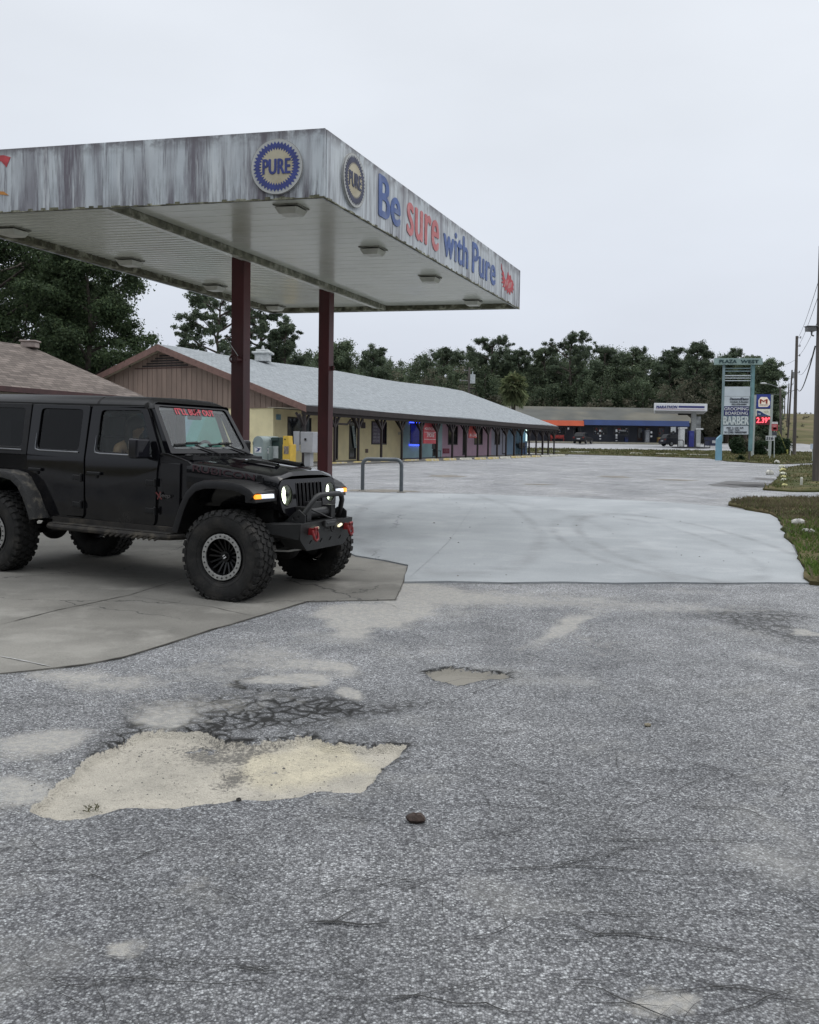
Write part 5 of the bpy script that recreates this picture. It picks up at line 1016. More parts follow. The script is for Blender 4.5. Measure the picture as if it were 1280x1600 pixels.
# windscreen frame and glass
wb, wt = V((-.85, 0, 1.455)), V((-1.17, 0, 1.945)); wdir = (wt - wb); wl = wdir.length; wu = wdir.normalized(); wn = V((-wu.z, 0, wu.x)); wn = wn if wn.x > 0 else -wn
wmap = lambda y, t, d: wb + wu * t + wn * d + V((0, y, 0))
outer = rpoly([(-.745, 0), (.745, 0), (.675, wl), (-.675, wl)], [.02, .02, .06, .06]); inner = rpoly([(-.675, .055), (.675, .055), (.615, wl - .045), (-.615, wl - .045)], .05)
m_ = MB(); m_.plate([outer, inner[::-1]], wmap, .012, -.05); wf = jb(m_, 'windscreen_frame', BLK, bevel=.01)
m_ = MB(); m_.plate([rpoly([(-.672, .058), (.672, .058), (.612, wl - .048), (-.612, wl - .048)], .05)], wmap, -.002, -.006); ws_ = jb(m_, 'windscreen', WSG, wf)
i2 = rpoly([(-.645, .09), (.645, .09), (.59, wl - .075), (-.59, wl - .075)], .05); m_ = MB(); m_.plate([[(y * .998, t) for y, t in inner], i2[::-1]], wmap, -.008, -.010); jb(m_, 'glass_border', pm('frit_black', (.01, .01, .01), .4), wf)
text('windscreen_lettering', "IT'LL BUFF OUT", wmap(-.34, wl - .125, .002), (0, 1, 0), wu, .70, .075, pm('pink_red_vinyl', (.72, .10, .13), .5, emit=None), car, bold=.05, depth=.001)
for y0 in (-.42, .18):
    m_ = MB(); a_ = wmap(y0 + .50, -.02, .03); b_ = wmap(y0 + .12, .085, .03); m_.tube([a_ + V((.05, 0, -.01)), a_, b_], .008, 6); m_.beam(wmap(y0 - .22, .095, .02), wmap(y0 + .25, .115, .02), .012, .018, up=wn); m_.beam(wmap(y0 - .02, .105, .03), wmap(y0 + .18, .115, .03), .016, .02, up=wn); jb(m_, 'wiper', PLS)
m_ = MB(); m_.plate([[(-.86, -.70), (-.86, .70), (-.62, .66), (-.62, -.66)]], lambda x, y, d: (x, y, 1.44 - (x + .86) * .02 + d + (.012 if abs(y) < .5 else 0)), 0, -.03)
for y in np.linspace(-.5, .5, 9): m_.box((-.72, y, 1.452), (.12, .03, .012))
m_.ell((-.70, -.62, 1.445), (.05, .05, .02)); jb(m_, 'cowl', PLS)
m_ = MB(); m_.box((-.66, -.60, 1.44), (.07, .09, .03)); jb(m_, 'hood_bumper', PLS)
# roof
def roofsec(X, dz=0, dw=0): 
    half = [(0, 2.012 + dz), (.45, 2.005 + dz), (.59, 1.99 + dz), (.645 + dw, 1.965 + dz), (.685 + dw, 1.935 + dz * .5), (.705 + dw, 1.885)]
    return [(X, -y, z) for y, z in half[::-1]] + [(X, y, z) for y, z in half[1:]]
m_ = MB(); m_.loft([[(p[0], p[1] * .98, min(p[2], 1.95)) for p in roofsec(-1.13)], roofsec(-1.17, -.03, -.005), roofsec(-1.25, -.005), roofsec(-1.50), roofsec(-1.885), [(p[0], p[1] * .99, p[2] - .02) for p in roofsec(-1.90)]]); jb(m_, 'roof_panel', PLS, smooth=40)
m_ = MB(); m_.loft([[(p[0], p[1] * .99, p[2] - .02) for p in roofsec(-1.905)], roofsec(-1.92), roofsec(-2.8), roofsec(-3.9, -.005), roofsec(-4.02, -.05), [(p[0], p[1] * .97, min(p[2], 1.89)) for p in roofsec(-4.06)]]); ht = jb(m_, 'hard_top', PLS, smooth=40)
m_ = MB()
for y in (-.5, -.2, .2, .5): m_.box((-1.45, y, 2.008 - abs(y) * .03), (.40, .06, .006))
jb(m_, 'roof_rib', PLS, bevel=.004)
for sg in (-1, 1):
    m_ = MB(); o_ = [(-2.87, 1.37), (-4.04, 1.37), (-4.04, 1.90), (-2.87, 1.90)]; i_ = rpoly([(-2.96, 1.45), (-3.88, 1.45), (-3.84, 1.85), (-2.96, 1.85)], .05); m_.plate([o_, i_], sidemap(sg), .004, -.04); q = jb(m_, 'quarter_panel', PLS, bevel=.008)
    m_ = MB(); m_.plate([i_], sidemap(sg), -.01, -.014); jb(m_, 'quarter_window', TINT, q)
    m_ = MB(); m_.tube([(x, sg * (yb(1.42) + .006), 1.42) for x in (-2.95, -3.9)], .008, 6); jb(m_, 'window_trim', TRM, q)
# doors
fd = [(-1.00, .74), (-1.02, .70), (-1.70, .70), (-1.86, .76), (-1.965, .92), (-1.975, 1.37), (-1.955, 1.895), (-1.25, 1.905), (-1.19, 1.88), (-.965, 1.48), (-.96, 1.40), (-.98, 1.30)]
rd = [(-1.995, .74), (-2.03, .70), (-2.46, .70), (-2.60, .82), (-2.74, 1.08), (-2.84, 1.25), (-2.85, 1.37), (-2.84, 1.895), (-1.985, 1.895), (-1.995, 1.37)]
fwn = rpoly([(-1.05, 1.445), (-1.83, 1.445), (-1.82, 1.855), (-1.26, 1.862)], [.02, .06, .05, .04]); rwn = rpoly([(-2.09, 1.445), (-2.71, 1.445), (-2.70, 1.855), (-2.08, 1.855)], .05)
def door(sg, out_, win, nm_gl, hx, hinge_x):
    m_ = MB(); m_.plate([rpoly(out_, .03, 2), win], sidemap(sg), .012, -.035); d = jb(m_, 'door', BLK, bevel=.007)
    m_ = MB(); m_.plate([win], sidemap(sg), -.008, -.012); jb(m_, 'window_glass', nm_gl, d)
    xs = [p[0] for p in win]; m_ = MB(); s_ = sidemap(sg)
    m_.tube([s_(max(xs) - (0 if sg < 9 else 0), 1.425, .017), s_(min(xs) + .05, 1.425, .017), s_(min(xs) - .012, 1.435, .017), s_(min(xs) - .02, 1.46, .017), s_(min(xs) - .02, 1.60, .015)], [.008, .008, .008, .007, .003], 6); jb(m_, 'window_trim', TRM, d)
    m_ = MB(); m_.box(s_(hx, 1.22, .035), (.19, .022, .035)); m_.cyl(s_(hx + .03, 1.185, .0), s_(hx + .03, 1.185, .028), .018); h_ = jb(m_, 'door_handle', PLS, d, bevel=.008)
    for z in (1.16, .86):
        m_ = MB(); m_.box(s_(hinge_x - .05, z, .02), (.13, .02, .055)); m_.cyl(s_(hinge_x + .015, z - .045, .03), s_(hinge_x + .015, z + .045, .03), .014); jb(m_, 'hinge', PLS, d, bevel=.006)
    return d
for sg in (-1, 1): door(sg, fd, fwn, CLR, -1.83, -1.00); door(sg, rd, rwn, TINT, -2.70, -2.03)
m_ = MB()
for sg in (-1, 1):
    s_ = sidemap(sg)
    for x in (-1.98,): m_.beam(s_(x, .7, -.03), s_(x, 1.37, -.03), .05, .02, up=(0, 1, 0)); m_.beam(s_(x, 1.37, -.03), s_(x, 1.93, -.03), .09, .02, up=(0, 1, 0))
    m_.beam(s_(-2.86, 1.37, -.03), s_(-2.86, 1.93, -.03), .09, .02, up=(0, 1, 0)); m_.beam(s_(-.99, 1.40, -.03), s_(-1.24, 1.93, -.03), .06, .03, up=(0, 1, 0)); m_.beam(s_(-1.2, 1.90, -.03), s_(-4.0, 1.90, -.03), .03, .05, up=(0, 1, 0))
jb(m_, 'pillar_seal', DRK)
m_ = MB()
for sg in (-1, 1):
    m_.box((-1.10, sg * .945, 1.50), (.13, .21, .19)); m_.box((-1.10, sg * .84, 1.425), (.07, .12, .045))
    m2 = MB(); m2.box((-1.10, sg * .945, 1.50), (.13, .21, .19)); m2.box((-1.10, sg * .84, 1.425), (.07, .12, .045)); mo = jb(m2, 'side_mirror', paintmat('wet_plastic_%d' % (sg + 1), (.012, .012, .016), (.08, .08, .085), .5), bevel=.03)
    m2 = MB(); m2.box((-1.168, sg * .945, 1.50), (.006, .17, .145)); jb(m2, 'mirror_glass', pm('mirror', (.5, .5, .5), .05, metal=1), mo)
# grille
GX = lambda z: .445 - (z - .88) * .12
gm = lambda y, z, d: (GX(z) + d, y, z)
slots = [rpoly([(y - .024, .905), (y + .024, .905), (y + .026, 1.222), (y - .026, 1.222)], .022) for y in np.linspace(-.24, .24, 7)]
gout = rpoly([(-.42, .86), (.42, .86), (.56, .93), (.594, 1.05), (.594, 1.20), (.53, 1.262), (-.53, 1.262), (-.594, 1.20), (-.594, 1.05), (-.56, .93)], .04, 2)
m_ = MB(); m_.plate([gout] + slots + [circ(-.462, 1.10, .108, 28), circ(.462, 1.10, .108, 28)], gm, .012, -.05); jb(m_, 'grille', BLK, bevel=.006)
m_ = MB()
for y in np.linspace(-.24, .24, 7): 
    r_ = rpoly([(y - .030, .90), (y + .030, .90), (y + .032, 1.228), (y - .032, 1.228)], .026); m_.plate([r_, rpoly([(y - .0235, .906), (y + .0235, .906), (y + .0255, 1.221), (y - .0255, 1.221)], .021)], gm, .018, .011)
jb(m_, 'grille_bezel', pm('satin_grey_bezel', (.03, .03, .032), .35), None)
m_ = MB(); m_.plate([[(-.5, .87), (.5, .87), (.5, 1.22), (-.5, 1.22)]], gm, -.06, -.08); m_.box((.1, 0, 1.0), (.4, 1.0, .38)); jb(m_, 'radiator', DRK)
HLB = pm('headlamp_bowl', (.20, .21, .17), .25, metal=.3, var=.2, scale=30); HLE = pm('headlamp_led', (1, 1, .9), .3, emit=(.95, 1.0, .82), es=3.0, var=.3, scale=18); HLG = glassmat('headlamp_glass', (.85, .9, .82), extra=.03)
for sg in (-1, 1):
    cy_, cz_ = sg * .462, 1.10; m_ = MB(); m_.lathe([(.108, .0), (.106, -.02), (.06, -.05), (0.0001, -.06)], gm(cy_, cz_, .004), (1, 0, 0), 28, cap=False); hl = jb(m_, 'headlight', HLB, smooth=50)
    m_ = MB(); m_.tube([V(gm(cy_ + .111 * cos(a), cz_ + .111 * sin(a), .012)) for a in np.linspace(0, 2 * pi, 33)[:-1]], .007, 6, closed=True); jb(m_, 'headlight_bezel', PLS, hl)
    # lit reflector segments: an upright almond and a cross bar
    m_ = MB(); al = [(.062 * sin(t) * (.62 if cos(t) < 9 else 1), .088 * cos(t)) for t in np.linspace(0, 2 * pi, 20)[:-1]]; m_.plate([[(cy_ + y - .028, cz_ + z) for y, z in al]], gm, -.004, -.008); jb(m_, 'led_reflector', HLE, hl)
    m_ = MB(); m_.box(V(gm(cy_ - .02, cz_ + .03, -.001)), (.006, .10, .004)); m_.box(V(gm(cy_ - .02, cz_ - .03, -.001)), (.006, .10, .004)); m_.cyl(gm(cy_ + .03, cz_, -.02), gm(cy_ + .03, cz_, -.002), .03, .034, 16); jb(m_, 'led_divider', PLS, hl)
    m_ = MB(); m_.lathe([(.104, .0), (.09, .012), (.05, .022), (0.0001, .026)], gm(cy_, cz_, .004), (1, 0, 0), 28, cap=False); jb(m_, 'headlight_glass', HLG, hl, smooth=60)
# fender flares
def flare(path, ctr, name, mt, sg, w0=.60, w1=.985):
    secs = []
    for i, (x, z) in enumerate(path):
        d = (V(ctr) - V((x, z))).normalized(); sec = []
        for y, k in ((w0, 0), (w1 - .05, .0), (w1 - .01, .015), (w1, .045), (w1 - .005, .09), (w1 - .03, .09), (w1 - .05, .05), (w0, .04)): sec.append((x + d.x * k, sg * y, z + d.y * k))
        secs.append(sec)
    m_ = MB(); m_.loft(secs, closed=True); return jb(m_, name, mt, smooth=35)
fpath = [(-.64, .70), (-.60, .82), (-.54, .98), (-.47, 1.11), (-.38, 1.195), (-.26, 1.235), (-.08, 1.25), (.10, 1.245), (.22, 1.225), (.32, 1.185), (.375, 1.14)]
rpath = [(-3.22 - (x), z) for x, z in [(-.70, .68), (-.655, .80), (-.58, .95), (-.48, 1.09), (-.36, 1.17), (-.22, 1.20), (.2, 1.20), (.36, 1.17), (.5, 1.08), (.6, .95), (.66, .8)]]
AMB = pm('amber_lamp', (.9, .25, .02), .3, emit=(1, .32, .03), es=1.6); DRL = pm('white_lamp_strip', (.85, .88, .9), .2, emit=(.75, .82, 1), es=.55)
for sg in (-1, 1):
    fl = flare(fpath, (0, .5), 'fender_flare', PLS, sg); flare(rpath, (-3.22, .5), 'fender_flare', MUD, sg)
    m_ = MB(); m_.hexa([(.34, sg * .60, 1.045), (.41, sg * .60, 1.045), (.375, sg * .955, 1.035), (.27, sg * .985, 1.035)], [(.30, sg * .60, 1.20), (.385, sg * .60, 1.16), (.352, sg * .95, 1.145), (.26, sg * .98, 1.17)]); jb(m_, 'flare_nose', PLS, fl, bevel=.01)
    def lamp(y0, y1, nm, mt):
        X = lambda y: .366 + (.985 - abs(y)) * .085; m_ = MB(); a0, a1 = (X(y0), sg * y0), (X(y1), sg * y1); m_.hexa([(a0[0] - .03, a0[1], 1.078), (a0[0] + .016, a0[1], 1.078), (a1[0] + .016, a1[1], 1.078), (a1[0] - .03, a1[1], 1.078)], [(a0[0] - .04, a0[1], 1.122), (a0[0] + .010, a0[1], 1.122), (a1[0] + .010, a1[1], 1.122), (a1[0] - .04, a1[1], 1.122)]); jb(m_, nm, mt, fl, bevel=.006)
    lamp(.955, .865, 'turn_signal', AMB); lamp(.862, .66, 'running_light', DRL)
    # inner arch liners
    for cx_, pth in ((0, fpath), (-3.22, rpath)):
        m_ = MB(); m_.loft([[(x, sg * .40, z - .02), (x, sg * .78, z - .02)] for x, z in pth]); jb(m_, 'arch_liner', DRK)
# bumper, hoop, winch
BMP = pm('bumper_black', (.009, .0095, .010), .5, var=.25, scale=12, bump=.15, bscale=120)
fm_ = lambda y, z, d: (.655 + (z - .54) * .06 + d, y, z)
sl4 = [rpoly([(y - .035, .60), (y - .005, .60), (y + .035, .64), (y + .005, .64)], .004, 1) for y in (-.34, -.12, .08, .30)]
m_ = MB(); m_.plate([rpoly([(-.40, .53), (.40, .53), (.56, .66), (.565, .825), (-.565, .825), (-.56, .66)], .02, 2)] + sl4, fm_, 0, -.02)
m_.box((.52, 0, .812), (.26, 1.1, .02))
for sg in (-1, 1): m_.hexa([(.36, sg * .58, .66), (.645, sg * .56, .655), (.44, sg * .70, .71), (.32, sg * .72, .71)], [(.36, sg * .58, .823), (.67, sg * .565, .823), (.46, sg * .71, .815), (.32, sg * .72, .815)])
m_.hexa([(.4, -.42, .55), (.64, -.40, .535), (.64, .40, .535), (.4, .42, .55)], [(.4, -.55, .66), (.645, -.55, .66), (.645, .55, .66), (.4, .55, .66)])
jb(m_, 'front_bumper', BMP, bevel=.008)
hp = [(.60, -.43, .82), (.64, -.40, .90), (.70, -.33, 1.03), (.715, -.28, 1.085), (.72, -.22, 1.105), (.72, 0, 1.108), (.72, .22, 1.105), (.715, .28, 1.085), (.70, .33, 1.03), (.64, .40, .90), (.60, .43, .82)]
hp = [(x - .045, y, z) for x, y, z in hp]; m_ = MB(); m_.tube(hp, .029, 10); jb(m_, 'bumper_hoop', BMP, smooth=60)
for sg in (-1, 1):
    m_ = MB(); m_.plate([[(.45, .82), (.70, .82), (.70, .90), (.62, .96), (.57, .93)], circ(.56, .865, .014, 10), circ(.62, .88, .016, 10), circ(.59, .845, .010, 8)], lambda x, z, d, sg=sg: (x - .045, sg * .45 + d, z), .006, -.006); jb(m_, 'hoop_gusset', BMP)
m_ = MB(); m_.cyl((0.515, -.22, .90), (0.515, .22, .90), .055, n=16); m_.box((0.515, -.26, .90), (.15, .09, .15)); m_.box((0.515, .26, .90), (.15, .09, .15)); m_.box((0.475, 0, .98), (.10, .22, .07)); m_.tube([(0.555, -.2, .95), (0.635, -.1, .90), (0.665, 0, .86), (0.675, .08, .84)], .011, 6); m_.cyl((0.685, -.09, .80), (0.685, .09, .80), .03); m_.box((0.695, .0, .80), (.03, .24, .07))
jb(m_, 'winch', pm('winch_black', (.02, .02, .021), .4, var=.4, scale=20), bevel=.01)
m_ = MB(); m_.tube([V((0.700, .05 + .035 * cos(a), .755 + .05 * sin(a))) for a in np.linspace(0, 2 * pi, 13)[:-1]], .009, 6, closed=True); jb(m_, 'winch_hook', DRK)
RSH = pm('red_shackle', (.20, .014, .016), .4, var=.25, scale=20)
for sg in (-1, 1):
    m_ = MB(); y = sg * .385; m_.box((0.700, y, .735), (.10, .03, .07)); m_.cyl((0.730, y - .05, .74), (0.730, y + .05, .74), .014); m_.tube([(0.730, y - .04, .75), (0.745, y - .045, .71), (0.755, y - .035, .665), (0.755, y, .645), (0.755, y + .035, .665), (0.745, y + .045, .71), (0.730, y + .04, .75)], .014, 7); m_.tube([(0.735, y + .05, .74), (0.755, y + .02, .78), (0.745, y - .03, .775)], .012, 6); jb(m_, 'tow_shackle', RSH, smooth=50)
    m_ = MB(); y = sg * .26; m_.beam(fm_(y - .035, .745, .008), fm_(y + .035, .765, .008), .02, .026, up=(1, 0, 0)); jb(m_, 'bumper_light', pm('warm_led', (.9, .85, .6), .3, emit=(1, .92, .6), es=1.0))
    m_ = MB(); m_.box((.37, sg * .14, .875), (.05, .05, .05)); jb(m_, 'bolt_head', TRM)
text('bumper_badge', 'WARN', fm_(-.07, .715, .002), (0, 1, 0), (0, 0, 1), .13, .03, pm('badge_metal', (.18, .18, .18), .4, metal=.5), car, bold=.02)
# underbody
m_ = MB()
for sg in (-1, 1):
    m_.beam((-4.0, sg * .42, .66), (.55, sg * .42, .70), .07, .13); m_.beam((-.9, sg * .45, .58), (-.05, sg * .5, .46), .05, .06); m_.beam((-2.3, sg * .45, .58), (-3.05, sg * .5, .46), .05, .06); m_.cyl((0.02, sg * .55, .50), (-.05, sg * .50, 1.05), .045); m_.cyl((.12, sg * .62, .48), (.08, sg * .55, 1.0), .03); m_.cyl((-3.22, sg * .5, .50), (-3.22, sg * .45, .95), .05)
m_.cyl((0, -.78, .47), (0, .78, .47), .045); m_.ell((0.02, .25, .46), (.15, .14, .14)); m_.cyl((-3.22, -.78, .47), (-3.22, .78, .47), .05); m_.ell((-3.22, 0, .46), (.16, .16, .15)); m_.cyl((.17, -.7, .50), (.14, .72, .47), .018); m_.cyl((.22, -.65, .58), (.30, .6, .70), .018)
m_.box((-1.6, 0, .60), (1.5, .7, .10)); m_.cyl((-.2, .1, .52), (-1.6, .0, .60), .03); m_.cyl((-1.6, 0, .60), (-3.0, 0, .50), .035); m_.box((-3.75, 0, .72), (.4, 1.0, .16)); m_.cyl((-1.8, -.3, .56), (-3.6, -.35, .62), .03)
jb(m_, 'chassis', DRK)
m_ = MB(); m_.tube([(.20, -.40, .50), (.34, -.25, .49), (.36, 0, .49)], .012, 6); m_.box((.37, .05, .545), (.02, .09, .02)); m_.box((.37, -.10, .505), (.02, .07, .015)); jb(m_, 'steering_damper', pm('pale_damper', (.45, .45, .43), .4))
for sg in (-1, 1):
    m_ = MB(); m_.tube([(-.66, sg * .72, .60), (-.74, sg * .87, .60), (-.84, sg * .905, .60), (-2.32, sg * .905, .60), (-2.42, sg * .87, .60), (-2.50, sg * .72, .60)], .032, 8); m_.box((-1.58, sg * .81, .635), (1.68, .15, .014))
    for x in np.arange(-2.25, -.85, .16): m_.beam((x, sg * .70, .60), (x + .10, sg * .90, .585), .035, .03)
    for x in np.arange(-1.55, -.8, .075): m_.beam((x, sg * .945, .565), (x + .06, sg * .93, .60), .03, .02)
    m_.box((-1.58, sg * .76, .67), (1.75, .06, .06)); jb(m_, 'side_step', MDK, bevel=.004)
def warp(o):
    if o.type == 'MESH':
        for v in o.data.vertices:
            if v.co.z > 1.30: v.co.z += (v.co.z - 1.30) * .115
    for c in o.children: warp(c)
# wheels
def wheel(sx_, sg):
    m_ = MB(); m_.lathe([(.185, .085), (.175, .02), (.17, -.10), (.215, -.13), (.21, -.10), (.20, .0), (.215, .10), (.238, .118), (.238, .125), (.186, .128)], (0, 0, 0), (0, 0, 1), 40, closed=True)
    m_.lathe([(.175, -.02), (.0, -.02), ], (0, 0, 0), (0, 0, 1), 40)
    for k in range(8):
        a = 2 * pi * k / 8; R = Matrix.Rotation(a, 3, 'Z')
        for s2 in (-1, 1): p0 = R @ V((.045, s2 * .012, .03)); p1 = R @ V((.182, s2 * .034, .075)); m_.beam(p0, p1, .018, .028, up=(0, 0, 1))
        m_.box(R @ V((.10, 0, .0)), (.09, .03, .02), R)
    m_.cyl((0, 0, -.02), (0, 0, .07), .062, .052, 20); m_.cyl((0, 0, .07), (0, 0, .085), .034, .028, 16)
    rim = m_.build('wheel', RIMB, car, smooth=35)
    if 'tyre' not in WM:
        m_ = MB(); m_.lathe([(.236, .10), (.262, .135), (.30, .152), (.345, .163), (.395, .163), (.432, .156), (.455, .143), (.460, .11), (.460, -.11), (.455, -.143), (.432, -.156), (.395, -.163), (.345, -.163), (.30, -.152), (.262, -.135), (.236, -.10)], (0, 0, 0), (0, 0, 1), 80, closed=True)
        for s2 in (-1, 1):
            for rr, hh in ((.30, .153), (.262, .137), (.418, .161)): m_.tube([V((rr * cos(a), rr * sin(a), s2 * hh)) for a in np.linspace(0, 2 * pi, 61)[:-1]], .0022, 4, closed=True)
        nb = 34
        for k in range(nb):
            a = 2 * pi * k / nb
            for j, (y, w_, l_, tw, da) in enumerate(((-.118, .062, .052, .10, 0), (-.042, .058, .055, -.35, .5), (.042, .058, .055, -.35, 0), (.118, .062, .052, .10, .5))):
                R = Matrix.Rotation(a + da * 2 * pi / nb, 3, 'Z'); Rt = R @ Matrix.Rotation(tw, 3, 'X'); m_.box(R @ V((.4665, 0, y)), (.018, l_, w_), Rt)
            for s2 in (-1, 1):
                R = Matrix.Rotation(a + (.5 if s2 > 0 else 0) * 2 * pi / nb, 3, 'Z'); ln = .05 if k % 2 else .032
                p0 = R @ V((.468, 0, s2 * .143)); p1 = R @ V((.468 - ln, 0, s2 * (.158 + (.003)))); m_.beam(p0, p1, .046, .014, up=R @ V((.3, 0, s2)))
        WM['tyre'] = m_.build('tyre', RUB, rim, smooth=40)
    else:
        t_ = WM['tyre'].copy(); COL.objects.link(t_); t_.parent = rim
    m_ = MB(); m_.plate([circ(0, 0, .236, 48), circ(0, 0, .188, 48)], lambda x, y, d: (x, y, .130 + d), .010, -.003)
    ring = m_.build('beadlock_ring', SIL, rim, bevel=.003)
    m_ = MB()
    for k in range(24): a = 2 * pi * k / 24; m_.cyl((.212 * cos(a), .212 * sin(a), .139), (.212 * cos(a), .212 * sin(a), .148), .0085, n=6)
    m_.build('ring_bolt', pm('dark_bolt', (.06, .06, .06), .4, metal=.6), ring)
    m_ = MB(); m_.box((0, -.012, .0865), (.035, .012, .004)); m_.box((0, .012, .0865), (.03, .008, .004)); m_.build('hub_badge', pm('hub_silver', (.6, .6, .6), .3), rim)
    # wheel axis: local +Z points outwards
    Ry = Matrix.Rotation(radians(90) * (-1 if sg > 0 else 1), 4, 'X')
    rim.matrix_local = Matrix.Translation((sx_, sg * .84, .47)) @ Ry @ Matrix.Rotation(.3 * (sx_ + 2), 4, 'Z')
    return rim
WM = {}
for sx_ in (0, -3.22):
    for sg in (-1, 1): wheel(sx_, sg)
# interior
INT = pm('interior_black', (.02, .02, .022), .7, var=.2, scale=10); SEAT = pm('seat_black', (.014, .014, .016), .7)
m_ = MB(); m_.hexa([(-1.28, -.70, .85), (-.80, -.70, .85), (-.80, .70, .85), (-1.28, .70, .85)], [(-1.20, -.70, 1.34), (-.86, -.70, 1.42), (-.86, .70, 1.42), (-1.20, .70, 1.34)]); m_.box((-1.15, .37, 1.40), (.14, .32, .10)); m_.box((-1.5, 0, 1.0), (.9, .22, .3)); jb(m_, 'dashboard', pm('dash_grey', (.06, .062, .066), .7), bevel=.02)
m_ = MB(); q = V((-1.30, .37, 1.40)); Rw = Matrix.Rotation(radians(-68), 3, 'Y'); m_.tube([q + Rw @ V((.185 * cos(a), .185 * sin(a), 0)) for a in np.linspace(0, 2 * pi, 25)[:-1]], .017, 8, closed=True); m_.beam(q + Rw @ V((0, -.18, 0)), q + Rw @ V((0, .18, 0)), .05, .02, up=Rw @ V((0, 0, 1))); m_.cyl(q, q + V((.15, 0, -.06)), .04); m_.beam(q, q + Rw @ V((.18, 0, 0)) * -1, .04, .02, up=Rw @ V((0, 0, 1))); jb(m_, 'steering_wheel', INT, smooth=60)
def seat(x, y, w_=.50):
    m_ = MB(); m_.box((x, y, 1.0), (.52, w_, .16)); m_.hexa([(x - .34, y - w_ / 2, 1.0), (x - .20, y - w_ / 2, 1.0), (x - .20, y + w_ / 2, 1.0), (x - .34, y + w_ / 2, 1.0)], [(x - .46, y - w_ * .42, 1.60), (x - .37, y - w_ * .42, 1.60), (x - .37, y + w_ * .42, 1.60), (x - .46, y + w_ * .42, 1.60)]); s_ = jb(m_, 'seat', SEAT, bevel=.04)
    m_ = MB(); m_.box((x - .43, y, 1.70), (.10, .25, .19)); m_.cyl((x - .43, y - .06, 1.56), (x - .43, y - .06, 1.68), .008); m_.cyl((x - .43, y + .06, 1.56), (x - .43, y + .06, 1.68), .008); jb(m_, 'headrest', SEAT, s_, bevel=.03)
seat(-1.52, -.37); seat(-1.52, .37); seat(-2.55, -.36, .55); seat(-2.55, .36, .55)
m_ = MB()
for sg in (-1, 1): m_.tube([(-1.02, sg * .64, 1.36), (-1.25, sg * .60, 1.88), (-2.0, sg * .60, 1.90), (-3.6, sg * .60, 1.88), (-3.8, sg * .62, 1.0)], .035, 8); m_.tube([(-1.98, sg * .64, 1.0), (-1.98, sg * .60, 1.90)], .035, 8)
m_.tube([(-1.98, -.6, 1.9), (-1.98, .6, 1.9)], .035, 8); m_.tube([(-1.22, -.6, 1.86), (-1.22, .6, 1.86)], .025, 8); jb(m_, 'roll_cage', INT, smooth=60)
m_ = MB(); m_.box((-1.13, 0.02, 1.83), (.03, .24, .07)); m_.cyl((-1.13, .02, 1.86), (-1.10, .02, 1.91), .012); jb(m_, 'rear_view_mirror', INT, bevel=.015)
m_ = MB(); m_.box((-1.26, -.02, 1.84), (.02, 1.0, .16)); 
m_ = MB(); m_.hexa([(-1.02, -.30, 1.425), (-.90, -.34, 1.43), (-.92, .04, 1.43), (-1.04, .06, 1.425)], [(-1.02, -.30, 1.428), (-.90, -.34, 1.433), (-.92, .04, 1.433), (-1.04, .06, 1.428)])
pp = m_.build('paper', pm('white_paper', (.75, .77, .78), .6)); pp.matrix_world = JM; tag(pp, 'white paper sheet lying on the dashboard behind the windscreen', 'paper')
for c_ in list(car.children):
    if not c_.name.startswith('wheel'): warp(c_)
warp(pp)
# ------------------------------------------------------------------ passenger
def skin(name, verts, edges, mats, parent=None, sub=2, root=0):
    me = bpy.data.meshes.new(name); me.from_pydata([v[:3] for v in verts], edges, []); me.update(); o = bpy.data.objects.new(name, me); COL.objects.link(o); m = o.modifiers.new('skin', 'SKIN'); m.use_smooth_shade = True
    sv = me.skin_vertices[0].data
    for i, v in enumerate(verts): r = v[3]; sv[i].radius = (r, r) if not isinstance(r, tuple) else r; sv[i].use_root = (i == root)
    s_ = o.modifiers.new('sub', 'SUBSURF'); s_.levels = sub; s_.render_levels = sub; me.materials.append(mats)
    if parent: o.parent = parent
    return o
SKN = pm('skin', (.30, .18, .11), .55, var=.08, scale=6); HAIR = pm('dark_hair', (.016, .011, .009), .5, var=.3, scale=30, stretch=(1, 1, .2)); TOP = pm('navy_top', (.012, .013, .035), .8)
pr = thing('person', 'passenger with long dark hair in a dark sleeveless top, seated behind the front side window', 'person', M=JM @ Matrix.Translation((-1.60, -.40, .035)))
bv = []; be = []
def chain(pts, start=None):
    idx = start; out_ = []
    for p in pts:
        bv.append(p); i = len(bv) - 1
        if idx is not None: be.append((idx, i))
        idx = i; out_.append(i)
    return out_
sp_ = chain([(-.10, 0, 1.12, (.15, .12)), (-.13, 0, 1.26, (.13, .10)), (-.12, 0, 1.42, (.145, .10)), (-.10, 0, 1.50, (.10, .075)), (-.06, 0, 1.56, .052), (-.04, 0, 1.61, .052), (-.015, 0, 1.665, .078), (-.01, 0, 1.735, .088), (-.02, 0, 1.79, .07)])
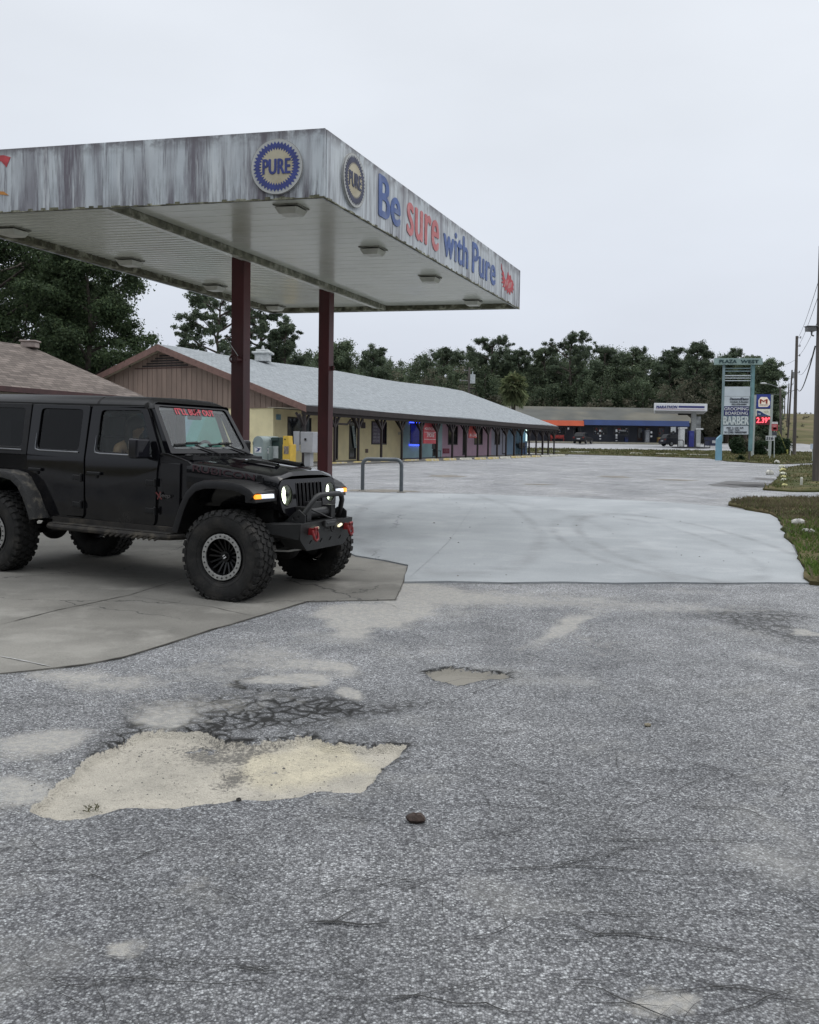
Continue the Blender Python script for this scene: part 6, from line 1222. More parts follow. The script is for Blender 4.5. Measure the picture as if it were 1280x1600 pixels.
for sg in (-1, 1):
    s_ = chain([(-.12, sg * .13, 1.485, .062), (-.12, sg * .185, 1.46, .055), (-.08, sg * .215, 1.33, .044), (-.03, sg * .22, 1.22, .039), (.10, sg * .16, 1.17, .034), (.20, sg * .11, 1.16, .024), (.25, sg * .10, 1.155, .03), (.285, sg * .10, 1.15, .03)], sp_[3])
    for k, (dy, ln) in enumerate(((-.028, .062), (-.010, .072), (.010, .068), (.027, .052))): chain([(.30, sg * .10 + dy, 1.148, .009), (.30 + ln * .55, sg * .10 + dy * 1.15, 1.14, .0085), (.30 + ln, sg * .10 + dy * 1.2, 1.12, .0075)], s_[-1])
    chain([(.265, sg * .10 - sg * .035, 1.15, .010), (.295, sg * .10 - sg * .055, 1.14, .009)], s_[-2])
    l_ = chain([(-.08, sg * .10, 1.10, .095), (.15, sg * .11, 1.10, .085), (.34, sg * .11, 1.09, .065), (.40, sg * .11, .98, .055), (.42, sg * .11, .90, .045), (.50, sg * .11, .87, .035)], sp_[0])
skin('body', bv, be, SKN, pr)
m_ = MB(); m_.ell((.078, 0, 1.69), (.022, .014, .022), 8, 6); m_.ell((.062, 0, 1.655), (.014, .026, .008), 8, 5); jb(m_, 'nose', SKN, pr, smooth=60)
m_ = MB(); [m_.ell((.062, s2 * .032, 1.715), (.010, .013, .008), 8, 5) for s2 in (-1, 1)]; jb(m_, 'eyes', pm('eye_dark', (.02, .015, .012), .2), pr, smooth=60)
m_ = MB(); [m_.ell((-.02, s2 * .083, 1.70), (.016, .008, .028), 8, 6) for s2 in (-1, 1)]; jb(m_, 'ear', SKN, pr, smooth=60)
m_ = MB(); m_.ell((-.035, 0, 1.735), (.105, .10, .105), 16, 12); m_.ell((-.085, 0, 1.62), (.06, .105, .16), 14, 10); 
for s2 in (-1, 1): m_.ell((-.045, s2 * .088, 1.60), (.05, .035, .16), 12, 8)
jb(m_, 'hair', HAIR, pr, smooth=60)
tv = [(-.10, 0, 1.10, (.165, .135)), (-.13, 0, 1.26, (.148, .115)), (-.12, 0, 1.40, (.158, .112)), (-.12, -.09, 1.49, .04), (-.12, .09, 1.49, .04)]; skin('tank_top', tv, [(0, 1), (1, 2), (2, 3), (2, 4)], TOP, pr)
# ================================================================== STREET FURNITURE, STATION, POLES
STL = pm('galvanised_steel', (.115, .13, .14), .45, metal=.5, var=.2, scale=6)
a, b = G(566.5, 767), G(627, 769.5); b = a + (b - a).normalized() * (b - a).length; hz = (P(566, 717, a.y)).z; t = thing('hoop_barrier', 'grey bent steel pipe hoop standing at the far edge of the new slab', 'barrier', (a + b) / 2)
d = (b - a).normalized(); m_ = MB(); r_ = .16
pts = [V((a.x, a.y, a.z - .05)), V((a.x, a.y, hz - r_))] + [V((a.x, a.y, hz - r_)) + d * (r_ - r_ * cos(q)) + V((0, 0, r_ * sin(q))) for q in np.linspace(.25, pi / 2, 5)] + [V((b.x, b.y, hz)) - d * r_ + d * (r_ * sin(q)) + V((0, 0, r_ * cos(q) - r_)) for q in np.linspace(0, pi / 2 - .2, 5)] + [V((b.x, b.y, hz - r_)), V((b.x, b.y, b.z - .05))]
m_.tube(pts, .052, 12); m_.build('pipe', STL, t, world=True, smooth=60)
m_ = MB(); [m_.cyl((q.x, q.y, q.z), (q.x, q.y, q.z + .03), .12, .10, 12) for q in (a, b)]; m_.build('footing', PAD, t, world=True)
# mailboxes and boxes in front of the gable end (ground there is hidden by the hood)
GRN = pm('mail_green', (.20, .245, .24), .6, var=.12, scale=4); NAV = pm('decal_navy', (.02, .035, .12), .6); WHT = pm('decal_white', (.6, .6, .6), .6)
def frame_at(u, Y, vtop): p = P(u, vtop, Y); return p
def gz(p): return H(p.x, p.y) + .07
fd_ = md.copy(); rd_ = -mn       # rd_ is roughly towards the right of the picture seen from the gable end
end_x = -mn; out_x = -md
def streetbox(name, label, cat, u0, u1, vt, Y, col, dome=0, dep=.5, grp=None):
    p0, p1 = P(u0, vt, Y), P(u1, vt, Y); W_ = (p1 - p0).dot(end_x); c = (p0 + p1) / 2; z = gz(c); t = thing(name, label, cat, (c.x, c.y, z), grp); return t, W_, c, z, p0.z
def bmp(c, z, W_): return lambda x, y, d: V((c.x, c.y, z)) + end_x * x + V((0, 0, 1)) * y + out_x * d
t = None
def mk(name, label, cat, u0, u1, vt, Y, mt, dome=False, dep=.5, legs=True):
    p0, p1 = P(u0, vt, Y), P(u1, vt, Y); W_ = (p1 - p0).length; c = (p0 + p1) / 2; z = gz(c); Hh = p0.z - z; t = thing(name, label, cat, (c.x, c.y, z)); mp = bmp(c, z, W_); hw = W_ / 2; z0 = .15 if legs else .02
    if dome: out_ = [(-hw, z0), (hw, z0), (hw, Hh - hw)] + [(hw * cos(a), Hh - hw + hw * sin(a)) for a in np.linspace(.2, pi - .2, 10)] + [(-hw, Hh - hw)]
    else: out_ = [(-hw, z0), (hw, z0), (hw, Hh), (-hw, Hh)]
    m_ = MB(); m_.plate([out_], mp, 0, -dep); m_.build('body', mt, t, world=True, bevel=.015)
    if legs:
        for x, d_ in ((-hw * .85, -.05), (hw * .85, -.05), (-hw * .85, -dep + .05), (hw * .85, -dep + .05)): m_ = MB(); m_.beam(mp(x, 0, d_), mp(x, z0, d_), .05, .05); m_.build('leg', mt, t, world=True)
    return t, mp, hw, Hh, dep
t, mp, hw, Hh, dep = mk('mailbox', 'grey-green dome-topped street mailbox nearest the gable end of the mall', 'mailbox', 393.5, 413, 681, 37.2, GRN, dome=True, dep=.62)
m_ = MB(); m_.plate([[(-.16, Hh - .68), (.17, Hh - .68), (.17, Hh - .45), (-.16, Hh - .45)]], mp, .006, .001); q = m_.build('decal', WHT, t, world=True); m_ = MB(); m_.plate([[(-.13, Hh - .64), (.03, Hh - .64), (.14, Hh - .50), (-.04, Hh - .49), (.0, Hh - .56)]], mp, .009, .0065); m_.plate([[(-.14, Hh - .50), (.0, Hh - .50), (-.02, Hh - .47), (-.14, Hh - .47)]], mp, .009, .0065); m_.build('eagle_mark', NAV, t, world=True)
m_ = MB(); [m_.cyl(mp(-hw + .01, z, .012), mp(-hw + .01, z + .12, .012), .012) for z in (.4, .9)]; m_.build('hinge', DRK, t, world=True)
t, mp, hw, Hh, dep = mk('mailbox', 'second dome-topped mailbox with a postal decal, half hidden behind the first', 'mailbox', 412, 426, 681.5, 38.4, GRN, dome=True, dep=.62)
t, mp, hw, Hh, dep = mk('parcel_box', 'small grey-green parcel collection box right of the dome mailboxes', 'mailbox', 412.5, 421, 697, 37.4, GRN, dep=.45)
m_ = MB(); m_.plate([[(-.10, Hh - .30), (.10, Hh - .30), (.10, Hh - .08), (-.10, Hh - .08)]], mp, .006, .001); m_.build('decal', WHT, t, world=True); m_ = MB(); m_.plate([[(-.07, Hh - .27), (.02, Hh - .27), (.09, Hh - .15), (-.02, Hh - .14)]], mp, .009, .0065); m_.build('eagle_mark', NAV, t, world=True)
t, mp, hw, Hh, dep = mk('newspaper_box', 'dark green newspaper box with a white front card', 'newspaper box', 423.5, 437.5, 683, 37.6, pm('bottle_green', (.015, .035, .03), .5), dep=.45)
m_ = MB(); m_.plate([[(-.10, .35), (.15, .35), (.15, .85), (-.10, .85)]], mp, .012, .001); m_.build('front_card', pm('grey_card', (.40, .43, .42), .6), t, world=True); m_ = MB(); m_.box(mp(0, Hh - .08, .04), (.3, .1, .12)); m_.build('coin_box', pm('bottle_green', (0, 0, 0)), t, world=True); m_ = MB(); m_.plate([[(-.15, .18), (.17, .18), (.17, .26), (-.15, .26)]], mp, .012, .001); m_.build('title_strip', WHT, t, world=True)
t, mp, hw, Hh, dep = mk('newspaper_box', 'yellow newspaper vending box beside the dark green one', 'newspaper box', 440.5, 454.5, 694, 37.2, pm('newsbox_yellow', (.55, .36, .04), .5, var=.12, scale=5), dep=.45)
m_ = MB(); m_.plate([[(-.12, Hh - .40), (.12, Hh - .40), (.12, Hh - .08), (-.12, Hh - .08)]], mp, .012, .001); m_.build('paper_window', pm('news_photo', (.20, .16, .13), .4, var=.6, scale=14), t, world=True)
m_ = MB(); m_.hexa([mp(-.17, Hh, 0), mp(.13, Hh, 0), mp(.13, Hh, -.3), mp(-.17, Hh, -.3)], [mp(-.17, Hh + .34, 0), mp(.10, Hh + .34, 0), mp(.10, Hh + .34, -.3), mp(-.17, Hh + .34, -.3)]); m_.build('coin_box', MATS['newsbox_yellow'], t, world=True, bevel=.015)
text('title_lettering', 'NEWS', mp(-.14, .20, .004), end_x, (0, 0, 1), .30, .12, WHT, t, world=True, bold=.03); m_ = MB(); m_.cyl(mp(-.06, Hh + .2, .005), mp(-.06, Hh + .2, .02), .03); m_.build('coin_slot', DRK, t, world=True)
t, mp, hw, Hh, dep = mk('mail_cluster_box', 'light grey square box cabinet on a pedestal behind the first porch post', 'cabinet', 468, 490, 674.5, 38.5, pm('cabinet_grey', (.34, .345, .36), .5, var=.1, scale=3), dep=.5, legs=False)
for o in list(t.children): bpy.data.objects.remove(o)
m_ = MB(); m_.plate([[(-hw, Hh - .88), (hw, Hh - .88), (hw * 1.05, Hh), (-hw * 1.05, Hh)]], mp, 0, -.5); m_.build('cabinet', MATS['cabinet_grey'], t, world=True, bevel=.015)
m_ = MB(); m_.plate([[(-.18, 0), (.12, 0), (.12, Hh - .88), (-.18, Hh - .88)]], mp, -.12, -.38); m_.build('pedestal', MATS['cabinet_grey'], t, world=True)
m_ = MB(); m_.plate([[(-hw - .28, Hh - .86), (-hw - .03, Hh - .80), (-hw - .03, Hh + .02), (-hw - .33, Hh + .02)]], mp, .05, .02); m_.build('open_door', MATS['cabinet_grey'], t, world=True); m_ = MB(); m_.box(mp(-.05, Hh - .32, .01), (.08, .08, .1)); m_.build('lock', DRK, t, world=True)
t, mp, hw, Hh, dep = mk('meter_cabinet', 'narrow pale metal cabinet on a post beside the square cabinet', 'cabinet', 490.5, 497, 677, 38.9, MATS['cabinet_grey'], dep=.2, legs=False)
for o in list(t.children): bpy.data.objects.remove(o)
m_ = MB(); m_.plate([[(-hw, Hh - .60), (hw, Hh - .60), (hw, Hh), (-hw, Hh)]], mp, 0, -.2); m_.build('cabinet', MATS['cabinet_grey'], t, world=True, bevel=.01); m_ = MB(); m_.beam(mp(-.02, 0, -.1), mp(-.02, Hh - .6, -.1), .08, .08); m_.build('post', pm('pale_post', (.36, .34, .27), .7), t, world=True)

# ---- utility poles
WOOD = pm('weathered_wood', (.085, .075, .068), .9, var=.3, scale=3, stretch=(1, 1, .15), col2=(.13, .115, .10), cthr=(.5, .65))
def pole(ub, ut, vt, Y, r0, r1, label, arms=(), grp=None, Y2=None):
    b_ = P(ub, 700, Y); zb_ = H(b_.x, b_.y); tp = P(ut, vt, Y); t = thing('utility_pole', label, 'utility pole', (b_.x, b_.y, zb_), group=grp); m_ = MB(); m_.cyl((b_.x, b_.y, zb_ - .3), tp, r0, r1, 14); m_.build('shaft', WOOD, t, world=True, smooth=60)
    for (v, ln, side) in arms:
        p = P(ub + (ut - ub) * (1 - (v - vt) / max(1, (700 - vt))), v, Y); m_ = MB(); m_.cyl(p, p + V((ln * side, 0, .03)), .03, .03, 6); m_.cyl(p + V((ln * side, 0, -.04)), p + V((ln * side, 0, .16)), .05, .05, 8); m_.build('insulator', pm('porcelain', (.22, .22, .23), .4), t, world=True)
    return t, b_, tp
PL = []
t, b1, t1 = pole(1278.5, 1285, 384, 32, .155, .11, 'thick dark wooden pole cut off by the right picture edge', ()); PL.append((b1, t1))
p = P(1266, 515, 32); m_ = MB(); m_.box(p + V((.02, 0, .02)), (.30, .25, .16)); m_.box(p + V((.03, 0, .11)), (.38, .30, .03)); m_.tube([p + V((.05, 0, -.05)), p + V((.06, 0, -.18)), p + V((.14, 0, -.22))], .03, 6); m_.build('junction_box', pm('box_grey', (.13, .13, .13), .5, metal=.3), t, world=True, bevel=.01)
t, b2, t2 = pole(1241.5, 1245.5, 525, 84, .17, .12, 'tall wooden utility pole between the near pole and the price sign', ((528, .35, 1), (541, .3, 1), (556, .3, 1), (582, .3, 1)))
t, b3, t3 = pole(1230.5, 1238, 578, 149, .17, .12, 'leaning wooden utility pole with a transformer can, third along the road', ((600, .3, 1),)); p = P(1238, 586, 149); m_ = MB(); m_.cyl(p + V((.35, 0, -.5)), p + V((.35, 0, .5)), .35, n=10); m_.build('transformer', pm('can_grey', (.30, .31, .32), .5), t, world=True)
t, b4, t4 = pole(1228.5, 1233, 599, 200, .16, .11, 'wooden pole behind the transformer pole, fourth along the road', ((606, .6, 1), (606, .6, -1)))
far = []
for k, (ub, ut, vt, Y) in enumerate(((1224.5, 1226.6, 611, 245), (1221, 1223.6, 615, 285), (1218.3, 1220.2, 618, 330), (1216.2, 1217.4, 621, 380))):
    far.append(pole(ub, ut, vt, Y, .17, .12, 'thin distant wooden pole in the line receding up the road', (), grp='distant poles along the road'))
t, bm_, tm_ = pole(732.5, 733.5, 574, 92, .14, .1, 'wooden pole with a white transformer behind the strip mall roof', ((579, .5, -1), (595, .9, -1))); p = P(738.5, 592, 92); m_ = MB(); m_.cyl(p + V((0, 0, -.45)), p + V((0, 0, .45)), .27, n=12); m_.cyl(p + V((0, 0, .45)), p + V((0, 0, .75)), .05, .05, 6); m_.build('transformer', pm('transformer_grey', (.42, .46, .47), .5), t, world=True, smooth=50); m_ = MB(); p = P(738, 607, 92); m_.box(p, (.6, .2, .12)); m_.build('bracket', DRK, t, world=True)
WIRE = pm('black_wire', (.03, .03, .032), .6)
def wire(p0, p1, sag, r, label, n=20):
    p0, p1 = V(p0), V(p1); m_ = MB(); m_.tube([p0.lerp(p1, i / n) - V((0, 0, sag * 4 * (i / n) * (1 - i / n))) for i in range(n + 1)], r, 5); o = m_.build('power_line', WIRE); return tag(o, label, 'cable', 'overhead wires along the road poles')
off_ = V((9, -26, 3.2))
for v1, v2, r in ((440, 528, .010), (462, 541, .010), (500, 556, .010)):
    a_ = P(1279, v1, 32); b_ = P(1247, v2, 84); wire(a_, b_, .25, r, 'thin overhead wire strung from the near pole to the second pole')
wire(P(1274, 541, 32), P(1246.5, 608, 84), .7, .028, 'thick sagging cable strung from the near pole to the second pole')
wire(P(1274, 545, 32), P(1247, 582, 84), .5, .010, 'thin overhead wire strung from the near pole to the second pole')
for v2, v3 in ((541, 592), (556, 600), (608, 612)): wire(P(1246, v2, 84), P(1238, v3, 149), 1.0, .014, 'thin overhead wire from the second pole to the transformer pole')
wire(P(1243, 562, 84), P(1200, 567, 95), .4, .014, 'thin service wire leaving the second pole towards the trees')
wire(P(1245, 608, 84), P(1206, 615.5, 100), .2, .03, 'dark service cable running left from the second pole behind the price sign')
for u0, v0, Y0, u1, v1, Y1 in ((1238, 600, 149, 1233, 609, 200), (1233, 609, 200, 1226.6, 617, 245), (1226.6, 617, 245, 1217.4, 624, 380)): wire(P(u0, v0, Y0), P(u1, v1, Y1), .5, .05, 'distant overhead wire between the receding poles')

# ---- plaza sign
TEAL = pm('pale_teal_steel', (.185, .255, .27), .6, var=.15, scale=2, col2=(.19, .25, .24), cthr=(.5, .65)); TLB = pm('light_blue_boot', (.16, .32, .41), .6, var=.12, scale=3); PAN = pm('sign_panel_pale', (.50, .55, .58), .5, var=.06, scale=2)
YS = 60.0
def SP(u, v, d=0): q = P(u, v, YS - d); return q
ps = G(1121, 717); t = thing('plaza_sign', 'tall pale teal pylon sign with PLAZA WEST header and stacked tenant panels', 'sign', (SP(1145, 700).x, YS, H(SP(1145, 700).x, YS)))
def spanel(u0, v0, u1, v1, name, mt, thick=.2, d=0, sk=0, par=None):
    m_ = MB(); pts = [(u0 + sk, v0), (u1 + sk, v0), (u1, v1), (u0, v1)]; f = [P(u, v, YS - d) for u, v in pts]; bk = [q + V((0, thick, 0)) for q in f]; m_.add(f + bk, [(0, 1, 2, 3), (7, 6, 5, 4), (0, 4, 5, 1), (1, 5, 6, 2), (2, 6, 7, 3), (3, 7, 4, 0)]); return m_.build(name, mt, par or t, world=True)
spanel(1118, 559.5, 1192, 569.5, 'header', pm('header_teal', (.25, .34, .32), .6, var=.1, scale=2), .3, .25)
def stext(s_, u0, v0, u1, v1, mt, d=.27, bold=.03, par=None, nm='lettering', shear=0, Y=None):
    Y = Y or YS; a_ = P(u0, v1, Y - d); b_ = P(u1, v1, Y - d); c_ = P(u0, v0, Y - d); return text(nm, s_, a_, (b_ - a_), (0, 0, 1), (b_ - a_).length, c_.z - a_.z, mt, par or t, world=True, bold=bold, shear=shear, depth=.02)
DKT = pm('sign_dark_green', (.012, .04, .045), .6); stext('PLAZA', 1124.5, 562, 1151, 567, DKT, bold=.08); stext('WEST', 1158, 562.3, 1185.5, 567.3, DKT, bold=.08)
m_ = MB(); a_, b_ = P(1131.5, 569, YS), P(1128, 690, YS); m_.beam(a_, b_, .13, .13); m_.build('post', TEAL, t, world=True)
m_ = MB(); m_.beam(P(1177, 569, YS), P(1172.5, 705, YS), .22, .2); m_.build('post', pm('teal_steel_dark', (.13, .24, .25), .6, var=.2, scale=2), t, world=True)
q = P(1172.5, 704, YS); m_ = MB(); m_.beam(q, (q.x, q.y, H(q.x, q.y) - .1), .14, .14); m_.build('post_foot', WOOD, t, world=True)
m_ = MB(); f = [(1127.8, 679), (1127.5, 719), (1119.5, 719.5), (1120.5, 686), (1123, 683)]; m_.plate([[(P(u, v, YS).x, P(u, v, YS).z) for u, v in f][::-1]], lambda x, z, d: V((x, YS - .1 + d, z)), 0, .35); m_.build('blue_boot', TLB, t, world=True)
for v in (574.6, 579, 586, 590, 594): spanel(1132.5, v, 1173.5, v + (1.6 if v < 590 else 1.2), 'cross_rail', PAN if v > 585 else TEAL, .1, 0)
spanel(1131.5, 604, 1172.5, 619, 'blank_panel', PAN, .12, .06); spanel(1131, 619.4, 1171.5, 634.6, 'tenant_panel', PAN, .12, .06)
spanel(1130.8, 635, 1170.5, 649.2, 'tenant_panel', pm('panel_navy', (.02, .022, .13), .5), .12, .06); spanel(1130, 649.4, 1170.2, 664.8, 'tenant_panel', pm('panel_greyteal', (.17, .22, .26), .5), .12, .06); spanel(1128.8, 665.2, 1169.8, 678.8, 'letter_board', PAN, .12, .06)
INK = pm('sign_ink', (.02, .025, .05), .6); WHL = pm('sign_white', (.66, .68, .68), .6)
stext('DiamondDance', 1140.5, 621.2, 1170, 625.2, INK, .08, .03, shear=.3); stext('Academy & Boutique', 1140.5, 626.6, 1170, 629.6, INK, .08, .02, shear=.3); stext('352-478-8484', 1143.5, 630.6, 1166.5, 633, INK, .08, .02)
stext('GROOMING', 1132, 636.3, 1169.5, 641.2, WHL, .08, .01); stext('BOARDING', 1133.5, 643.2, 1168.5, 648, WHL, .08, .01); stext('BARBER', 1130.6, 650.6, 1169.8, 663.4, pm('barber_grey', (.5, .55, .54), .6), .08, .06)
stext('MEET  &  CAR  AUR', 1135.5, 667.2, 1162, 669.6, INK, .08, .01); stext('EVERY  MON', 1138.5, 670.8, 1155.5, 672.9, INK, .08, .01); stext('TO  COMES  MARKDOWNY', 1131.8, 674, 1167, 676.9, INK, .08, .01)
# ---- fuel price sign
YM = 78.0; cm_ = P(1194, 700, YM); t = thing('price_sign', 'fuel price sign with red lit 2.39 digits between two pale posts', 'sign', (cm_.x, YM, H(cm_.x, YM))); WPO = pm('pale_sign_post', (.36, .40, .38), .6, var=.1)
def mpan(u0, v0, u1, v1, name, mt, thick=.3, d=0):
    m_ = MB(); f = [P(u, v, YM - d) for u, v in ((u0, v0), (u1, v0), (u1 - .6, v1), (u0 - .6, v1))]; bk = [q + V((0, thick, 0)) for q in f]; m_.add(f + bk, [(0, 1, 2, 3), (7, 6, 5, 4), (0, 4, 5, 1), (1, 5, 6, 2), (2, 6, 7, 3), (3, 7, 4, 0)]); return m_.build(name, mt, t, world=True)
m_ = MB(); m_.beam(P(1180, 617, YM), (P(1176, 700, YM).x, YM, H(cm_.x, YM) - .1), .14, .2); m_.build('post', WPO, t, world=True)
m_ = MB(); m_.beam(P(1206.3, 617, YM), (P(1203, 700, YM).x, YM, H(cm_.x, YM) - .1), .18, .2); m_.build('post', WPO, t, world=True)
mpan(1183.2, 616, 1204.8, 638, 'logo_panel', pm('panel_blue', (.015, .03, .17), .4, emit=(.015, .03, .2), es=.25), .3, .05)
oct_ = rpoly([(1185, 625), (1188.5, 620.3), (1198, 620.3), (1202.8, 627), (1202.8, 632), (1199, 635.8), (1185, 635.8)], 1.0, 3); 
def uvplate(poly, name, mt, d0, th=.02, Y=YM):
    m_ = MB(); m_.plate([[(P(u, v, Y).x, P(u, v, Y).z) for u, v in poly]], lambda x, z, d: V((x, Y - d0 + d, z)), 0, th); return m_.build(name, mt, t, world=True)
uvplate(oct_, 'logo_badge', pm('badge_cream', (.75, .66, .55), .4, emit=(.8, .7, .6), es=.25), .08)
ORG = pm('logo_brown', (.30, .04, .02), .5); stext('M', 1187.6, 623.8, 1199, 630.6, ORG, .10, .08, nm='logo_letter', Y=YM); stext('MARATHON', 1187, 632, 1199.6, 633.4, INK, .10, .03, Y=YM)
mpan(1182.6, 639.2, 1204.2, 650.2, 'card_panel', pm('panel_cream', (.62, .62, .55), .4, emit=(.6, .6, .52), es=.15), .3, .05)
uvplate([(1182.7, 641), (1188, 642.5), (1194, 646.5), (1200, 649), (1204, 650), (1182.4, 650)], 'swoosh', pm('swoosh_navy', (.02, .05, .16), .4), .08); stext('CARD', 1184.2, 645.8, 1188.6, 647.9, WHL, .1, .03, Y=YM)
m_ = MB(); pc = P(1197.8, 643.4, YM - .08); m_.tube([pc + V((.16 * cos(a), 0, .09 * sin(a))) for a in np.linspace(0, 2 * pi, 13)[:-1]], .015, 5, closed=True); m_.build('emblem_ring', pm('olive_line', (.3, .28, .1), .5), t, world=True)
mpan(1181.4, 650.6, 1203.8, 663.6, 'price_panel', pm('price_dark_red', (.06, .004, .010), .4, emit=(.35, .01, .03), es=.12), .3, .05)
LED = pm('led_red', (1, .1, .12), .4, emit=(1, .10, .14), es=1.9); stext('2.39', 1182.4, 652.4, 1199, 660.6, LED, .07, .03, nm='price_digits', Y=YM); stext('9', 1200.2, 652.2, 1203, 655.6, LED, .07, .03, nm='price_digits', Y=YM)
# red and white road sign, grey sign, route sign
def smallsign(u, vt, vb, Y, name, label, panels, ub=None):
    global t
    ub = ub or u; c = P(ub, 700, Y); zb_ = H(c.x, c.y); t = thing(name, label, 'sign', (c.x, c.y, zb_)); m_ = MB(); m_.cyl((c.x, c.y, zb_ - .05), P(u, vt, Y), .035, .035, 6); m_.build('post', WPO, t, world=True)
    for (u0, v0, u1, v1, col, nm) in panels: uvplate([(u0, v0), (u1, v0), (u1, v1), (u0, v1)], nm, pm('ss_%d_%d' % (u0 * 2, v0), col, .5), .08, .03, Y)
    return t
t = smallsign(1210.5, 660, 705, 70, 'roadside_banner', 'narrow red and white roadside banner right of the price sign', [(1205.5, 659, 1215, 662.5, (.6, .58, .58), 'white_band'), (1205.4, 662.5, 1215, 673, (.38, .05, .06), 'red_panel'), (1207.5, 668.5, 1213, 671.3, (.65, .6, .6), 'white_patch'), (1206, 675, 1213.5, 680, (.05, .055, .07), 'dark_panel'), (1206.5, 680.5, 1212.5, 683.2, (.4, .42, .44), 'grey_panel')]); stext('SALE', 1207, 664.2, 1213.4, 667.2, pm('pale_red', (.7, .35, .35), .5), .1, .03, Y=70)
t = smallsign(1203.5, 682, 704, 66, 'route_sign', 'white route number sign reading 316 in front of the bushes', [(1196.3, 680.8, 1209.8, 688.6, (.55, .57, .57), 'plate')]); stext('316', 1197.6, 682.4, 1208.3, 687, INK, .1, .03, Y=66)
t = smallsign(1270.5, 694, 704, 60, 'direction_sign', 'small pale blue-edged sign low beside the thick near pole', [(1265.8, 693.5, 1276, 701.5, (.42, .48, .55), 'plate')])
c = P(1258, 660, 260); t = thing('road_sign', 'tiny diamond warning sign on top of the far grassy hill', 'sign', (c.x, c.y, H(c.x, c.y))); m_ = MB(); m_.cyl((c.x, c.y, H(c.x, c.y) - .1), (c.x, c.y, c.z + 1.2), .08, n=6); m_.build('post', DRK, t, world=True); m_ = MB(); pc = P(1258, 652, 260); m_.plate([[(-.7, 0), (0, -.7), (.7, 0), (0, .7)]], lambda x, z, d: pc + V((x, -.1 + d, z)), 0, .05); m_.build('plate', pm('dull_diamond', (.16, .17, .15), .6), t, world=True)
# streetlight arm
c = P(1221, 700, 90); t = thing('street_lamp', 'wooden pole carrying a curved street lamp arm above the price sign', 'street lamp', (c.x, c.y, H(c.x, c.y))); m_ = MB(); m_.cyl((c.x, c.y, H(c.x, c.y) - .2), P(1219.5, 604, 90), .14, .10, 8); m_.build('shaft', WOOD, t, world=True)
m_ = MB(); m_.tube([P(1220, 608, 90), P(1212, 603.5, 90), P(1203, 600.5, 90), P(1198, 599.6, 90)], .04, 6); m_.build('arm', STL, t, world=True); m_ = MB(); q = P(1193.5, 599, 90); m_.ell(q, (.34, .12, .09), 12, 8); m_.build('lamp_head', pm('lamp_pale', (.5, .52, .52), .4), t, world=True, smooth=60)
# marker stakes
for u, v0, v1, lb in ((1252.5, 747.5, 763.5, 'white marker stake standing in the near verge left of the thick pole'), (1235.2, 700.5, 713.5, 'white marker stake standing in the far grass strip by the second pole')):
    b_ = G(u - .5, v1); tp = P(u + .3, v0, b_.y); m_ = MB(); m_.cyl(V((0, 0, -.05)), tp - b_, .045, .04, 8); m_.cyl((tp - b_), (tp - b_) + V((0, 0, .04)), .05, .02, 8); o = m_.build('marker_stake', pm('stake_white', (.52, .52, .46), .6, var=.15, scale=8)); o.location = b_; tag(o, lb, 'marker post')
g0 = P(1230.5, 704, 84); m_ = MB(); m_.tube([P(1217, 674, 84) - g0, V((0, 0, 0)) - V((0, 0, .2))], .035, 6); m_.cyl(V((0, 0, -.3)), V((0, 0, .1)), .08, n=6); o = m_.build('guy_wire', pm('yellow_guard', (.38, .38, .10), .6)); o.location = g0; tag(o, 'yellow guy wire guard slanting down through the bushes', 'guy wire')
o = MB(); o.cyl((0, 0, -.1), (0, 0, 3.4), .06, .05, 8); o = o.build('wood_stake', WOOD); q = P(1170.8, 713, 62); o.location = (q.x, q.y, H(q.x, q.y)); tag(o, 'short brown wooden stake standing under the pylon sign', 'post')

# ---- far store building
YB = 135.0
def FB(u, v=690, dy=0): return P(u, v, YB + dy)
xl, xr = FB(800).x - 9, FB(1076).x; zf = H((xl + xr) / 2, YB); ze = FB(950, 664).z; zr = P(950, 636.5, YB + 7).z
t = thing('convenience_store', 'long low grey store with orange and blue awning bands across the far lot', 'building', ((xl + xr) / 2, YB, zf)); store = t
m_ = MB(); m_.hexa([(xl, YB, zf - 1), (xr, YB, zf - 1), (xr, YB + 14, zf - 1), (xl, YB + 14, zf - 1)], [(xl, YB, ze + .6), (xr, YB, ze + .6), (xr, YB + 14, ze + .6), (xl, YB + 14, ze + .6)]); m_.build('wall', pm('slate_wall', (.055, .06, .075), .85, var=.2, scale=.6), t, world=True)
zE = FB(950, 659, -2).z
m_ = MB(); m_.add([(xl - .5, YB - 2.2, zE), (xr + .5, YB - 2.2, zE), (xr + .5, YB + 7, zr), (xl - .5, YB + 7, zr), (xr + .5, YB + 15, zE), (xl - .5, YB + 15, zE)], [(0, 1, 2, 3), (3, 2, 4, 5), (0, 3, 5), (1, 4, 2)]); m_.build('roof', pm('dull_brown_shingle', (.075, .078, .07), .9, var=.22, scale=.35, col2=(.10, .095, .075), cthr=(.45, .6)), t, world=True)
OR = pm('orange_band', (.50, .085, .03), .6, var=.15, scale=.5); BL = pm('blue_band', (.018, .045, .15), .6, var=.15, scale=.5); YA = YB - 2.6
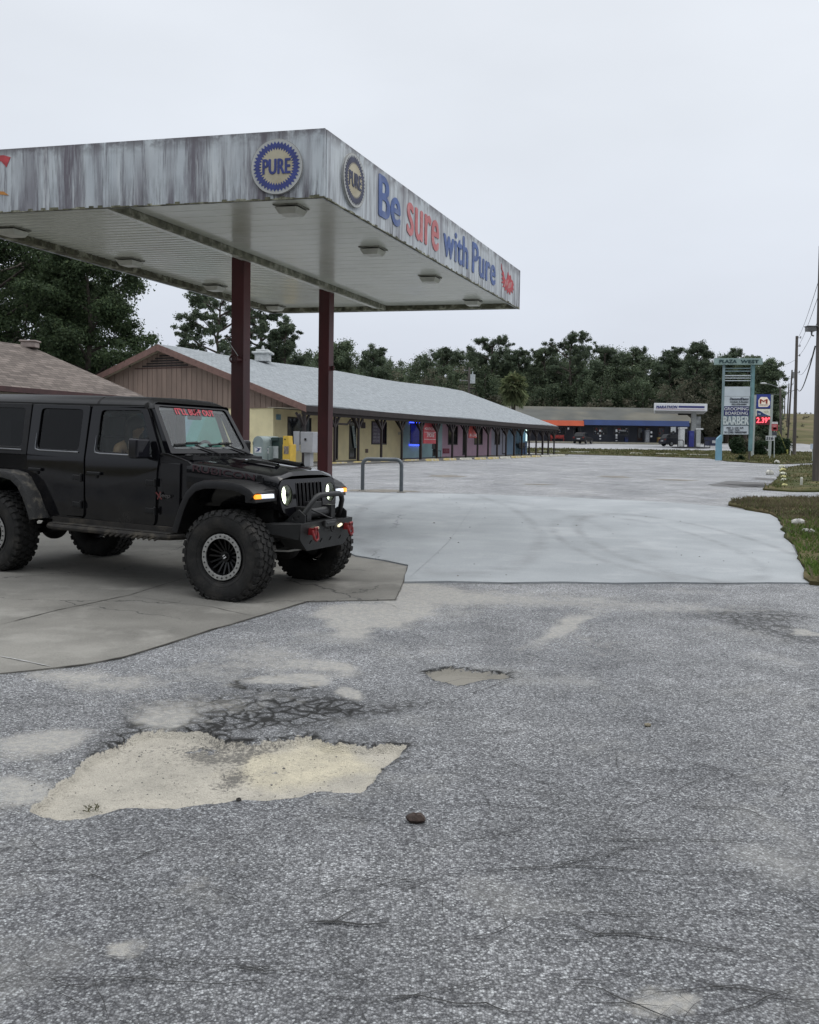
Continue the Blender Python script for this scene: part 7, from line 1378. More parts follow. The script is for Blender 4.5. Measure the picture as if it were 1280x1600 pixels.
for u0, u1, mt, nm in ((800, 912.5, OR, 'awning'), (912.8, 1077, BL, 'awning')):
    x0, x1 = P(u0, 660, YA).x if u0 > 800 else xl, P(u1, 660, YA).x; zt, zb_ = P(u0 + 30, 656, YA).z, P(u0 + 30, 664.3, YA).z; m_ = MB(); m_.hexa([(x0, YA - .25, zb_), (x1, YA - .25, zb_), (x1, YB, zb_ + .05), (x0, YB, zb_ + .05)], [(x0, YA, zt), (x1, YA, zt), (x1, YB, zt - .05), (x0, YB, zt - .05)]); m_.build(nm, mt, t, world=True)
m_ = MB(); m_.hexa([(xl, YA, zf - .1), (xr, YA, zf - .1), (xr, YB, zf - .1), (xl, YB, zf - .1)], [(xl, YA, zf + .15), (xr, YA, zf + .15), (xr, YB, zf + .15), (xl, YB, zf + .15)]); m_.build('walkway', pm('walk_pale', (.30, .28, .22), .85), t, world=True)
for u, mt in ((868, OR), (888, OR), (913, OR), (938, DBR), (963, DBR), (1018, DBR), (1044, DBR), (1070, DBR)):
    q = P(u, 690, YA + .2); m_ = MB(); m_.beam((q.x, q.y, zf), (q.x, q.y, zE - .3), .16, .16); m_.build('awning_post', mt, t, world=True)
def fplate(u0, v0, u1, v1, nm, mt, dy=-.03, Y=None, th=.05):
    Y = Y if Y else YB; a_, b_ = P(u0, v1, Y), P(u1, v0, Y); m_ = MB(); m_.plate([[(a_.x, a_.z), (b_.x, a_.z), (b_.x, b_.z), (a_.x, b_.z)]], lambda x, z, d: V((x, Y + dy + d, z)), 0, th); return m_.build(nm, mt, t, world=True)
GLS = pm('far_glass', (.012, .014, .018), .15, var=.5, scale=.8); 
for u0, u1 in ((927, 949), (959, 983), (870, 884), (896, 908)): fplate(u0, 667.5, u1, 679.5, 'window', pm('window_grey_frame', (.10, .10, .11), .5), -.05); fplate(u0 + .8, 668.3, u1 - .8, 678.8, 'window_pane', GLS, -.08)
for u0, u1 in ((996, 1004), (1008, 1016), (898, 904), (1028, 1038), (1046, 1050)): fplate(u0, 667, u1, 688.5, 'door', pm('door_brown', (.045, .022, .02), .5), -.05); fplate(u0 + 1, 669, u1 - 1, 684, 'door_glass', GLS, -.08)
POST = [pm('ad_%d' % k, c, .6) for k, c in enumerate(((.42, .40, .38), (.30, .06, .05), (.10, .12, .20), (.45, .46, .47), (.35, .22, .10), (.20, .22, .22)))]
rr = random.Random(5)
for k in range(34):
    u0 = rr.choice([928, 932, 937, 942, 961, 966, 971, 977, 997, 1000, 1029, 1033, 1047, 1009, 872]) + rr.random() * 3; v0 = 668.5 + rr.random() * 8; fplate(u0, v0, u0 + .9 + rr.random() * 1.8, v0 + .9 + rr.random() * 1.6, 'window_poster', rr.choice(POST), -.10 - .001 * k, th=.01)
fplate(964.5, 669.3, 970, 671.6, 'red_white_poster', POST[1], -.2); fplate(966.5, 671.5, 978, 674, 'pale_banner', POST[3], -.22)
for u, vs_ in ((938, ((671.5, 674.5), (679.5, 682.5), (685, 686.5))), (963.5, ((671, 675), (678.5, 682), (683.5, 685), (688, 689))), (1018, ((674, 677), (680.5, 683))), (888.3, ((668, 671),))):
    for v0, v1 in vs_: fplate(u - 1.4, v0, u + 1.4, v1, 'post_notice', POST[3], -.02, Y=YA + .05, th=.03)
# things in front of it
def thingbox(name, label, cat, u0, v0, u1, v1, Y, mt, dep=.8, extra=None):
    global t
    a_, b_ = P(u0, v1, Y), P(u1, v0, Y); zb_ = H((a_.x + b_.x) / 2, Y) + (.15 if YA < Y < YB else 0); Hh = b_.z - a_.z; W_ = b_.x - a_.x; t = thing(name, label, cat, ((a_.x + b_.x) / 2, Y, zb_)); m_ = MB(); m_.box((0, 0, Hh / 2 + .03), (W_, dep, Hh - .06)); m_.build('body', mt, t, bevel=.03); m_ = MB(); m_.box((0, 0, Hh), (W_ * 1.04, dep * 1.04, .06)); m_.build('lid', mt, t); 
    if extra:
        for nm, x0, z0, x1, z1, mt2 in extra: m_ = MB(); m_.box(((x0 + x1 - 1) / 2 * W_, -dep / 2 - .01, (z0 + z1) / 2 * Hh), ((x1 - x0) * W_, .03, (z1 - z0) * Hh)); m_.build(nm, mt2, t)
    return t
thingbox('trash_can', 'small dark blue bin by the second window of the far store', 'trash can', 976, 682, 981, 689.5, YA + 1, pm('bin_blue', (.01, .02, .09), .5), .7, (('flap', .2, .75, .8, .9, DRK),))
thingbox('ice_freezer', 'pale grey ice freezer standing against the far store wall', 'freezer', 1007.5, 670, 1014.5, 689.5, YA + 1.4, pm('freezer_grey', (.22, .23, .25), .5), .8, (('door_panel', .1, .1, .9, .85, pm('freezer_door', (.28, .29, .31), .4)),))
thingbox('gas_cage', 'yellow propane cage beside the far store door', 'cage', 1027.5, 681.5, 1033, 690, YA + 1, pm('cage_ochre', (.30, .22, .07), .6, var=.3, scale=3), .8, (('door_panel', .1, .1, .9, .6, pm('cage_mesh', (.16, .12, .05), .7)),))
thingbox('vending_stand', 'dark stand with two white notices next to the propane cage', 'stand', 1034.5, 681, 1040, 690.5, YA + 1, pm('stand_dark', (.03, .035, .045), .5), .6, (('notice', .15, .62, .85, .9, POST[3]), ('notice', .15, .15, .85, .42, POST[3])))
thingbox('air_machine', 'white square machine hanging board near the store corner', 'machine', 1048.5, 667.5, 1056, 676, YB - 6, pm('machine_white', (.42, .44, .44), .5), .3, (('shadow_panel', .25, .0, .7, .3, DRK),)); 
q = P(1052, 690, YB - 6); m_ = MB(); m_.cyl((0, 0, -1.0 + .0), (0, 0, .05), .06); p_ = P(1052, 676, YB - 6); t.location.z = p_.z; ROOTM[t.name] = Matrix.Translation(t.location)
m_ = MB(); m_.cyl((0, 0, .02), (0, 0, H(t.location.x, t.location.y) - t.location.z - .1), .07, n=6); m_.build('post', STL, t)
q = P(871, 690, YA + 1.2); bench('red_bench', 'red slatted bench under the orange awning of the far store', (q.x, q.y, zf + .15), V((1, 0, 0)), pm('bench_red', (.42, .05, .04), .5), 2.0)
thingbox('dumpster', 'dark blue dumpster with a white placard beyond the fuel pumps', 'dumpster', 1103.5, 676.5, 1122, 690, 124, pm('dumpster_navy', (.02, .025, .06), .6, var=.2, scale=1), 1.6, (('placard', .36, .35, .72, .66, POST[3]),))
# ---- fuel canopy and pumps
YC = 113.0; xa, xb = P(1022, 636, YC).x, P(1105.5, 636, YC).x; zt, zb_ = P(1060, 630.2, YC).z, P(1060, 641.8, YC).z; yd_ = 9.5; ang = .12
t = thing('fuel_canopy', 'white fuel canopy with a blue stripe over the distant pumps', 'canopy', ((xa + xb) / 2, YC + 4, H((xa + xb) / 2, YC + 4)))
cs = [V((xa, YC, 0)), V((xb, YC, 0)), V((xb + 2.6, YC + yd_, 0)), V((xa + 2.6, YC + yd_, 0))]; z_ = lambda q, z: V((q.x, q.y, z))
m_ = MB(); m_.hexa([z_(q, zb_) for q in cs], [z_(q, zt) for q in cs]); m_.build('fascia', pm('canopy_white', (.62, .63, .64), .5, var=.05), t, world=True, bevel=.05)
m_ = MB(); m_.hexa([z_(q, zb_ - .02) for q in [c.lerp(sum(cs, V()) / 4, .04) for c in cs]], [z_(q, zb_ - .004) for q in [c.lerp(sum(cs, V()) / 4, .04) for c in cs]]); m_.build('soffit', pm('canopy_soffit', (.3, .3, .28), .6), t, world=True)
a_ = P(1060.5, 634.0, YC); b_ = P(1101, 637.6, YC); m_ = MB(); m_.plate([[(a_.x, b_.z), (b_.x, b_.z), (b_.x, a_.z), (a_.x, a_.z)]], lambda x, z, d: V((x, YC - .03 + d, z)), 0, .02); m_.build('blue_stripe', pm('stripe_navy', (.018, .022, .14), .5), t, world=True)
a_ = P(1025, 639.3, YC); b_ = P(1101, 639.7, YC); m_ = MB(); m_.plate([[(a_.x, b_.z), (b_.x, b_.z), (b_.x, a_.z), (a_.x, a_.z)]], lambda x, z, d: V((x, YC - .03 + d, z)), 0, .02); m_.build('red_line', pm('stripe_mauve', (.40, .22, .28), .5), t, world=True)
stext('MARATHON', 1025.7, 633.8, 1058.6, 637.8, MATS['stripe_navy'], .03, .10, Y=YC, shear=.2)
sdv = (cs[2] - cs[1]).normalized(); text('lettering', 'MARATHON', z_(cs[1] + sdv * 1.0, zb_ + .25) + V((.03, 0, 0)), sdv, (0, 0, 1), 3.2, .45, MATS['stripe_navy'], t, world=True, bold=.06, depth=.02)
m_ = MB(); c0 = cs[1] + sdv * 4.4; c1 = cs[1] + sdv * 9.2; m_.beam(z_(c0, zb_ + .48), z_(c1, zb_ + .48), .06, .32, up=(0, 0, 1)); m_.build('blue_stripe', MATS['stripe_navy'], t, world=True)
for u, w_ in ((1083, .55),): q = P(u, 690, YC + 3); m_ = MB(); m_.beam((q.x, q.y, H(q.x, q.y) - .1), (q.x, q.y, zb_ - .02), w_, .4, up=(0, 1, 0)); m_.build('column', pm('column_pale', (.36, .37, .36), .6, var=.15), t, world=True)
m_ = MB(); q = P(1091, 660, YC + 3.2); m_.box(q, (.6, .3, 1.5)); m_.build('price_topper', pm('topper_grey', (.25, .26, .26), .6, var=.5, scale=2), t, world=True)
m_ = MB(); a_ = P(1060, 647, YC + 8); b_ = P(1080, 647, YC + 8); m_.beam(a_, b_, .3, .25); m_.build('hanging_sign_bar', DRK, t, world=True)
isl = P(1084, 698.8, YC - .5); 
m_ = MB(); x0, x1 = P(1056, 698, YC).x, P(1106, 698, YC).x; m_.box((0, 0, .04), (x1 - x0, 2.6, .14)); o = m_.build('pump_island', pm('island_dark', (.05, .05, .05), .8), bevel=.02); zi = H(isl.x, YC + .5); o.location = ((x0 + x1) / 2, YC + .5, zi); tag(o, 'dark low concrete island under the fuel pumps', 'pump island')
def pump(u0, u1, vt, label, mt, mt2):
    a_, b_ = P(u0, 698, YC), P(u1, 698, YC); W_ = b_.x - a_.x; Hh = P(u0, vt, YC).z - zi - .1; t = thing('fuel_pump', label, 'fuel pump', ((a_.x + b_.x) / 2, YC + .2, zi + .11)); m_ = MB(); m_.box((0, .3, Hh / 2), (W_, .9, Hh)); m_.build('body', mt, t, bevel=.03)
    m_ = MB(); m_.box((.1, .3, Hh + .06), (W_ + .35, 1.0, .18)); m_.build('cap', mt2, t, bevel=.02); m_ = MB(); m_.box((W_ / 2 + .16, .4, Hh * .5), (.3, .6, Hh * .55)); m_.build('nozzle_panel', DRK, t); m_ = MB(); m_.tube([(W_ / 2 + .2, .1, Hh * .75), (W_ / 2 + .42, .0, Hh * .5), (W_ / 2 + .3, .0, Hh * .15), (W_ / 2 + .2, .1, Hh * .4)], .035, 6); m_.build('hose', DRK, t); m_ = MB(); m_.box((0, -.17, Hh * .12), (W_ * .8, .03, Hh * .2)); m_.build('skirt', mt2, t); return t
PW = pm('pump_white', (.50, .51, .50), .5); pump(1063, 1070, 669.5, 'white fuel pump at the left end of the island', PW, PW); pump(1088, 1095, 671, 'grey fuel pump at the right end of the island', pm('pump_grey', (.30, .31, .30), .5), PW)
a_, b_ = P(1077, 698, YC), P(1085, 698, YC); t = thing('pump_display', 'deep blue waste and display tower between the two fuel pumps', 'pump tower', ((a_.x + b_.x) / 2, YC + .3, zi + .11)); m_ = MB(); m_.box((0, .2, 1.0), (b_.x - a_.x, .8, 2.0)); m_.build('body', pm('tower_blue', (.015, .02, .16), .5), t, bevel=.03); m_ = MB(); m_.box((0, -.22, 1.5), (.4, .03, .4)); m_.build('panel', pm('tower_panel', (.03, .04, .2), .5), t)
for u, lb in ((1061.5, 'black bent crash rail at the left end of the pump island'), (1103, 'black bent crash rail at the right end of the pump island')):
    q = P(u, 698, YC); m_ = MB(); m_.tube([(-.35, 0, 0), (-.35, 0, .85), (-.25, 0, .95), (.25, 0, .95), (.35, 0, .85), (.35, 0, 0)], .045, 6); o = m_.build('crash_rail', DRK); o.location = (q.x, q.y - .5, H(q.x, q.y - .5)); tag(o, lb, 'barrier')
# ---- parked cars
def mkcar(name, label, cat, p, yaw, col, L_=4.6, Wc=1.8, Hc=1.62, grp=None, tail=True):
    t = thing(name, label, cat, p, yaw); mt = pm('car_' + name + str(col[2]), col, .45, spec=.25); s = Hc / 1.62; prof = [(-L_ / 2, .45), (-L_ / 2 + .02, .75 * s), (-L_ / 2 + .10, .98 * s), (-L_ / 2 + .40, 1.02 * s), (L_ / 2 - 1.35, .98 * s), (L_ / 2 - .25, .86 * s), (L_ / 2, .66 * s), (L_ / 2, .42), (L_ / 2 - .2, .28), (-L_ / 2 + .2, .28)]
    m_ = MB(); secs = []
    for y, k in ((-Wc / 2, .94), (-Wc / 2 + .06, 1), (Wc / 2 - .06, 1), (Wc / 2, .94)): secs.append([(x * (1 if k == 1 else .985), y, .6 + (z - .6) * k) for x, z in prof])
    m_.loft(secs, closed=True); m_.build('body', mt, t, bevel=.05, smooth=40)
    cab = [(-L_ / 2 + .18, .97 * s), (-L_ / 2 + .55, Hc - .06), (-L_ / 2 + 1.0, Hc), (L_ / 2 - 2.35, Hc - .02), (L_ / 2 - 1.45, .95 * s)]; m_ = MB(); m_.loft([[(x, y * (1 if z < 1.1 * s else .80), z) for x, z in cab] for y in (-Wc / 2 + .10, Wc / 2 - .10)], closed=True); cb = m_.build('cabin', mt, t, bevel=.06, smooth=40)
    m_ = MB(); gl = pm('car_glass', (.012, .014, .017), .2, spec=.3)
    for sg in (-1, 1): m_.plate([[(-L_ / 2 + .55, 1.04 * s), (L_ / 2 - 1.75, 1.04 * s), (L_ / 2 - 2.35, Hc - .12), (-L_ / 2 + .75, Hc - .12)]], lambda x, z, d, sg=sg: (x, sg * ((Wc / 2 - .10) - (z - .97 * s) / (Hc - .97 * s) * (Wc / 2 - .1) * .17 + .01 + d), z), .01, -.01)
    m_.plate([[(-.62, 1.06 * s), (.62, 1.06 * s), (.52, Hc - .12), (-.52, Hc - .12)]], lambda y, z, d: (-L_ / 2 + .16 + (z - .97 * s) / (Hc - .97 * s) * .36 - d, y, z), .02, -.02); m_.plate([[(-.66, 1.04 * s), (.66, 1.04 * s), (.52, Hc - .10), (-.52, Hc - .10)]], lambda y, z, d: (L_ / 2 - 1.43 - (z - .97 * s) / (Hc - .97 * s) * .9 + d, y, z), .02, -.02); m_.build('window_glass', gl, cb)
    for x in (-L_ / 2 + .85, L_ / 2 - .9):
        for sg in (-1, 1): m_ = MB(); m_.cyl((x, sg * (Wc / 2 - .2), .33), (x, sg * (Wc / 2 + .01), .33), .33, n=18); w_ = m_.build('wheel', RUB, t); m_ = MB(); m_.cyl((x, sg * (Wc / 2 + .005), .33), (x, sg * (Wc / 2 + .02), .33), .2, n=14); m_.build('rim', pm('rim_grey', (.2, .2, .2), .4, metal=.5), w_)
    for sg in (-1, 1):
        m_ = MB(); m_.box((-L_ / 2 + .03, sg * .68, .88 * s), (.08, .22, .18)); m_.build('tail_light', pm('tail_red', (.16, .01, .01), .3), t); m_ = MB(); m_.box((L_ / 2 - .05, sg * .66, .70 * s), (.12, .26, .12)); m_.build('headlight', pm('lamp_clear', (.4, .42, .44), .2), t)
    m_ = MB(); m_.box((-L_ / 2 - .01, 0, .70 * s), (.03, .5, .13)); m_.build('number_plate', POST[3], t); return t
q = P(911, 692, 128); mkcar('parked_car', 'black hatchback parked nose-in at the orange awning', 'car', (q.x, q.y, H(q.x, q.y)), radians(62), (.012, .012, .014), 4.2, 1.8, 1.55)
q = P(1054, 694, 120); mkcar('parked_car', 'dark car parked behind the white fuel pump', 'car', (q.x + .3, q.y, H(q.x, q.y)), radians(20), (.02, .022, .03), 4.6, 1.8, 1.6)
# ================================================================== TREES
BARK = pm('bark', (.07, .058, .048), .95, var=.35, scale=3, stretch=(1, 1, .2), bump=.5, bscale=12)
LOAK = leafmat('oak_leaf', (0.038, 0.059, 0.032), (0.074, 0.105, 0.049), (0.121, 0.155, 0.074)); LPIN = leafmat('pine_needles', (0.061, 0.086, 0.061), (0.115, 0.146, 0.088), (0.162, 0.189, 0.115)); LMIX = leafmat('mixed_leaf', (0.068, 0.095, 0.062), (0.115, 0.146, 0.084), (0.176, 0.196, 0.115)); LBRN = leafmat('dull_leaf', (0.081, 0.086, 0.061), (0.124, 0.116, 0.081), (0.149, 0.128, 0.095)); LBSH = leafmat('bush_leaf', (.012, .030, .014), (.035, .06, .025))
def leaves(clumps, n_per, size, flat=.7, shell=.12):
    C_ = np.array([c[:3] for c in clumps], float); Rr = np.array([c[3] for c in clumps], float); k = len(clumps); idx = np.repeat(np.arange(k), n_per); n = len(idx)
    d = rng.normal(size=(n, 3)); d /= np.linalg.norm(d, axis=1)[:, None]; rad = shell + (1 - shell) * rng.random(n) ** .6; rad *= (.65 + .6 * rng.random(n)) * (1 + .5 * (rng.random(n) < .08)); p = C_[idx] + d * (Rr[idx] * rad * 1.15)[:, None] * np.array([1, 1, flat])
    nrm = d + rng.normal(size=(n, 3)) * .7 + np.array([0, 0, .35]); nrm /= np.linalg.norm(nrm, axis=1)[:, None]; a = np.cross(nrm, rng.normal(size=(n, 3))); a /= np.linalg.norm(a, axis=1)[:, None]; b = np.cross(nrm, a); s = size * rng.uniform(.5, 1.35, n)[:, None]
    q = np.stack([p - a * s, p - b * s * .55, p + a * s, p + b * s * .55], 1).reshape(-1, 3); return q, np.arange(n * 4).reshape(-1, 4)
def branchy(h, crown_r, crown_z0, nl, rs, lean=0, up=.6):
    """trunk and limb paths, and the limb tips that carry foliage"""
    paths = []; tips = []; tp = [V((0, 0, -.3))]; k = 8
    for i in range(1, k + 1): tp.append(V((lean * h * (i / k) ** 1.5 + (rs.random() - .5) * .12 * h / k * 2, (rs.random() - .5) * .12 * h / k * 2, h * i / k)))
    paths.append((tp, h * .022, h * .006))
    for j in range(nl):
        f = crown_z0 + (1 - crown_z0) * (j + .5) / nl; z = f * h; b = tp[min(k, int(f * k))].lerp(tp[min(k, int(f * k) + 1)], f * k % 1); a = j * 2.4 + rs.random(); env = crown_r * math.sqrt(max(.08, 1 - ((f - (crown_z0 + .42 * (1 - crown_z0))) / (.64 * (1 - crown_z0))) ** 2)) * (.65 + .55 * rs.random())
        e_ = b + V((cos(a), sin(a), up * (.3 + rs.random() * .6))) * env; m_ = b.lerp(e_, .5) + V((0, 0, env * .12)); paths.append(([b, m_, e_], h * .008, h * .003)); tips.append((e_, env)); tips.append((m_.lerp(e_, .35), env * .9))
        for q in range(2): a2 = a + (rs.random() - .5) * 1.8; e2 = m_ + V((cos(a2), sin(a2), .3 + rs.random() * .5)) * env * .55; paths.append(([m_, e2], h * .005, h * .002)); tips.append((e2, env * .8))
    tips.append((tp[-1], crown_r * .5)); return paths, tips
def treemesh(seed, h, crown_r, crown_z0, nl, mt, leaf, clr, nper, sub=3, lean=0, flat=.7, up=.6, spread=.5):
    rs = random.Random(seed); paths, tips = branchy(h, crown_r, crown_z0, nl, rs, lean, up); m_ = MB()
    for pts, r0, r1 in paths: m_.tube(pts, [r0 + (r1 - r0) * i / (len(pts) - 1) for i in range(len(pts))], 6)
    cl = []
    for e_, env in tips:
        for q in range(sub): cl.append((e_.x + rs.gauss(0, 1) * clr * spread, e_.y + rs.gauss(0, 1) * clr * spread, e_.z + rs.gauss(0, 1) * clr * spread * .7, clr * (.55 + .7 * rs.random())))
    return m_, leaves(cl, nper, leaf, flat)
def tree(name, label, loc, seed, h, crown_r, crown_z0, nl, mt, leaf, clr, nper, group=None, rz=0, cat='tree', **k):
    t = thing(name, label, cat, loc, rz, group); m_, (q, f) = treemesh(seed, h, crown_r, crown_z0, nl, mt, leaf, clr, nper, **k); m_.build('trunk', BARK, t, smooth=60); npmesh('crown', q, f, mt, t); return t
def at(u, Y): p = P(u, 700, Y); return (p.x, p.y, H(p.x, p.y) - .1)
def hgt(u, v, Y): return P(u, v, Y).z - H(P(u, v, Y).x, Y)
# big dark live oaks behind the brown roof
tree('oak_tree', 'huge dark live oak at the left edge, reaching behind the canopy', at(-30, 50), 11, hgt(20, 385, 50), 5.6, .18, 20, LOAK, .085, .80, 340, sub=3, spread=.75)
tree('oak_tree', 'dark live oak with ragged right side between the canopy and the gable', at(140, 47), 12, hgt(150, 400, 47), 2.6, .12, 18, LOAK, .08, .58, 330, sub=3, spread=.8)
tree('oak_tree', 'lower spreading dark oak filling the gap behind the hip roof ridge', at(75, 54), 13, hgt(90, 440, 54), 4.4, .10, 18, LOAK, .085, .8, 380, sub=3, spread=.75)
# tall pines behind the mall
pk = dict(sub=5, flat=.7, up=.55, spread=1.1)
tree('pine_tree', 'tall open-crowned pine left of the first canopy column', at(342, 84), 21, hgt(340, 472, 84), 3.9, .42, 16, LPIN, .085, .34, 190, **pk)
tree('pine_tree', 'dense tall pine standing behind the two canopy columns', at(404, 88), 22, hgt(405, 470, 88), 2.6, .30, 17, LPIN, .085, .36, 200, **pk)
tree('pine_tree', 'slender pine with loose tufts right of the dense pine', at(446, 86), 23, hgt(448, 512, 86), 1.7, .35, 11, LPIN, .085, .28, 150, **pk)
tree('broadleaf_tree', 'round dark broadleaf tree just right of the second canopy column', at(524, 120), 24, hgt(522, 542, 120), 2.3, .2, 14, LMIX, .14, .8, 260)
# emergent trees of the wood, each told apart by its place
em = [(582, 545, 150, 'pine_tree', 'pointed pine top above the mall ridge, left of the transformer pole', LPIN, 2.2), (690, 546, 165, 'pine_tree', 'double-crowned pine left of the transformer pole', LPIN, 3.0), (768, 530, 160, 'pine_tree', 'tallest rounded pine above the middle of the mall roof', LPIN, 3.6), (808, 546, 158, 'pine_tree', 'small tufted pine right of the tallest rounded pine', LPIN, 1.8), (848, 542, 160, 'broadleaf_tree', 'leafy tree rising above the far end of the mall roof', LMIX, 2.6), (890, 525, 155, 'pine_tree', 'highest layered pine above the orange awning', LPIN, 3.4), (940, 545, 160, 'pine_tree', 'flat-topped pine above the blue awning', LPIN, 2.8), (985, 545, 162, 'broadleaf_tree', 'broad dark tree left of the fuel canopy', LMIX, 3.2), (1045, 548, 158, 'pine_tree', 'narrow pine above the left end of the fuel canopy', LPIN, 2.2), (1085, 535, 150, 'pine_tree', 'umbrella-topped pine above the fuel canopy', LPIN, 2.0), (1135, 550, 145, 'pine_tree', 'open pine showing behind the left end of the pylon header', LPIN, 2.2), (1165, 556, 140, 'broadleaf_tree', 'leafy tree directly behind the pylon sign', LMIX, 2.2), (1197, 562, 122, 'cypress_tree', 'tall dark columnar tree at the right end of the wood', LMIX, 1.0)]
for i, (u, v, Y, nm, lb, mt, cr_) in enumerate(em): tree(nm, lb, at(u, Y), 40 + i, hgt(u, v, Y) - .6, cr_, (.42 if nm == 'pine_tree' else .08), 14 if cr_ > 1.2 else 24, mt, .12, .52, 150, sub=4, flat=.75, spread=1.0)
# the wood as one mass behind and between
tops = [(470, 556), (500, 552), (540, 562), (570, 556), (605, 558), (640, 562), (665, 556), (700, 553), (740, 546), (780, 546), (820, 560), (850, 552), (890, 546), (925, 550), (960, 548), (1000, 549), (1040, 555), (1085, 554), (1120, 558), (1160, 560), (1192, 566)]
cl = []; rs = random.Random(99); tm = MB()
for row, (Y0, dv) in enumerate(((178, 2), (168, 10), (160, 26), (154, 48))):
    for u in np.arange(470, 1193, 12.0 if row else 9.0):
        u_ = u + rs.uniform(-5, 5); vt = np.interp(u_, [q[0] for q in tops], [q[1] for q in tops]) + rs.uniform(-5, 12) + dv; Y = Y0 + rs.uniform(-4, 4); p = P(u_, vt, Y); zb_ = H(p.x, p.y); h = p.z - zb_; cw = rs.uniform(1.3, 2.6)
        tm.tube([(p.x, p.y, zb_), (p.x + rs.uniform(-.5, .5), p.y, zb_ + h * .9)], [.22, .08], 5); nn_ = 13 if row else 18
        for j in range(nn_): f = .12 + .88 * (j + rs.random()) / nn_; w_ = cw * math.sqrt(max(.06, 1 - ((f - .55) / .50) ** 2 if abs(f - .55) < .5 else .06)); a = rs.uniform(0, 6.3); cl.append((p.x + cos(a) * w_ * rs.random(), p.y + sin(a) * w_ * rs.random(), zb_ + h * f, rs.uniform(.6, 1.35)))
q, f = leaves(cl, 190, .17, 1.0); o = npmesh('woodland', q, f, LMIX); tag(o, 'dense mixed green wood forming the backdrop behind the mall and far store', 'wood', kind='stuff')
o = tm.build('woodland_trunks', BARK); tag(o, 'thin trunks inside the backdrop wood', 'wood', kind='stuff')
cl = []
for u in np.arange(430, 1204, 5.0):
    u_ = u + rs.uniform(-3, 3); Y = rs.uniform(146, 154); p = P(u_, 690, Y); zb_ = H(p.x, p.y)
    for j in range(5): cl.append((p.x, p.y + rs.uniform(-1, 1), zb_ + .4 + j * rs.uniform(.5, 1.6), rs.uniform(.7, 1.4)))
q, f = leaves(cl, 70, .22, .8); o = npmesh('undergrowth', q, f, LBRN); tag(o, 'dull brownish undergrowth along the foot of the wood', 'shrubs', kind='stuff')
cl = []
for u in list(np.arange(608, 745, 7.0)) + list(np.arange(1030, 1120, 8.0)):
    Y = rs.uniform(140, 147); p = P(u + rs.uniform(-4, 4), 690, Y); zb_ = H(p.x, p.y); h = rs.uniform(6, 11)
    for j in range(7): cl.append((p.x + rs.uniform(-1, 1), p.y, zb_ + h * (.3 + .12 * j), rs.uniform(.6, 1.1)))
q, f = leaves(cl, 70, .16, .8); o = npmesh('scrub', q, f, LBRN); tag(o, 'thin brownish scrub trees in front of the wood above the mall roof', 'shrubs', kind='stuff')
# lower wood behind the left buildings
cl = []
for u in list(np.arange(-140, 190, 9.0)) + list(np.arange(372, 486, 5.0)):
    Y = rs.uniform(104, 112); vt = 552 + rs.uniform(-8, 10) + (14 if u < 420 else 0); p = P(u + rs.uniform(-6, 6), vt, Y); zb_ = H(p.x, p.y)
    for j in range(11): f_ = .2 + .78 * (j + rs.random()) / 11; cl.append((p.x + rs.uniform(-1.3, 1.3), p.y + rs.uniform(-1.5, 1.5), zb_ + (p.z - zb_) * f_, rs.uniform(.6, 1.1)))
q, f = leaves(cl, 170, .13, 1.0); o = npmesh('hedge_wood', q, f, LMIX); tag(o, 'lower wood closing the view behind the mall gable and oaks', 'wood', kind='stuff')
# unseen dark trees added behind the camera to darken reflections and that side's light
cl = []
for x in np.arange(-60, 60, 3.2):
    y0 = -24 + rs.uniform(-2, 2)
    for j in range(9): cl.append((x + rs.uniform(-1.5, 1.5), y0 + rs.uniform(-1.5, 1.5), 1.0 + j * 1.55, rs.uniform(1.6, 2.4)))
q, f = leaves(cl, 60, .55, .9); o = npmesh('unseen_dark_wood', q, f, LOAK); tag(o, 'unseen band of dark leaves added behind the viewpoint to darken reflections', 'wood', kind='stuff')
# palm
pb = at(801, 104); hp_ = hgt(801, 604, 104); t = thing('palm_tree', 'shaggy cabbage palm rising behind the far end of the mall roof', 'palm tree', pb); m_ = MB(); m_.cyl((0, 0, -.2), (0, 0, hp_), .28, .22, 10); m_.build('trunk', BARK, t)
LPAL = leafmat('palm_frond', (.09, .12, .06), (.19, .215, .11), (.30, .26, .16)); vs = []; fs = []
for k in range(110):
    a = rs.uniform(0, 2 * pi); el = rs.uniform(-.95, 1.45); L_ = rs.uniform(1.2, 1.75); d0 = V((cos(a) * cos(el), sin(a) * cos(el), sin(el))); c0 = V((0, 0, hp_ - .1 + .5 * sin(el))); hub = c0 + d0 * L_ * .55
    for j in range(15):
        sp_ = (j - 7) / 7 * 1.15; sd = d0.cross(V((0, 0, 1))).normalized(); dd = (d0 * cos(sp_) + sd * sin(sp_)).normalized(); tip = hub + dd * rs.uniform(.75, 1.15) + V((0, 0, -.5 * (.5 + rs.random()))); w_ = dd.cross(V((0, 0, 1))).normalized() * .075; i0 = len(vs); mid = hub.lerp(tip, .5) + V((0, 0, .14)); vs += [hub - w_ * .5, hub + w_ * .5, mid + w_, tip, mid - w_]; fs.append((i0, i0 + 1, i0 + 2, i0 + 3, i0 + 4))
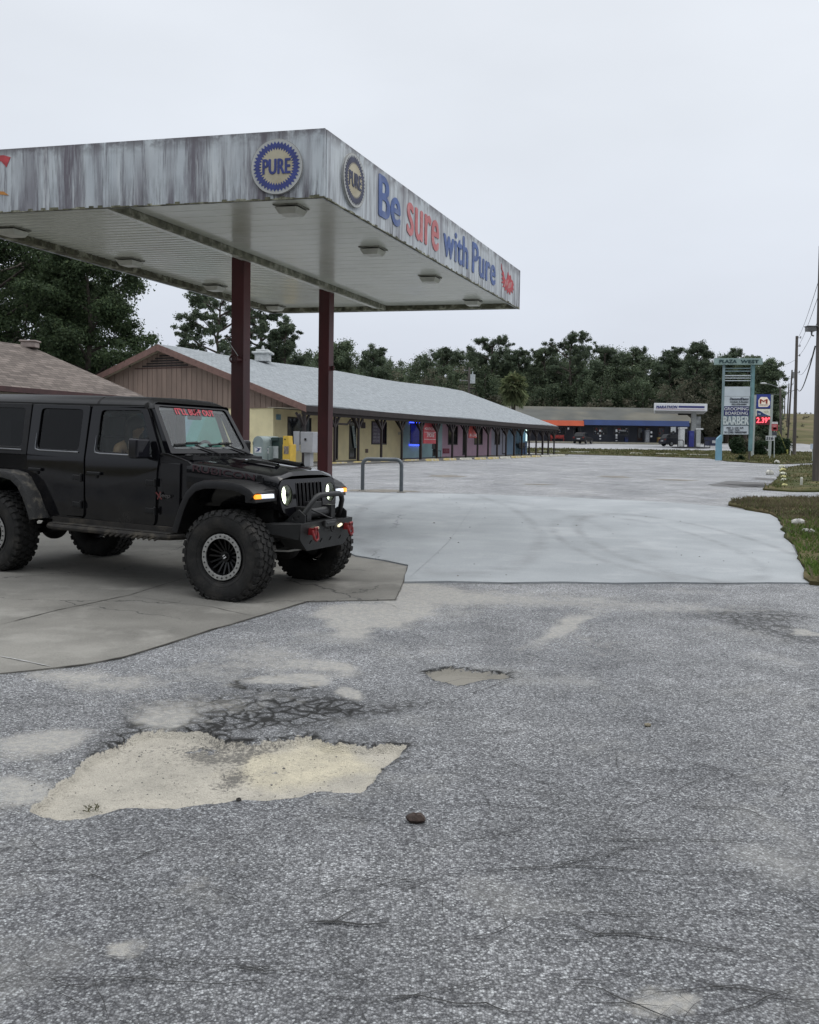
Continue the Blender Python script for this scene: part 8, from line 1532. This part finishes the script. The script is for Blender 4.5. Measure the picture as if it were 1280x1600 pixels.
npmesh('fronds', np.array([tuple(q) for q in vs]), np.array(fs), LPAL, t, nv=5)
# bushes
def bush(u, v0, v1, w_, Y, label, mt=LBSH, n=18, name='bush'):
    p = P(u, v1, Y); zb_ = H(p.x, p.y); h = P(u, v0, Y).z - zb_; W_ = w_ * Y / 1420 / 2; t = thing(name, label, 'bush', (p.x, p.y, zb_)); cl = []
    for k in range(n): a = rs.uniform(0, 6.3); r = rs.random() ** .5; zz = rs.random(); cl.append((cos(a) * W_ * .7 * r, sin(a) * W_ * .7 * r, h * (.15 + .65 * zz), h * .22 * rs.uniform(.8, 1.2)))
    q, f = leaves(cl, 190, .09, .9, .7); npmesh('foliage', q, f, mt, t); m_ = MB()
    for k in range(5): a = k * 1.3; m_.cyl((cos(a) * .06, sin(a) * .06, -.05), (cos(a) * W_ * .5, sin(a) * W_ * .5, h * .6), .03, .012, 5)
    m_.build('stem', BARK, t); return t
bush(1152, 683, 702, 22, 84, 'round clipped dark bush under the pylon sign'); bush(1190, 689, 702, 16, 82, 'low dark bush at the foot of the price sign'); bush(1212, 679, 702, 20, 84, 'tall dark bush behind the route sign', n=26); bush(1225, 684, 702, 16, 88, 'dark bush beside the second utility pole', n=22); bush(1167, 688, 702, 10, 92, 'thin reddish-brown bush behind the pylon post', LBRN); bush(1180, 682, 702, 16, 96, 'wide russet bush behind the price sign posts', LBRN, 24)
bush(1158, 709, 717, 16, 61, 'tiny weedy bush in the grass below the pylon sign', LBSH, 6)
# brush on the far hill
cl = []
for k in range(70):
    u = rs.uniform(1060, 1300); Y = rs.uniform(150, 290); p = P(u, 690, Y)
    if p.x / p.y < .33: continue
    cl.append((p.x, p.y, H(p.x, p.y) + .1, rs.uniform(.2, .5)))
q, f = leaves(cl, 50, .14, .7); o = npmesh('hill_scrub', q, f, LBRN); tag(o, 'low rusty scrub scattered on the far grassy slope', 'shrubs', kind='stuff')
bush(1278, 664, 676, 30, 262, 'distant dark bush on the hill crest at the right edge', LOAK, 14)
